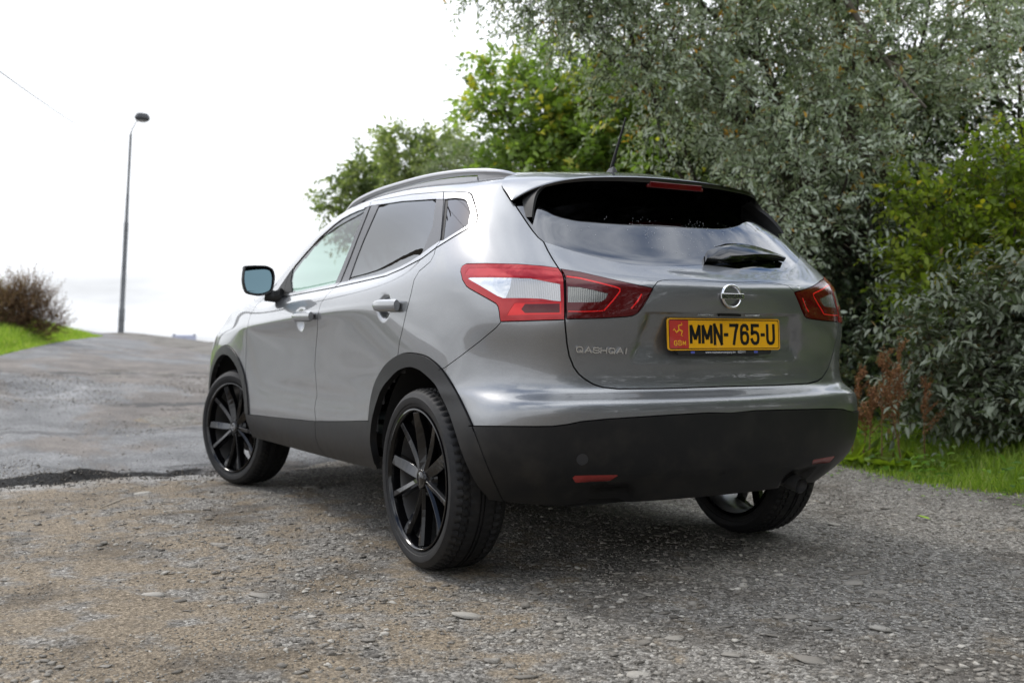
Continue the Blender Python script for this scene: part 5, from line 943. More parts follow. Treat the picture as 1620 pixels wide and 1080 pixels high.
 'lamp_outer': (1, [(-0.2458,0.8373,1.1087), (-0.2409,0.8333,1.1203), (-0.2421,0.8289,1.1294), (-0.2596,0.8218,1.1362), (-0.2751,0.8183,1.1356), (-0.2899,0.8145,1.135), (-0.3041,0.8104,1.1344), (-0.3176,0.8061,1.134), (-0.3306,0.8015,1.1335), (-0.3431,0.7968,1.1331), (-0.3551,0.7918,1.1327), (-0.3658,0.7872,1.132), (-0.3763,0.7825,1.1314), (-0.3864,0.7776,1.1308), (-0.3961,0.7726,1.1302), (-0.4055,0.7674,1.1296), (-0.4147,0.7621,1.129), (-0.4235,0.7566,1.1285), (-0.4321,0.7511,1.128), (-0.4404,0.7454,1.1275), (-0.4485,0.7396,1.127), (-0.4564,0.7337,1.1266), (-0.464,0.7277,1.1261), (-0.4724,0.7215,1.1251), (-0.4806,0.7152,1.1241), (-0.4886,0.7087,1.1231), (-0.4964,0.7022,1.1222), (-0.504,0.6956,1.1212), (-0.5113,0.6889,1.1203), (-0.5184,0.682,1.1194), (-0.5253,0.675,1.1185), (-0.5319,0.6679,1.1176), (-0.5384,0.6614,1.1163), (-0.5447,0.6548,1.1149), (-0.5507,0.648,1.1136), (-0.5566,0.6411,1.1122), (-0.5622,0.6342,1.1109), (-0.5677,0.6271,1.1096), (-0.5786,0.6251,1.101), (-0.5889,0.6228,1.0924), (-0.5977,0.6259,1.0812), (-0.6049,0.628,1.0702), (-0.6092,0.6302,1.0604), (-0.6122,0.6316,1.0507), (-0.6148,0.6328,1.0411), (-0.6173,0.6338,1.0315), (-0.6199,0.6352,1.0208), (-0.6224,0.6366,1.0101), (-0.6248,0.6379,0.9995), (-0.627,0.639,0.9889), (-0.6287,0.6401,0.9794), (-0.6302,0.641,0.9699), (-0.6314,0.6418,0.9604), (-0.6323,0.6424,0.9509), (-0.6329,0.6428,0.9414), (-0.6332,0.6429,0.932), (-0.6288,0.6511,0.9317), (-0.6242,0.6591,0.9314), (-0.6194,0.6669,0.9312), (-0.6144,0.6747,0.9309), (-0.6091,0.6823,0.9307), (-0.6037,0.6898,0.9304), (-0.5981,0.6972,0.9302), (-0.5923,0.7045,0.93), (-0.5859,0.7121,0.9296), (-0.5792,0.7196,0.9293), (-0.5724,0.7269,0.929), (-0.5653,0.7341,0.9287), (-0.558,0.7412,0.9284), (-0.5505,0.7482,0.9281), (-0.5432,0.7546,0.9279), (-0.5358,0.7609,0.9277), (-0.5281,0.767,0.9276), (-0.5202,0.7731,0.9274), (-0.512,0.779,0.9272), (-0.5035,0.7847,0.9271), (-0.4947,0.7904,0.9269), (-0.4856,0.7959,0.9267), (-0.4762,0.8012,0.9266), (-0.4725,0.8026,0.9416), (-0.4699,0.8026,0.9566), (-0.4663,0.803,0.9673), (-0.4624,0.8033,0.9781), (-0.4539,0.806,0.9877), (-0.4433,0.81,0.9936), (-0.4307,0.8145,0.9996), (-0.4176,0.8189,1.0057), (-0.404,0.823,1.0118), (-0.3932,0.8261,1.0165), (-0.3822,0.829,1.0211), (-0.3708,0.8319,1.0258), (-0.3591,0.8346,1.0306), (-0.347,0.8372,1.0354), (-0.3224,0.8416,1.045), (-0.3027,0.8439,1.0546), (-0.288,0.8438,1.0663), (-0.2723,0.8433,1.0782), (-0.264,0.8416,1.0883), (-0.2552,0.8396,1.0985)]),
 'lamp_inner': (1, [(-0.574,0.621,1.1069), (-0.5797,0.6134,1.1053), (-0.5852,0.6057,1.1037), (-0.5905,0.5979,1.1021), (-0.5956,0.59,1.1006), (-0.6007,0.582,1.099), (-0.6055,0.5739,1.0975), (-0.6103,0.5658,1.096), (-0.615,0.5587,1.094), (-0.6197,0.5516,1.092), (-0.6243,0.5444,1.09), (-0.6288,0.5372,1.088), (-0.6332,0.5299,1.086), (-0.6375,0.5226,1.0841), (-0.6418,0.5152,1.0821), (-0.6459,0.5077,1.0801), (-0.6499,0.5001,1.0782), (-0.6538,0.4925,1.0762), (-0.6576,0.4848,1.0743), (-0.6614,0.4771,1.0724), (-0.665,0.4692,1.0705), (-0.6685,0.4613,1.0686), (-0.6718,0.4533,1.0666), (-0.675,0.4451,1.0648), (-0.6781,0.4369,1.063), (-0.6811,0.4285,1.0612), (-0.6839,0.4201,1.0594), (-0.6866,0.4116,1.0577), (-0.6892,0.4029,1.0559), (-0.6917,0.3942,1.0541), (-0.694,0.3853,1.0523), (-0.6962,0.3764,1.0506), (-0.6983,0.3674,1.0488), (-0.7005,0.3577,1.0469), (-0.7025,0.3479,1.045), (-0.7044,0.338,1.0431), (-0.7062,0.328,1.0413), (-0.7064,0.3348,1.0314), (-0.7061,0.3412,1.0216), (-0.7055,0.3472,1.0129), (-0.7048,0.353,1.0042), (-0.704,0.3588,0.9956), (-0.7031,0.3646,0.9869), (-0.7022,0.3702,0.9783), (-0.7011,0.3761,0.9707), (-0.7,0.3818,0.9632), (-0.6979,0.3935,0.9524), (-0.6957,0.4077,0.9467), (-0.6944,0.4172,0.9452), (-0.693,0.4267,0.9436), (-0.6915,0.4373,0.9429), (-0.69,0.4479,0.9422), (-0.6883,0.4584,0.9414), (-0.6866,0.4688,0.9407), (-0.6847,0.4792,0.94), (-0.6828,0.4894,0.9393), (-0.6808,0.4996,0.9386), (-0.6786,0.5096,0.9379), (-0.6765,0.5191,0.9376), (-0.6743,0.5285,0.9372), (-0.672,0.5379,0.9369), (-0.6696,0.5471,0.9365), (-0.667,0.5563,0.9362), (-0.6643,0.5653,0.9358), (-0.6615,0.5742,0.9355), (-0.6584,0.5835,0.9353), (-0.6552,0.5926,0.9351), (-0.6518,0.6017,0.9349), (-0.6482,0.6106,0.9347), (-0.6445,0.6194,0.9345), (-0.6406,0.628,0.9343), (-0.6364,0.6365,0.9341), (-0.636,0.6367,0.9432), (-0.6352,0.6366,0.9523), (-0.6341,0.6363,0.9614), (-0.6328,0.6359,0.9706), (-0.6312,0.6353,0.9797), (-0.6295,0.6346,0.9889), (-0.6276,0.6336,0.9979), (-0.6257,0.6325,1.0068), (-0.6236,0.6314,1.0158), (-0.6215,0.6302,1.0248), (-0.6193,0.629,1.0338), (-0.6171,0.6277,1.0429), (-0.6148,0.6264,1.0519), (-0.6119,0.6248,1.061), (-0.608,0.6224,1.0702), (-0.6009,0.6217,1.0801), (-0.5926,0.6201,1.0901), (-0.5836,0.6207,1.0985)]),
 'lo_white': (1, [(-0.3005,0.8363,1.0814), (-0.3103,0.8329,1.0841), (-0.3249,0.8293,1.0836), (-0.339,0.8255,1.083), (-0.3526,0.8215,1.0825), (-0.3657,0.8173,1.082), (-0.3783,0.8129,1.0816), (-0.3905,0.8083,1.0812), (-0.4022,0.8036,1.0808), (-0.4135,0.7986,1.0804), (-0.4244,0.7936,1.0798), (-0.4349,0.7885,1.0793), (-0.445,0.7831,1.0787), (-0.4547,0.7777,1.0782), (-0.4642,0.772,1.0777), (-0.4733,0.7663,1.0772), (-0.4821,0.7604,1.0768), (-0.4849,0.7638,1.068), (-0.4868,0.7667,1.0593), (-0.4878,0.7691,1.0506), (-0.4885,0.7714,1.042), (-0.4872,0.7749,1.0332), (-0.4858,0.7784,1.0244), (-0.4843,0.7819,1.0157), (-0.4827,0.7852,1.0069), (-0.4743,0.7904,1.0071), (-0.4638,0.7955,1.011), (-0.4529,0.8005,1.0149), (-0.4438,0.8041,1.0196), (-0.4345,0.8076,1.0244), (-0.4248,0.8109,1.0292), (-0.415,0.8142,1.0341), (-0.4048,0.8173,1.0389), (-0.3943,0.8203,1.0437), (-0.3834,0.8231,1.0485), (-0.3721,0.8257,1.0534), (-0.3586,0.8284,1.0588), (-0.3444,0.8308,1.0644), (-0.3296,0.833,1.07), (-0.3153,0.8347,1.0757)]),
 'lo_ribbed': (1, [(-0.4821,0.7604,1.0768), (-0.4902,0.7548,1.0762), (-0.498,0.749,1.0757), (-0.5056,0.7432,1.0752), (-0.5131,0.7373,1.0747), (-0.5202,0.7312,1.0742), (-0.5272,0.7251,1.0737), (-0.534,0.7189,1.0733), (-0.5409,0.7131,1.0717), (-0.5476,0.7072,1.0701), (-0.5541,0.7012,1.0685), (-0.5606,0.6952,1.0665), (-0.5668,0.6891,1.0646), (-0.5729,0.6828,1.0626), (-0.5786,0.6764,1.061), (-0.5842,0.6699,1.0593), (-0.5896,0.6633,1.0577), (-0.5948,0.6566,1.0561), (-0.5999,0.6498,1.0545), (-0.6048,0.6429,1.0529), (-0.6075,0.6441,1.0429), (-0.6101,0.6452,1.0329), (-0.6127,0.6464,1.0229), (-0.6151,0.6475,1.0133), (-0.6173,0.6486,1.0036), (-0.6195,0.6497,0.994), (-0.6145,0.6573,0.9948), (-0.6094,0.6648,0.9957), (-0.6041,0.6723,0.9966), (-0.5988,0.6789,0.9981), (-0.5934,0.6855,0.9996), (-0.5879,0.692,1.0012), (-0.5822,0.6984,1.0027), (-0.5756,0.7059,1.0032), (-0.5688,0.7133,1.0037), (-0.5618,0.7206,1.0042), (-0.5546,0.7278,1.0048), (-0.5472,0.7349,1.0053), (-0.5395,0.7418,1.0058), (-0.5321,0.7484,1.006), (-0.5245,0.7548,1.0061), (-0.5167,0.7612,1.0062), (-0.5086,0.7674,1.0064), (-0.5002,0.7735,1.0065), (-0.4916,0.7794,1.0067), (-0.4827,0.7852,1.0069), (-0.4843,0.7819,1.0157), (-0.4858,0.7784,1.0244), (-0.4872,0.7749,1.0332), (-0.4885,0.7714,1.042), (-0.4878,0.7691,1.0506), (-0.4868,0.7667,1.0593), (-0.4849,0.7638,1.068)]),
 'lo_bright': (1, [(-0.5152,0.767,0.99), (-0.523,0.7608,0.9899), (-0.5306,0.7546,0.9898), (-0.538,0.7483,0.9897), (-0.5447,0.7422,0.9897), (-0.5512,0.7361,0.9898), (-0.5576,0.7299,0.9898), (-0.5638,0.7236,0.9899), (-0.5698,0.7172,0.99), (-0.5757,0.7107,0.99), (-0.5814,0.7041,0.9901), (-0.5869,0.6975,0.9902), (-0.5923,0.6907,0.9903), (-0.5975,0.6839,0.9904), (-0.6026,0.6769,0.9905), (-0.6075,0.6699,0.9906), (-0.6122,0.6628,0.9908), (-0.6168,0.6556,0.9909), (-0.6212,0.6482,0.991), (-0.623,0.6494,0.981), (-0.6247,0.6504,0.9709), (-0.626,0.6513,0.9609), (-0.627,0.6519,0.9509), (-0.6226,0.6595,0.9508), (-0.6179,0.6669,0.9506), (-0.6132,0.6742,0.9505), (-0.6082,0.6814,0.9504), (-0.603,0.6885,0.9503), (-0.5977,0.6955,0.9501), (-0.5922,0.7024,0.95), (-0.5865,0.7092,0.9499), (-0.5806,0.7159,0.9498), (-0.5746,0.7225,0.9497), (-0.5683,0.729,0.9496), (-0.5619,0.7354,0.9496), (-0.5555,0.7417,0.9493), (-0.5488,0.7478,0.9491), (-0.542,0.7539,0.9489), (-0.5349,0.7598,0.9487), (-0.5277,0.7657,0.9485), (-0.5202,0.7715,0.9483), (-0.5125,0.7771,0.9481), (-0.5046,0.7826,0.9479), (-0.4964,0.7881,0.9477), (-0.5005,0.7843,0.9572), (-0.5041,0.7802,0.9668), (-0.5081,0.7759,0.9745), (-0.5117,0.7715,0.9823)]),
 'lo_dark': (1, [(-0.5436,0.7442,0.9862), (-0.5506,0.7378,0.9862), (-0.5573,0.7313,0.9862), (-0.5638,0.7247,0.9862), (-0.5702,0.718,0.9863), (-0.5764,0.7112,0.9863), (-0.5824,0.7043,0.9863), (-0.5882,0.6973,0.9864), (-0.5939,0.6902,0.9864), (-0.5993,0.683,0.9865), (-0.6046,0.6757,0.9865), (-0.6097,0.6682,0.9866), (-0.6146,0.6607,0.9867), (-0.6194,0.6531,0.9868), (-0.6212,0.6542,0.9765), (-0.6228,0.6552,0.9662), (-0.624,0.656,0.9559), (-0.6193,0.6636,0.9558), (-0.6145,0.6712,0.9557), (-0.6094,0.6786,0.9556), (-0.6041,0.6859,0.9555), (-0.5987,0.6931,0.9554), (-0.5931,0.7002,0.9553), (-0.5873,0.7072,0.9552), (-0.5813,0.7141,0.9551), (-0.5751,0.7209,0.955), (-0.5688,0.7276,0.955), (-0.5622,0.7342,0.9549), (-0.5555,0.7407,0.9548), (-0.5486,0.7471,0.9548), (-0.5427,0.7511,0.9616), (-0.5367,0.7549,0.9684), (-0.5403,0.7496,0.9773)]),
 'lo_top': (1, [(-0.2848,0.8247,1.1181), (-0.2987,0.8212,1.1177), (-0.312,0.8174,1.1174), (-0.3249,0.8135,1.1171), (-0.3372,0.8093,1.1169), (-0.3491,0.805,1.1166), (-0.3606,0.8004,1.1164), (-0.3716,0.7957,1.1163), (-0.3825,0.7912,1.1155), (-0.3931,0.7865,1.1147), (-0.4032,0.7817,1.114), (-0.4131,0.7767,1.1133), (-0.4227,0.7716,1.1126), (-0.4319,0.7663,1.1119), (-0.4409,0.761,1.1112), (-0.4496,0.7555,1.1106), (-0.458,0.7499,1.11), (-0.4663,0.7442,1.1094), (-0.4743,0.7383,1.1088), (-0.482,0.7324,1.1083), (-0.4896,0.7264,1.1077), (-0.497,0.7203,1.1072), (-0.5041,0.714,1.1067), (-0.5111,0.7077,1.1062), (-0.5179,0.7013,1.1057), (-0.5245,0.6948,1.1053), (-0.5309,0.6882,1.1048), (-0.537,0.6814,1.1044), (-0.543,0.6746,1.1039), (-0.5494,0.6681,1.1027), (-0.5555,0.6614,1.1015), (-0.5615,0.6546,1.1003), (-0.5673,0.6478,1.0992), (-0.5728,0.6408,1.098), (-0.5782,0.6337,1.0969), (-0.5867,0.6348,1.0879), (-0.5943,0.6353,1.079), (-0.5996,0.6384,1.0691), (-0.6036,0.6406,1.0593), (-0.5984,0.6476,1.061), (-0.5931,0.6545,1.0627), (-0.5877,0.6614,1.0644), (-0.582,0.6681,1.0661), (-0.5762,0.6746,1.0678), (-0.5701,0.6811,1.0696), (-0.564,0.6873,1.0712), (-0.5577,0.6935,1.0729), (-0.5512,0.6995,1.0747), (-0.5445,0.7053,1.0764), (-0.5376,0.7111,1.0781), (-0.5305,0.7168,1.0799), (-0.5234,0.7232,1.0805), (-0.516,0.7295,1.0811), (-0.5085,0.7357,1.0817), (-0.5007,0.7418,1.0824), (-0.4927,0.7478,1.083), (-0.4845,0.7536,1.0837), (-0.476,0.7593,1.0844), (-0.4675,0.765,1.0848), (-0.4587,0.7706,1.0851), (-0.4497,0.776,1.0855), (-0.4403,0.7813,1.0859), (-0.4307,0.7864,1.0863), (-0.4207,0.7914,1.0868), (-0.4103,0.7963,1.0873), (-0.3996,0.8009,1.0878), (-0.3886,0.8055,1.0883), (-0.3771,0.8098,1.0888), (-0.3652,0.814,1.0894), (-0.353,0.818,1.09), (-0.3403,0.8219,1.0906), (-0.3272,0.8255,1.0913), (-0.3136,0.829,1.0919), (-0.2995,0.8323,1.0927), (-0.2765,0.8354,1.0982), (-0.281,0.8303,1.1081)]),
 'li_clear': (1, [(-0.6198,0.6214,1.0452), (-0.6248,0.6124,1.0444), (-0.6297,0.6032,1.0437), (-0.6343,0.5939,1.043), (-0.6388,0.5845,1.0423), (-0.6426,0.5769,1.0406), (-0.6463,0.5692,1.0389), (-0.6499,0.5615,1.0373), (-0.6534,0.5536,1.0356), (-0.6567,0.5457,1.034), (-0.6602,0.5374,1.0319), (-0.6635,0.5291,1.0299), (-0.6667,0.5206,1.0278), (-0.6697,0.512,1.0258), (-0.6727,0.5034,1.0237), (-0.6755,0.4946,1.0217), (-0.6756,0.4998,1.0131), (-0.6756,0.5049,1.0045), (-0.6743,0.513,0.9987), (-0.6729,0.521,0.9929), (-0.67,0.5313,0.9925), (-0.667,0.5415,0.992), (-0.6639,0.5515,0.9916), (-0.6606,0.5615,0.9912), (-0.6571,0.5713,0.9908), (-0.654,0.5799,0.9907), (-0.6506,0.5884,0.9906), (-0.6472,0.5967,0.9905), (-0.6436,0.605,0.9904), (-0.6399,0.6132,0.9903), (-0.636,0.6212,0.9903), (-0.632,0.6292,0.9902), (-0.6302,0.6281,0.9993), (-0.6283,0.6268,1.0084), (-0.6263,0.6256,1.0176), (-0.6242,0.6242,1.0268), (-0.622,0.6229,1.036)]),
 'li_line1': (1, [(-0.6058,0.6179,1.0766), (-0.6107,0.6102,1.0753), (-0.6155,0.6024,1.074), (-0.6202,0.5946,1.0727), (-0.6247,0.5867,1.0715), (-0.6291,0.5786,1.0702), (-0.6337,0.5709,1.0681), (-0.6383,0.563,1.066), (-0.6426,0.555,1.0639), (-0.6468,0.547,1.0618), (-0.6508,0.5388,1.0597), (-0.6547,0.5305,1.0576), (-0.6584,0.522,1.0555), (-0.6618,0.5141,1.0535), (-0.6651,0.5061,1.0514), (-0.6682,0.498,1.0493), (-0.6712,0.4898,1.0473), (-0.6741,0.4816,1.0453), (-0.6769,0.4732,1.0432), (-0.6796,0.4647,1.0412), (-0.6832,0.4542,1.0365), (-0.6842,0.4551,1.0298), (-0.6837,0.4622,1.0217), (-0.6832,0.4693,1.0137), (-0.6826,0.4763,1.0057), (-0.6819,0.4833,0.9977), (-0.6811,0.4899,0.9911), (-0.6802,0.4964,0.9845), (-0.6793,0.503,0.978), (-0.6783,0.5094,0.9714), (-0.6771,0.5158,0.9648), (-0.6781,0.5123,0.9617), (-0.6793,0.5059,0.9683), (-0.6804,0.4995,0.9749), (-0.6813,0.493,0.9815), (-0.6822,0.4864,0.9881), (-0.6831,0.4797,0.9948), (-0.6838,0.4727,1.0029), (-0.6844,0.4656,1.0111), (-0.685,0.4584,1.0192), (-0.6855,0.4511,1.0274), (-0.6836,0.45,1.0395), (-0.679,0.4628,1.0457), (-0.6762,0.4712,1.0478), (-0.6734,0.4795,1.0498), (-0.6704,0.4878,1.0519), (-0.6673,0.4959,1.054), (-0.664,0.504,1.056), (-0.6606,0.5119,1.0581), (-0.6571,0.5198,1.0602), (-0.6532,0.5281,1.0623), (-0.6492,0.5364,1.0644), (-0.645,0.5445,1.0665), (-0.6406,0.5525,1.0686), (-0.6361,0.5604,1.0707), (-0.6314,0.5683,1.0728), (-0.6266,0.576,1.075), (-0.6222,0.584,1.0763), (-0.6177,0.592,1.0775), (-0.6129,0.5999,1.0788), (-0.6081,0.6077,1.0801), (-0.6031,0.6154,1.0814)]),
 'li_line2': (1, [(-0.7006,0.3769,1.0221), (-0.7003,0.3819,1.0136), (-0.6999,0.3868,1.005), (-0.699,0.394,0.9965), (-0.6981,0.4011,0.988), (-0.697,0.4087,0.9802), (-0.6959,0.4162,0.9725), (-0.6964,0.4123,0.9694), (-0.6976,0.4047,0.9772), (-0.6987,0.3971,0.9851), (-0.6997,0.3898,0.9938), (-0.7006,0.3825,1.0026), (-0.7011,0.3775,1.0113), (-0.7015,0.3724,1.0201)]),
 'li_line3': (1, [(-0.6372,0.6311,0.9585), (-0.6416,0.6221,0.9583), (-0.6458,0.6129,0.9581), (-0.6498,0.6036,0.9579), (-0.6536,0.5942,0.9577), (-0.6573,0.5841,0.958), (-0.6609,0.5738,0.9583), (-0.6643,0.5634,0.9585), (-0.6675,0.5529,0.9588), (-0.6701,0.5439,0.9594), (-0.6726,0.5347,0.96), (-0.6749,0.5255,0.9606), (-0.6772,0.5162,0.9612), (-0.677,0.5163,0.9645), (-0.6747,0.5256,0.9639), (-0.6724,0.5348,0.9633), (-0.6699,0.5439,0.9628), (-0.6673,0.5529,0.9622), (-0.664,0.5634,0.9619), (-0.6606,0.5737,0.9616), (-0.657,0.5839,0.9614), (-0.6533,0.594,0.9611), (-0.6495,0.6034,0.9613), (-0.6455,0.6127,0.9615), (-0.6413,0.6218,0.9617), (-0.6369,0.6308,0.9619)]),
 'bump_seam': (0, [(-0.1749,0.8833,0.7551), (-0.2081,0.8792,0.7661), (-0.2324,0.8753,0.7771), (-0.2555,0.871,0.788), (-0.2774,0.8663,0.7987), (-0.2985,0.8613,0.8093), (-0.3179,0.8562,0.8198), (-0.3367,0.8509,0.8302), (-0.3551,0.8455,0.8405), (-0.3731,0.84,0.8507), (-0.3908,0.8344,0.8609), (-0.409,0.8285,0.8724), (-0.4265,0.8225,0.8838), (-0.4434,0.8161,0.8952), (-0.4594,0.8094,0.9065), (-0.4737,0.8025,0.9215), (-0.4771,0.8007,0.9269)]),
 'clad_line': (0, [(-0.412,0.8849,0.5692), (-0.4359,0.8803,0.5706), (-0.4578,0.8748,0.5718), (-0.4779,0.8685,0.5728), (-0.4963,0.8614,0.5737), (-0.5132,0.8536,0.5745), (-0.5287,0.8451,0.5751), (-0.543,0.8361,0.5757), (-0.5562,0.8265,0.5761), (-0.5688,0.8163,0.5765), (-0.5804,0.8056,0.5768), (-0.5912,0.7945,0.577), (-0.6013,0.7829,0.5772), (-0.6107,0.7711,0.5773), (-0.6195,0.7588,0.5773), (-0.6277,0.7463,0.5773), (-0.637,0.7307,0.5777), (-0.6456,0.7146,0.578), (-0.6535,0.6982,0.5782), (-0.66,0.684,0.5801), (-0.666,0.6697,0.5819), (-0.6718,0.6551,0.5837), (-0.6772,0.6403,0.5867), (-0.6824,0.6252,0.5897), (-0.6873,0.61,0.5927), (-0.6921,0.593,0.594), (-0.6966,0.5757,0.5953), (-0.7007,0.5582,0.5965), (-0.7046,0.5404,0.5978), (-0.7081,0.5223,0.599), (-0.7113,0.5043,0.5996), (-0.7142,0.486,0.6002), (-0.7169,0.4675,0.6007), (-0.7193,0.4487,0.6012), (-0.7215,0.4297,0.6018), (-0.7235,0.4104,0.6023), (-0.7253,0.3909,0.6027), (-0.7269,0.3711,0.6032), (-0.7283,0.3511,0.6036), (-0.7296,0.3309,0.6041), (-0.7308,0.3104,0.6045), (-0.7318,0.2898,0.6049), (-0.7328,0.2689,0.6053), (-0.7336,0.2479,0.6057), (-0.7344,0.2287,0.606), (-0.735,0.2094,0.6063), (-0.7357,0.1899,0.6066), (-0.7363,0.1703,0.6069), (-0.7369,0.1506,0.6072), (-0.7374,0.1308,0.6075), (-0.7379,0.1108,0.6078), (-0.735,0,0.603)]),
 'bumper': (1, [(-0.1749,0.8833,0.7551), (-0.2081,0.8792,0.7661), (-0.2324,0.8753,0.7771), (-0.2555,0.871,0.788), (-0.2774,0.8663,0.7987), (-0.2985,0.8613,0.8093), (-0.3179,0.8562,0.8198), (-0.3367,0.8509,0.8302), (-0.3551,0.8455,0.8405), (-0.3731,0.84,0.8507), (-0.3908,0.8344,0.8609), (-0.409,0.8285,0.8724), (-0.4265,0.8225,0.8838), (-0.4434,0.8161,0.8952), (-0.4594,0.8094,0.9065), (-0.4737,0.8025,0.9215), (-0.4771,0.8007,0.9269), (-0.4936,0.7911,0.9271), (-0.5091,0.781,0.9273), (-0.5236,0.7705,0.9275), (-0.5374,0.7595,0.9278), (-0.5504,0.7483,0.928), (-0.5632,0.7362,0.9284), (-0.5753,0.7239,0.9289), (-0.5867,0.7112,0.9293), (-0.5974,0.6981,0.9298), (-0.6075,0.6846,0.9303), (-0.6171,0.6707,0.9273), (-0.6258,0.6563,0.9244), (-0.6338,0.6414,0.9215), (-0.6335,0.6393,0.9043), (-0.6322,0.6366,0.8871), (-0.6303,0.6335,0.8699), (-0.6282,0.6302,0.8526), (-0.6264,0.6244,0.8312), (-0.625,0.6188,0.8098), (-0.6258,0.61,0.7907), (-0.6269,0.6015,0.7716), (-0.6314,0.5835,0.7474), (-0.6379,0.5603,0.729), (-0.6451,0.536,0.7137), (-0.649,0.5206,0.7087), (-0.6531,0.5053,0.7036), (-0.6568,0.486,0.7012), (-0.6603,0.4665,0.6987), (-0.6636,0.4468,0.6962), (-0.6656,0.4279,0.696), (-0.6674,0.4087,0.6957), (-0.669,0.3894,0.6955), (-0.6704,0.3698,0.6952), (-0.6717,0.35,0.6949), (-0.6729,0.3301,0.6946), (-0.674,0.31,0.6943), (-0.6751,0.2898,0.694), (-0.6761,0.2693,0.6937), (-0.68,0,0.694), ('T',-1), (-0.62,0,0.24), (-0.55,0.58,0.25), (-0.42,0.8,0.27), (-0.4055,0.8174,0.3324), (-0.4171,0.8293,0.3506), (-0.4271,0.8403,0.3684), (-0.4347,0.8499,0.3857), (-0.4394,0.858,0.4026), (-0.4415,0.8646,0.4189), (-0.4412,0.87,0.4349), (-0.4391,0.8745,0.4507), (-0.4355,0.8781,0.4662), (-0.4307,0.8811,0.4817), (-0.4249,0.8836,0.497), (-0.4181,0.8856,0.5123), (-0.4104,0.8872,0.5275), (-0.4018,0.8883,0.5426), (-0.3921,0.8889,0.5577), (-0.3813,0.8889,0.5728), (-0.3691,0.8882,0.5879), (-0.3558,0.887,0.6029), (-0.3417,0.8855,0.618), (-0.3276,0.8839,0.6333), (-0.3141,0.8828,0.6486), (-0.3017,0.8822,0.6642), (-0.2869,0.8805,0.6797), (-0.2619,0.8795,0.6943), (-0.2388,0.8796,0.7092), (-0.2171,0.8806,0.7243), (-0.196,0.8819,0.7396)]),
 'bumper_clad': (1, [(-0.412,0.8849,0.5692), (-0.4359,0.8803,0.5706), (-0.4578,0.8748,0.5718), (-0.4779,0.8685,0.5728), (-0.4963,0.8614,0.5737), (-0.5132,0.8536,0.5745), (-0.5287,0.8451,0.5751), (-0.543,0.8361,0.5757), (-0.5562,0.8265,0.5761), (-0.5688,0.8163,0.5765), (-0.5804,0.8056,0.5768), (-0.5912,0.7945,0.577), (-0.6013,0.7829,0.5772), (-0.6107,0.7711,0.5773), (-0.6195,0.7588,0.5773), (-0.6277,0.7463,0.5773), (-0.637,0.7307,0.5777), (-0.6456,0.7146,0.578), (-0.6535,0.6982,0.5782), (-0.66,0.684,0.5801), (-0.666,0.6697,0.5819), (-0.6718,0.6551,0.5837), (-0.6772,0.6403,0.5867), (-0.6824,0.6252,0.5897), (-0.6873,0.61,0.5927), (-0.6921,0.593,0.594), (-0.6966,0.5757,0.5953), (-0.7007,0.5582,0.5965), (-0.7046,0.5404,0.5978), (-0.7081,0.5223,0.599), (-0.7113,0.5043,0.5996), (-0.7142,0.486,0.6002), (-0.7169,0.4675,0.6007), (-0.7193,0.4487,0.6012), (-0.7215,0.4297,0.6018), (-0.7235,0.4104,0.6023), (-0.7253,0.3909,0.6027), (-0.7269,0.3711,0.6032), (-0.7283,0.3511,0.6036), (-0.7296,0.3309,0.6041), (-0.7308,0.3104,0.6045), (-0.7318,0.2898,0.6049), (-0.7328,0.2689,0.6053), (-0.7336,0.2479,0.6057), (-0.7344,0.2287,0.606), (-0.735,0.2094,0.6063), (-0.7357,0.1899,0.6066), (-0.7363,0.1703,0.6069), (-0.7369,0.1506,0.6072), (-0.7374,0.1308,0.6075), (-0.7379,0.1108,0.6078), (-0.735,0,0.603), ('T',-1), ('T',-8), (-0.41,0.775,0.2), (-0.4236,0.7808,0.3123), (-0.4172,0.7895,0.3148), (-0.4146,0.8036,0.3249), (-0.4104,0.8169,0.3346), (-0.4045,0.8293,0.3441), (-0.4121,0.8402,0.3603), (-0.4179,0.8501,0.3762), (-0.4213,0.8588,0.3917), (-0.4223,0.8661,0.4067), (-0.4208,0.8721,0.4214), (-0.4174,0.8771,0.4358), (-0.4124,0.8813,0.45), (-0.4059,0.8847,0.4641), (-0.3982,0.8876,0.478), (-0.3962,0.889,0.4957), (-0.3933,0.8899,0.5134), (-0.3895,0.8904,0.531), (-0.3847,0.8904,0.5485), (-0.3789,0.8899,0.5659)]),
 'refl': (1, [(-0.6348,0.6136,0.4022), (-0.6413,0.6077,0.4101), (-0.646,0.5921,0.4098), (-0.6505,0.5764,0.4096), (-0.6547,0.5604,0.4093), (-0.6588,0.5442,0.4089), (-0.6626,0.5279,0.4086), (-0.6662,0.5114,0.4082), (-0.6696,0.4946,0.4077), (-0.6727,0.4777,0.4072), (-0.6757,0.4605,0.4067), (-0.6748,0.4546,0.403), (-0.661,0.4738,0.3854), (-0.6552,0.4855,0.3801), (-0.6519,0.5019,0.3807), (-0.6484,0.5181,0.3813), (-0.6447,0.5342,0.3818), (-0.6408,0.55,0.3823), (-0.6366,0.5656,0.3828), (-0.6322,0.581,0.3832), (-0.6276,0.5963,0.3836)]),
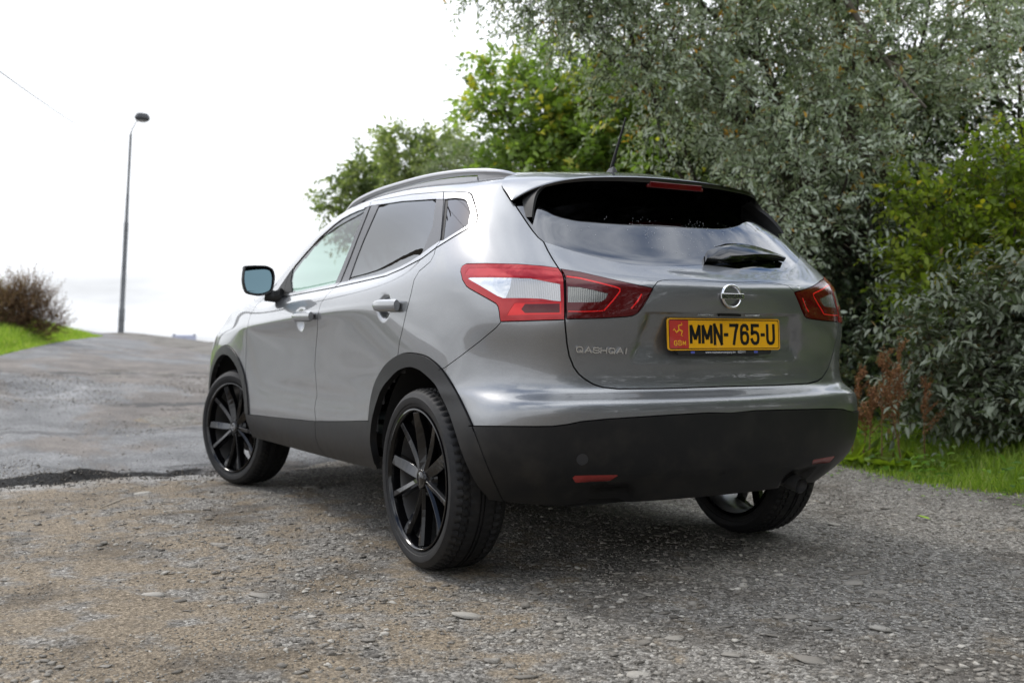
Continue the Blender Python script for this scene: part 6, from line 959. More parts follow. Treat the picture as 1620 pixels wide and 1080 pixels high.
 'arch_r_out': (1, [(0.49,0.892,0.5195), (0.4869,0.8913,0.5362), (0.4838,0.8898,0.5603), (0.4808,0.888,0.5859), (0.4768,0.8866,0.6075), (0.4716,0.8859,0.6234), (0.4654,0.8857,0.6368), (0.4583,0.8856,0.6487), (0.4502,0.8856,0.6606), (0.4421,0.8855,0.672), (0.4338,0.8854,0.6825), (0.4233,0.8855,0.6932), (0.4087,0.8859,0.7051), (0.3891,0.8866,0.7192), (0.3655,0.8878,0.7345), (0.3391,0.8893,0.7496), (0.3111,0.8907,0.763), (0.2811,0.8921,0.7747), (0.2494,0.8933,0.7852), (0.2177,0.8942,0.7943), (0.1874,0.8948,0.8017), (0.1593,0.8951,0.8071), (0.1323,0.8952,0.811), (0.1051,0.8951,0.8134), (0.0764,0.8948,0.8146), (0.0446,0.8942,0.8145), (0.0109,0.8933,0.813), (-0.0213,0.8922,0.8105), (-0.0489,0.8911,0.8073), (-0.0711,0.89,0.8035), (-0.0899,0.889,0.7988), (-0.1069,0.8879,0.7934), (-0.1238,0.8868,0.7874), (-0.1406,0.8857,0.781), (-0.1566,0.8844,0.7741), (-0.1722,0.8832,0.7663), (-0.1877,0.8819,0.7577), (-0.2033,0.8806,0.748), (-0.2188,0.8793,0.7374), (-0.2344,0.8782,0.726), (-0.2504,0.8773,0.7141), (-0.2674,0.8769,0.7015), (-0.2864,0.8776,0.6884), (-0.3066,0.879,0.675), (-0.3245,0.8795,0.6614), (-0.3412,0.8796,0.6475), (-0.3587,0.8803,0.6335), (-0.3761,0.8813,0.6195), (-0.3925,0.8822,0.6059), (-0.4064,0.8826,0.5933), (-0.4182,0.8825,0.5815), (-0.4293,0.8818,0.5685), (-0.4408,0.8804,0.5527), (-0.4525,0.8778,0.533), (-0.4633,0.8739,0.5103), (-0.4726,0.8687,0.4864), (-0.4798,0.8622,0.4628), (-0.4843,0.8538,0.4391), (-0.4851,0.8428,0.4143), (-0.4803,0.829,0.3895), (-0.4706,0.8131,0.3662), (-0.4577,0.7959,0.3442), (-0.4438,0.7781,0.3231), (-0.4352,0.767,0.3104), (-0.4355,0.7666,0.3103), (-0.41,0.775,0.2), (0,0.8,0.2), (0.45,0.85,0.2), (0.5459,0.8563,0.3242), (0.5263,0.8631,0.3375), (0.5093,0.8729,0.3584), (0.4976,0.8805,0.3785), (0.492,0.8855,0.3978), (0.4912,0.8887,0.4165), (0.4937,0.8905,0.4348), (0.4902,0.8919,0.4563), (0.4886,0.8925,0.4775), (0.4886,0.8925,0.4986)]),
 'arch_r_seam': (0, [(0.49,0.892,0.5195), (0.4869,0.8913,0.5362), (0.4838,0.8898,0.5603), (0.4808,0.888,0.5859), (0.4768,0.8866,0.6075), (0.4716,0.8859,0.6234), (0.4654,0.8857,0.6368), (0.4583,0.8856,0.6487), (0.4502,0.8856,0.6606), (0.4421,0.8855,0.672), (0.4338,0.8854,0.6825), (0.4233,0.8855,0.6932), (0.4087,0.8859,0.7051), (0.3891,0.8866,0.7192), (0.3655,0.8878,0.7345), (0.3391,0.8893,0.7496), (0.3111,0.8907,0.763), (0.2811,0.8921,0.7747), (0.2494,0.8933,0.7852), (0.2177,0.8942,0.7943), (0.1874,0.8948,0.8017), (0.1593,0.8951,0.8071), (0.1323,0.8952,0.811), (0.1051,0.8951,0.8134), (0.0764,0.8948,0.8146), (0.0446,0.8942,0.8145), (0.0109,0.8933,0.813), (-0.0213,0.8922,0.8105), (-0.0489,0.8911,0.8073), (-0.0711,0.89,0.8035), (-0.0899,0.889,0.7988), (-0.1069,0.8879,0.7934), (-0.1238,0.8868,0.7874), (-0.1406,0.8857,0.781), (-0.1566,0.8844,0.7741), (-0.1722,0.8832,0.7663), (-0.1877,0.8819,0.7577), (-0.2033,0.8806,0.748), (-0.2188,0.8793,0.7374), (-0.2344,0.8782,0.726), (-0.2504,0.8773,0.7141), (-0.2674,0.8769,0.7015), (-0.2864,0.8776,0.6884), (-0.3066,0.879,0.675), (-0.3245,0.8795,0.6614), (-0.3412,0.8796,0.6475), (-0.3587,0.8803,0.6335), (-0.3761,0.8813,0.6195), (-0.3925,0.8822,0.6059), (-0.4064,0.8826,0.5933), (-0.4182,0.8825,0.5815), (-0.4293,0.8818,0.5685), (-0.4408,0.8804,0.5527)]),
 'arch_r_hole': (1, [(0.4732,0.8582,0.3257), (0.4733,0.8582,0.3257), (0.4736,0.8582,0.3257), (0.4733,0.8589,0.3271), (0.4715,0.8629,0.3353), (0.4691,0.8673,0.3445), (0.4666,0.872,0.3547), (0.4637,0.8768,0.3663), (0.4605,0.8815,0.3795), (0.4588,0.8856,0.3945), (0.4594,0.8888,0.411), (0.4609,0.891,0.4282), (0.4613,0.8924,0.4455), (0.4587,0.8933,0.4635), (0.4539,0.8939,0.4823), (0.4485,0.8941,0.5007), (0.4434,0.894,0.5176), (0.4392,0.8937,0.5317), (0.4347,0.8932,0.544), (0.429,0.8926,0.5565), (0.4213,0.8919,0.571), (0.4107,0.8909,0.5891), (0.3972,0.89,0.6095), (0.3819,0.8895,0.6295), (0.3665,0.8895,0.6462), (0.3523,0.8897,0.6586), (0.3387,0.8899,0.6683), (0.3255,0.8901,0.6764), (0.3123,0.8902,0.6842), (0.299,0.8904,0.6916), (0.2856,0.8906,0.6981), (0.2722,0.8908,0.7041), (0.2587,0.8911,0.7101), (0.2455,0.8914,0.7162), (0.2323,0.8918,0.7221), (0.219,0.8921,0.7278), (0.2053,0.8925,0.733), (0.1917,0.8928,0.7379), (0.1783,0.8931,0.7425), (0.1638,0.8934,0.7466), (0.1472,0.8937,0.7504), (0.1274,0.8939,0.754), (0.1055,0.894,0.7573), (0.0835,0.894,0.7598), (0.0633,0.8939,0.7612), (0.0453,0.8937,0.7611), (0.0283,0.8934,0.76), (0.0122,0.8931,0.758), (-0.0035,0.8927,0.7556), (-0.0179,0.8924,0.753), (-0.0312,0.892,0.75), (-0.0452,0.8916,0.746), (-0.0616,0.891,0.7406), (-0.0822,0.8904,0.733), (-0.1056,0.8896,0.724), (-0.1288,0.889,0.7142), (-0.1492,0.8888,0.7045), (-0.1655,0.8891,0.6952), (-0.1799,0.89,0.6859), (-0.1936,0.891,0.6761), (-0.2072,0.8914,0.6651), (-0.2213,0.891,0.653), (-0.2367,0.8908,0.6402), (-0.2533,0.8912,0.6265), (-0.2703,0.8922,0.612), (-0.2871,0.8934,0.5963), (-0.3034,0.8946,0.5793), (-0.3185,0.8954,0.562), (-0.3321,0.8957,0.5452), (-0.3441,0.8954,0.5285), (-0.3547,0.8946,0.5118), (-0.3641,0.8934,0.4955), (-0.3727,0.8916,0.4802), (-0.3801,0.8895,0.4662), (-0.3865,0.8869,0.4531), (-0.3922,0.8838,0.4404), (-0.3973,0.8797,0.4274), (-0.4014,0.8746,0.4136), (-0.404,0.8682,0.3995), (-0.405,0.8605,0.3854), (-0.4051,0.8519,0.3719), (-0.4049,0.8423,0.3592), (-0.4044,0.8319,0.3468), (-0.4038,0.8213,0.3353), (-0.4031,0.8111,0.325), (-0.4029,0.8011,0.3158), (-0.4073,0.7967,0.3147), (-0.4114,0.793,0.3141), (-0.4142,0.7904,0.3137), (-0.38,0.775,0.2), (0,0.8,0.2), (0.4,0.85,0.2)]),
 'arch_f_out': (1, [(3.147,0.9,0.176), (3.17,0.9,0.235), (3.184,0.9,0.297), (3.19,0.9,0.36), (3.187,0.9,0.424), (3.175,0.9,0.486), (3.155,0.9,0.547), (3.126,0.9,0.604), (3.09,0.9,0.656), (3.047,0.9,0.703), (2.998,0.9,0.744), (2.944,0.9,0.777), (2.886,0.9,0.803), (2.825,0.9,0.82), (2.762,0.9,0.829), (2.698,0.9,0.829), (2.635,0.9,0.82), (2.574,0.9,0.803), (2.516,0.9,0.777), (2.462,0.9,0.744), (2.413,0.9,0.703), (2.37,0.9,0.656), (2.334,0.9,0.604), (2.305,0.9,0.547), (2.285,0.9,0.486), (2.273,0.9,0.424), (2.27,0.9,0.36), (2.276,0.9,0.297), (2.29,0.9,0.235), (2.313,0.9,0.176), (2.3,0.85,0.2), (2.7,0.85,0.2), (3.15,0.85,0.2)]),
 'arch_f_seam': (0, [(3.186,0.9,0.434), (3.174,0.9,0.49), (3.156,0.9,0.544), (3.131,0.9,0.596), (3.1,0.9,0.644), (3.063,0.9,0.688), (3.021,0.9,0.726), (2.974,0.9,0.76), (2.924,0.9,0.787), (2.871,0.9,0.808), (2.815,0.9,0.822), (2.759,0.9,0.829), (2.701,0.9,0.829), (2.645,0.9,0.822), (2.589,0.9,0.808), (2.536,0.9,0.787), (2.486,0.9,0.76), (2.439,0.9,0.726), (2.397,0.9,0.688), (2.36,0.9,0.644), (2.329,0.9,0.596), (2.304,0.9,0.544), (2.286,0.9,0.49), (2.274,0.9,0.434)]),
 'arch_f_hole': (1, [(3.111,0.9,0.231), (3.126,0.9,0.287), (3.134,0.9,0.344), (3.134,0.9,0.401), (3.125,0.9,0.458), (3.109,0.9,0.513), (3.085,0.9,0.566), (3.053,0.9,0.614), (3.015,0.9,0.657), (2.972,0.9,0.695), (2.923,0.9,0.726), (2.871,0.9,0.75), (2.816,0.9,0.766), (2.759,0.9,0.774), (2.701,0.9,0.774), (2.644,0.9,0.766), (2.589,0.9,0.75), (2.537,0.9,0.726), (2.488,0.9,0.695), (2.445,0.9,0.657), (2.407,0.9,0.614), (2.375,0.9,0.566), (2.351,0.9,0.513), (2.335,0.9,0.458), (2.326,0.9,0.401), (2.326,0.9,0.344), (2.334,0.9,0.287), (2.349,0.9,0.231), (2.4,0.85,0.2), (2.7,0.85,0.2), (3.1,0.85,0.2)]),
 'sill_line': (0, [(2.3916,0.8975,0.4388), (2.3174,0.8939,0.4414), (2.2404,0.8903,0.4432), (2.1634,0.8873,0.445), (2.0863,0.8848,0.4469), (2.0092,0.8829,0.4489), (1.9322,0.8816,0.451), (1.8558,0.8806,0.4531), (1.7801,0.88,0.4553), (1.7047,0.8796,0.4579), (1.6306,0.8793,0.4605), (1.5579,0.8791,0.4631), (1.4867,0.879,0.4656), (1.417,0.879,0.468), (1.3487,0.879,0.4705), (1.2818,0.879,0.4728), (1.2162,0.8791,0.4752), (1.142,0.8793,0.48), (1.0692,0.8795,0.4847), (0.9979,0.88,0.4893), (0.9277,0.8806,0.4939), (0.8631,0.8814,0.4987), (0.7992,0.8825,0.5034), (0.7361,0.8838,0.5081), (0.6737,0.8854,0.5127), (0.6119,0.8872,0.5173), (0.5509,0.8893,0.5218), (0.4908,0.8916,0.5263)]),
 'sill_clad': (1, [(2.3916,0.8975,0.4388), (2.3174,0.8939,0.4414), (2.2404,0.8903,0.4432), (2.1634,0.8873,0.445), (2.0863,0.8848,0.4469), (2.0092,0.8829,0.4489), (1.9322,0.8816,0.451), (1.8558,0.8806,0.4531), (1.7801,0.88,0.4553), (1.7047,0.8796,0.4579), (1.6306,0.8793,0.4605), (1.5579,0.8791,0.4631), (1.4867,0.879,0.4656), (1.417,0.879,0.468), (1.3487,0.879,0.4705), (1.2818,0.879,0.4728), (1.2162,0.8791,0.4752), (1.142,0.8793,0.48), (1.0692,0.8795,0.4847), (0.9979,0.88,0.4893), (0.9277,0.8806,0.4939), (0.868,0.8813,0.4983), (0.8089,0.8823,0.5026), (0.7505,0.8835,0.5069), (0.6927,0.8849,0.5112), (0.6354,0.8865,0.5154), (0.5788,0.8884,0.5196), (0.5228,0.8904,0.5238), (0.4676,0.8926,0.5279), (0.4657,0.8934,0.5054), (0.4654,0.8935,0.4827), (0.4669,0.8929,0.4599), (0.4705,0.8914,0.4368), (0.4661,0.8897,0.4188), (0.4649,0.8867,0.4004), (0.4681,0.8819,0.3814), (0.4769,0.8748,0.3618), (0.4676,0.8683,0.3465), (0.46,0.8611,0.3311), (0.4528,0.8588,0.3262), (0.4,0.85,0.2), (2.35,0.85,0.2), (2.5642,0.854,0.31), (2.5149,0.8537,0.31), (2.4738,0.87,0.3446), (2.4403,0.8842,0.3781), (2.4061,0.8936,0.4093)]),
 'front_clad': (1, [(3.54,0,0.45), (3.37,0.82,0.45), (3.19,0.89,0.45), (3.1,0.9,0.45), (3.1,0.86,0.2), (3.2,0.77,0.2), (3.46,0,0.2), ('N',-6), ('N',22)]),
 'windscreen': (1, [('N',13.6), (1.7,0.46,1.525), (1.7,0.55,1.485), (1.84,0.6,1.435), (2.1,0.665,1.32), (2.42,0.735,1.16), (2.52,0.7,1.145), (2.62,0.55,1.15), (2.68,0.3,1.155), ('N',11.15)]),
 'hood': (1, [('N',10.95), (2.66,0.58,1.125), (2.6,0.7,1.12), (2.75,0.79,1.085), (3.05,0.795,1.02), (3.22,0.735,0.96), (3.27,0.58,0.955), ('N',8.9)]),
 'headlamp': (1, [(3.34,0.6,0.83), (3.33,0.6,0.9), (3.22,0.77,0.925), (3.06,0.845,0.935), (3.02,0.88,0.9), (3.2,0.84,0.85)]),
 'grille': (1, [('N',4.2857), (3.46,0.4,0.72), (3.45,0.52,0.86), ('N',7.2)]),
 'garnish_line': (0, [(-0.6988,0.3899,0.9585), (-0.7007,0.3806,0.973), (-0.7023,0.3711,0.9876), (-0.7037,0.3614,1.0021), (-0.705,0.3498,1.0175), (-0.7058,0.3378,1.033), (-0.7052,0.3247,1.0486), (-0.7004,0.3047,1.0635), (-0.696,0.2794,1.0714), (-0.6954,0.2457,1.0748), (-0.6964,0.2257,1.0752), (-0.6972,0.2053,1.0757), (-0.6979,0.1847,1.0761), (-0.6983,0.1639,1.0766), (-0.7,0,1.062)]),
}

# ================================================================ car materials
def mat_paint():
    m = Mt('silver metallic paint', (.30, .305, .305), rough=.35, metal=.80, coat=1.0, coat_rough=.015, spec=.5)
    m.p.inputs['Coat IOR'].default_value = 1.65
    fl = m.voro(2600, out='Color'); s = m.n.new('ShaderNodeSeparateColor'); m.l.new(fl, s.inputs[0])
    base = m.ramp(s.outputs[0], [(0, (.176, .181, .187)), (.7, (.212, .218, .225)), (1, (.35, .36, .37))])
    # road dust low on the flanks
    sx = m.n.new('ShaderNodeSeparateXYZ'); m.l.new(m.obj(), sx.inputs[0])
    low = m.rng(sx.outputs[2], .85, .45, 0, 1)
    d = m.math('MULTIPLY', low, m.rng(m.noise(7, 6, .65), .45, .8, .0, .22))
    m.col(m.mix(d, base, (.16, .14, .115)))
    m.rgh(m.math('ADD', .35, m.math('MULTIPLY', d, .5)))
    m.l.new(m.math('ADD', .015, m.math('MULTIPLY', d, .35)), m.p.inputs['Coat Roughness'])
    return m.m
PAINT = mat_paint()
def mat_clad():
    m = Mt('dark grey textured plastic', (.028, .028, .029), rough=.40, spec=.35)
    n = m.noise(900, 2); m.bump(n, .25, .0006)
    d = m.rng(m.noise(9, 6, .65), .40, .75, 0, .45)
    sx = m.n.new('ShaderNodeSeparateXYZ'); m.l.new(m.obj(), sx.inputs[0])
    d = m.math('MULTIPLY', d, m.rng(sx.outputs[2], .7, .33, .15, 1))
    m.col(m.mix(d, (.010, .010, .0105), (.048, .042, .034))); m.rgh(m.math('ADD', .40, m.math('MULTIPLY', d, .3)))
    return m.m
CLAD = mat_clad()
BLACK = Mt('matt black plastic', (.012, .012, .012), rough=.6).m
SATIN = Mt('satin black trim', (.03, .03, .032), rough=.3, spec=.5).m
PILLAR = Mt('satin charcoal pillar trim', (.075, .075, .08), rough=.33, metal=.2).m
GLOSSB = Mt('gloss black plastic', (.004, .004, .004), rough=.08, coat=.6).m
RIMB = Mt('gloss black alloy', (.003, .003, .0035), rough=.13, coat=.4, coat_rough=.03, spec=.3).m
CHROME = Mt('brushed chrome', (.50, .50, .51), rough=.22, metal=1.0).m
ALU = Mt('anodised silver rail', (.40, .40, .41), rough=.30, metal=.9).m
STEEL = Mt('machined steel', (.26, .255, .25), rough=.32, metal=.9).m
RUST = Mt('rusty cast iron', (.10, .06, .04), rough=.8, metal=.2).m
UNDER = Mt('underbody black', (.008, .008, .008), rough=.85).m
SEATM = Mt('charcoal seat cloth', (.02, .02, .022), rough=.9).m
SHELLIN = Mt('inner panel black', (.006, .006, .006), rough=.9).m

def mat_glass(name, tint, ior=1.5, bead=False, boost=1.0):
    m = bpy.data.materials.new(name); m.use_nodes = True
    t = m.node_tree; n = t.nodes; l = t.links; n.clear()
    o = n.new('ShaderNodeOutputMaterial'); mx = n.new('ShaderNodeMixShader'); tr = n.new('ShaderNodeBsdfTransparent'); gl = n.new('ShaderNodeBsdfGlossy')
    fr = n.new('ShaderNodeFresnel'); fr.inputs['IOR'].default_value = ior
    tr.inputs['Color'].default_value = (*tint, 1); gl.inputs['Roughness'].default_value = .0; gl.inputs['Color'].default_value = (.97, .98, 1, 1)
    ge = n.new('ShaderNodeNewGeometry'); inv = n.new('ShaderNodeMath'); inv.operation = 'SUBTRACT'; inv.inputs[0].default_value = 1
    l.new(ge.outputs['Backfacing'], inv.inputs[1])
    ml = n.new('ShaderNodeMath'); ml.operation = 'MULTIPLY'; l.new(fr.outputs[0], ml.inputs[0]); l.new(inv.outputs[0], ml.inputs[1])
    mb = n.new('ShaderNodeMath'); mb.operation = 'MULTIPLY'; mb.use_clamp = True; mb.inputs[1].default_value = boost; l.new(ml.outputs[0], mb.inputs[0])
    l.new(mb.outputs[0], mx.inputs[0]); l.new(tr.outputs[0], mx.inputs[1]); l.new(gl.outputs[0], mx.inputs[2]); l.new(mx.outputs[0], o.inputs[0])
    tc = n.new('ShaderNodeTexCoord'); ns = n.new('ShaderNodeTexNoise'); ns.inputs['Scale'].default_value = 5; ns.inputs['Detail'].default_value = 1
    l.new(tc.outputs['Object'], ns.inputs['Vector'])
    bp = n.new('ShaderNodeBump'); bp.inputs['Strength'].default_value = .05; bp.inputs['Distance'].default_value = .004; l.new(ns.outputs['Fac'], bp.inputs['Height'])
    l.new(bp.outputs[0], gl.inputs['Normal']); 
    return m
GLASS = mat_glass('green tinted glass', (.62, .74, .68), 1.55)
PRIV = mat_glass('dark privacy glass', (.030, .032, .036), 1.62, boost=1.15)
PRIVR = mat_glass('dark rear screen glass', (.020, .022, .025), 1.75, boost=1.75)

def mat_lens(name, c, rough=.10, metal=.0, ribs=0, dark=None, emit=0):
    m = Mt(name, c, rough=rough, metal=metal, coat=.5, coat_rough=.01, spec=.4)
    if ribs:
        w = m.n.new('ShaderNodeTexWave'); w.wave_type = 'BANDS'; w.bands_direction = 'Z'; w.inputs['Scale'].default_value = ribs
        m.l.new(m.obj(), w.inputs['Vector'])
        w2 = m.n.new('ShaderNodeTexWave'); w2.wave_type = 'BANDS'; w2.bands_direction = 'DIAGONAL'; w2.inputs['Scale'].default_value = ribs*.8
        m.l.new(m.mapping((1, 1, 0.001)), w2.inputs['Vector'])
        h = m.math('ADD', w.outputs['Fac'], w2.outputs['Fac'])
        m.bump(h, .3, .001)
        if dark: m.col(m.mix(m.rng(h, .1, 1.5), dark, c))
    else:
        n = m.noise(18, 2); m.bump(n, .25, .01)
    return m.m
L_RED = mat_lens('deep red lens', (.36, .005, .007), metal=.25, rough=.12)
L_DRED = mat_lens('dark red lens', (.085, .003, .004), metal=.2, rough=.12)
L_BRED = mat_lens('bright red reflector lens', (.62, .012, .012), metal=.35, rough=.2, ribs=0)
L_PINK = mat_lens('clear over red lens', (.42, .025, .03), metal=.45, rough=.16)
L_WHITE = mat_lens('clear lens over chrome bowl', (.60, .61, .62), metal=.8, rough=.16)
L_RIB = mat_lens('ribbed clear lens', (.46, .455, .45), metal=.7, rough=.2, ribs=90, dark=(.28, .27, .26))
L_REV = mat_lens('smoked clear reversing lens', (.25, .25, .23), metal=.7, rough=.18, ribs=80, dark=(.13, .13, .12))
L_LINE = mat_lens('red light guide', (.75, .015, .015), metal=.1, rough=.2)
L_REFL = mat_lens('dull red reflector', (.30, .035, .03), rough=.35, ribs=0)

# ================================================================ car: panels cut out of the body surface
def _uv_outline(pts):
    out = []
    for p in pts:
        if p[0] == 'T': out.append((NUT + 3.0, p[1]*NV))
        elif p[0] == 'N': out.append((-3.0, p[1]*NV))
        else:
            q = to_uv([p])[0]
            if q[0] < .3 and abs(p[1]) < .02: q[0] = -3
            if q[0] > NUT-.6 and abs(p[1]) < .02: q[0] = NUT+3
            if q[1] < .6: q[1] = -3
            if q[1] > NVT-.6: q[1] = NVT+3
            out.append((q[0], q[1]))
    return np.array(out)

UVO = {k: _uv_outline(l) for k, (c, l) in OUTLINES.items()}

def pip(P, poly):
    x, y = P[:, 0], P[:, 1]
    r = np.zeros(len(P), bool)
    n = len(poly)
    for i in range(n):
        x1, y1 = poly[i]; x2, y2 = poly[(i+1) % n]
        if y1 == y2: continue
        c = ((y1 > y) != (y2 > y)) & (x < (x2-x1)*(y-y1)/(y2-y1)+x1)
        r ^= c
    return r

def ss(a, b, x):
    t = np.clip((x-a)/(b-a), 0, 1); return t*t*(3-2*t)

HANDLES = [(1.350, .962, 1), (.290, .995, 2)]      # x, z of the two handle cups on a flank

def relief(P):
    """Depth (m, positive inwards) pressed into the panels."""
    x, y, z = P[:, 0], np.abs(P[:, 1]), P[:, 2]
    tail = x < -.55
    yb = .365+(.957-z)*.30
    rec = ss(0, .045, yb-y)*ss(.775, .86, z)*(1-ss(.9575, .9605, z))*.019
    gar = -.003*ss(0, .012, .41+(z-.957)*-.35-y)*ss(.957, .959, z)*(1-ss(1.066, 1.07, z))
    d = np.where(tail, rec+gar, 0)
    d = np.where((x < -.3) & (z < .45), d+.014*ss(.392, .372, z)*ss(.62, .52, y)+.0, d)
    d = np.where((x < -.3) & (z < .45), d+.020*ss(.352, .335, z)*ss(.085, .05, np.abs(y-.44)), d)
    side = (x > -.05) & (y > .8)
    for hx, hz, _ in HANDLES:
        r = np.sqrt(((x-hx-.035)/.072)**2+((z-hz)/.060)**2)
        d = np.where(side, d+.026*(1-ss(.35, 1.0, r)), d)
    # scalloped door bottoms
    d = np.where(side & (x < 2.3) & (x > .5), d+.0020*np.exp(-((z-.60)/.06)**2)*ss(.5, .8, x)*(1-ss(2.0, 2.3, x)), d)
    return d

def body_pts(uv, off=0.0):
    """Displaced surface points with normals by finite differences."""
    def pos(q):
        P, N = surf(q)
        return P - N*relief(P)[:, None]
    h = .35
    P = pos(uv)
    def cl(q): q = q.copy(); return q
    a = uv+[[h, 0]]; b = uv-[[h, 0]]; c = uv+[[0, h]]; d = uv-[[0, h]]
    def ext(q):      # mirrored continuation beyond the centre plane
        w = q.copy(); m = w[:, 0] > NUT; w[m, 0] = 2*NUT-w[m, 0]; m2 = w[:, 0] < 0; w[m2, 0] = -w[m2, 0]
        m3 = w[:, 1] > NVT; w[m3, 1] = 2*NVT-w[m3, 1]; w[:, 1] = np.maximum(w[:, 1], 0)
        Q = pos(w); Q[m | m2 | m3, 1] *= -1; return Q
    N = np.cross(ext(a)-ext(b), ext(c)-ext(d))
    l = np.linalg.norm(N, axis=1, keepdims=True); _, N0 = surf(uv)
    N = np.where(l > 1e-10, N/np.maximum(l, 1e-12), N0)
    s = np.sign((N*N0).sum(1)); s[s == 0] = 1
    N = N*s[:, None]
    return P+N*off, N

def _gap_lines(uvl, w):
    """Offset a polyline on the surface by +-w metres, returns the two uv polylines."""
    q = np.clip(uvl, [0, 0], [NUT-1e-3, NVT-1e-3])
    # drop duplicates
    keep = [0]+[i for i in range(1, len(q)) if np.linalg.norm(q[i]-q[keep_last(q, i)]) > .15] if False else [0]
    for i in range(1, len(q)):
        if np.linalg.norm(q[i]-q[keep[-1]]) > .25: keep.append(i)
    q = q[keep]
    P, N = surf(q)
    T = np.gradient(P, axis=0); T /= np.linalg.norm(T, axis=1, keepdims=True)+1e-12
    S = np.cross(N, T)
    # convert the sideways step to uv with the local Jacobian
    e = .5
    Pu = (surf(q+[[e, 0]])[0]-surf(q-[[e, 0]])[0])/(2*e); Pv = (surf(q+[[0, e]])[0]-surf(q-[[0, e]])[0])/(2*e)
    out = []
    for s in (1, -1):
        r = []
        for k in range(len(q)):
            M = np.stack([Pu[k], Pv[k]], 1)
            r.append(q[k]+np.clip(np.linalg.lstsq(M, S[k]*w*s, rcond=None)[0], -3, 3))
        out.append(np.array(r))
    for o in out:
        o[:, 0] = np.where(uvl[keep, 0] > NUT, NUT+3, o[:, 0]); o[:, 0] = np.where(uvl[keep, 0] < 0, -3, o[:, 0])
    return out

# closed contours also get a fine seam; widths are half the seam in metres
GAPS = [('A_shut', .0024), ('B_shut', .0026), ('C_shut', .0024), ('tg_shut', .0028), ('bump_seam', .0016),
        ('clad_line', .0020), ('arch_r_seam', .0018), ('arch_f_seam', .0018), ('sill_line', .0015), ('roof_shut', .002), ('garnish_line', .0014)]
CLOSED_GAPS = [('lamp_outer', .0020), ('lamp_inner', .0018), ('hood', .002), ('win_outer', .0028), ('glass_front', .0022), ('glass_rear', .0022), ('glass_quarter', .0022), ('headlamp', .0015)]

PRIORITY = ['arch_r_hole', 'arch_f_hole', 'reflector',
            'lens_white', 'lens_ribbed', 'lens_bright', 'lens_shade', 'lens_top', 'reverse_lens', 'light_strip', 'outer_lamp', 'inner_lamp',
            'mirror_sail', 'front_glass', 'rear_glass_side', 'quarter_glass', 'b_pillar_front', 'b_pillar_rear', 'c_pillar', 'window_seal', 'pillar_gap', 'window_trim',
            'rear_window', 'windscreen', 'sill_clad', 'arch_r', 'arch_f', 'bumper_clad', 'front_clad', 'headlamp', 'grille',
            'front_door', 'rear_door', 'bonnet', 'rear_bumper', 'tailgate', 'shell']
POLY = {'arch_r_hole': ['arch_r_hole'], 'arch_f_hole': ['arch_f_hole'], 'reflector': ['refl'],
        'lens_white': ['lo_white'], 'lens_ribbed': ['lo_ribbed'], 'lens_bright': ['lo_bright'], 'lens_shade': ['lo_dark'], 'lens_top': ['lo_top'],
        'reverse_lens': ['li_clear'], 'light_strip': ['li_line1', 'li_line2', 'li_line3'], 'outer_lamp': ['lamp_outer'], 'inner_lamp': ['lamp_inner'],
        'front_glass': ['glass_front'], 'mirror_sail': ['sail'], 'rear_glass_side': ['glass_rear'], 'quarter_glass': ['glass_quarter'], 'b_pillar_front': ['pillar_b1'],
        'b_pillar_rear': ['pillar_b2'], 'c_pillar': ['pillar_c'], 'window_seal': ['seal_c'], 'pillar_gap': ['pillar_gap'], 'window_trim': ['win_outer'],
        'rear_window': ['rear_glass'], 'windscreen': ['windscreen'], 'sill_clad': ['sill_clad'], 'arch_r': ['arch_r_out'], 'arch_f': ['arch_f_out'],
        'bumper_clad': ['bumper_clad'], 'front_clad': ['front_clad'], 'headlamp': ['headlamp'], 'grille': ['grille'],
        'front_door': ['front_door'], 'rear_door': ['rear_door'], 'bonnet': ['hood'], 'rear_bumper': ['bumper'], 'tailgate': ['tailgate']}
# the dark lens patch lies inside the bright one
PRIORITY.remove('lens_shade'); PRIORITY.insert(PRIORITY.index('lens_bright'), 'lens_shade')

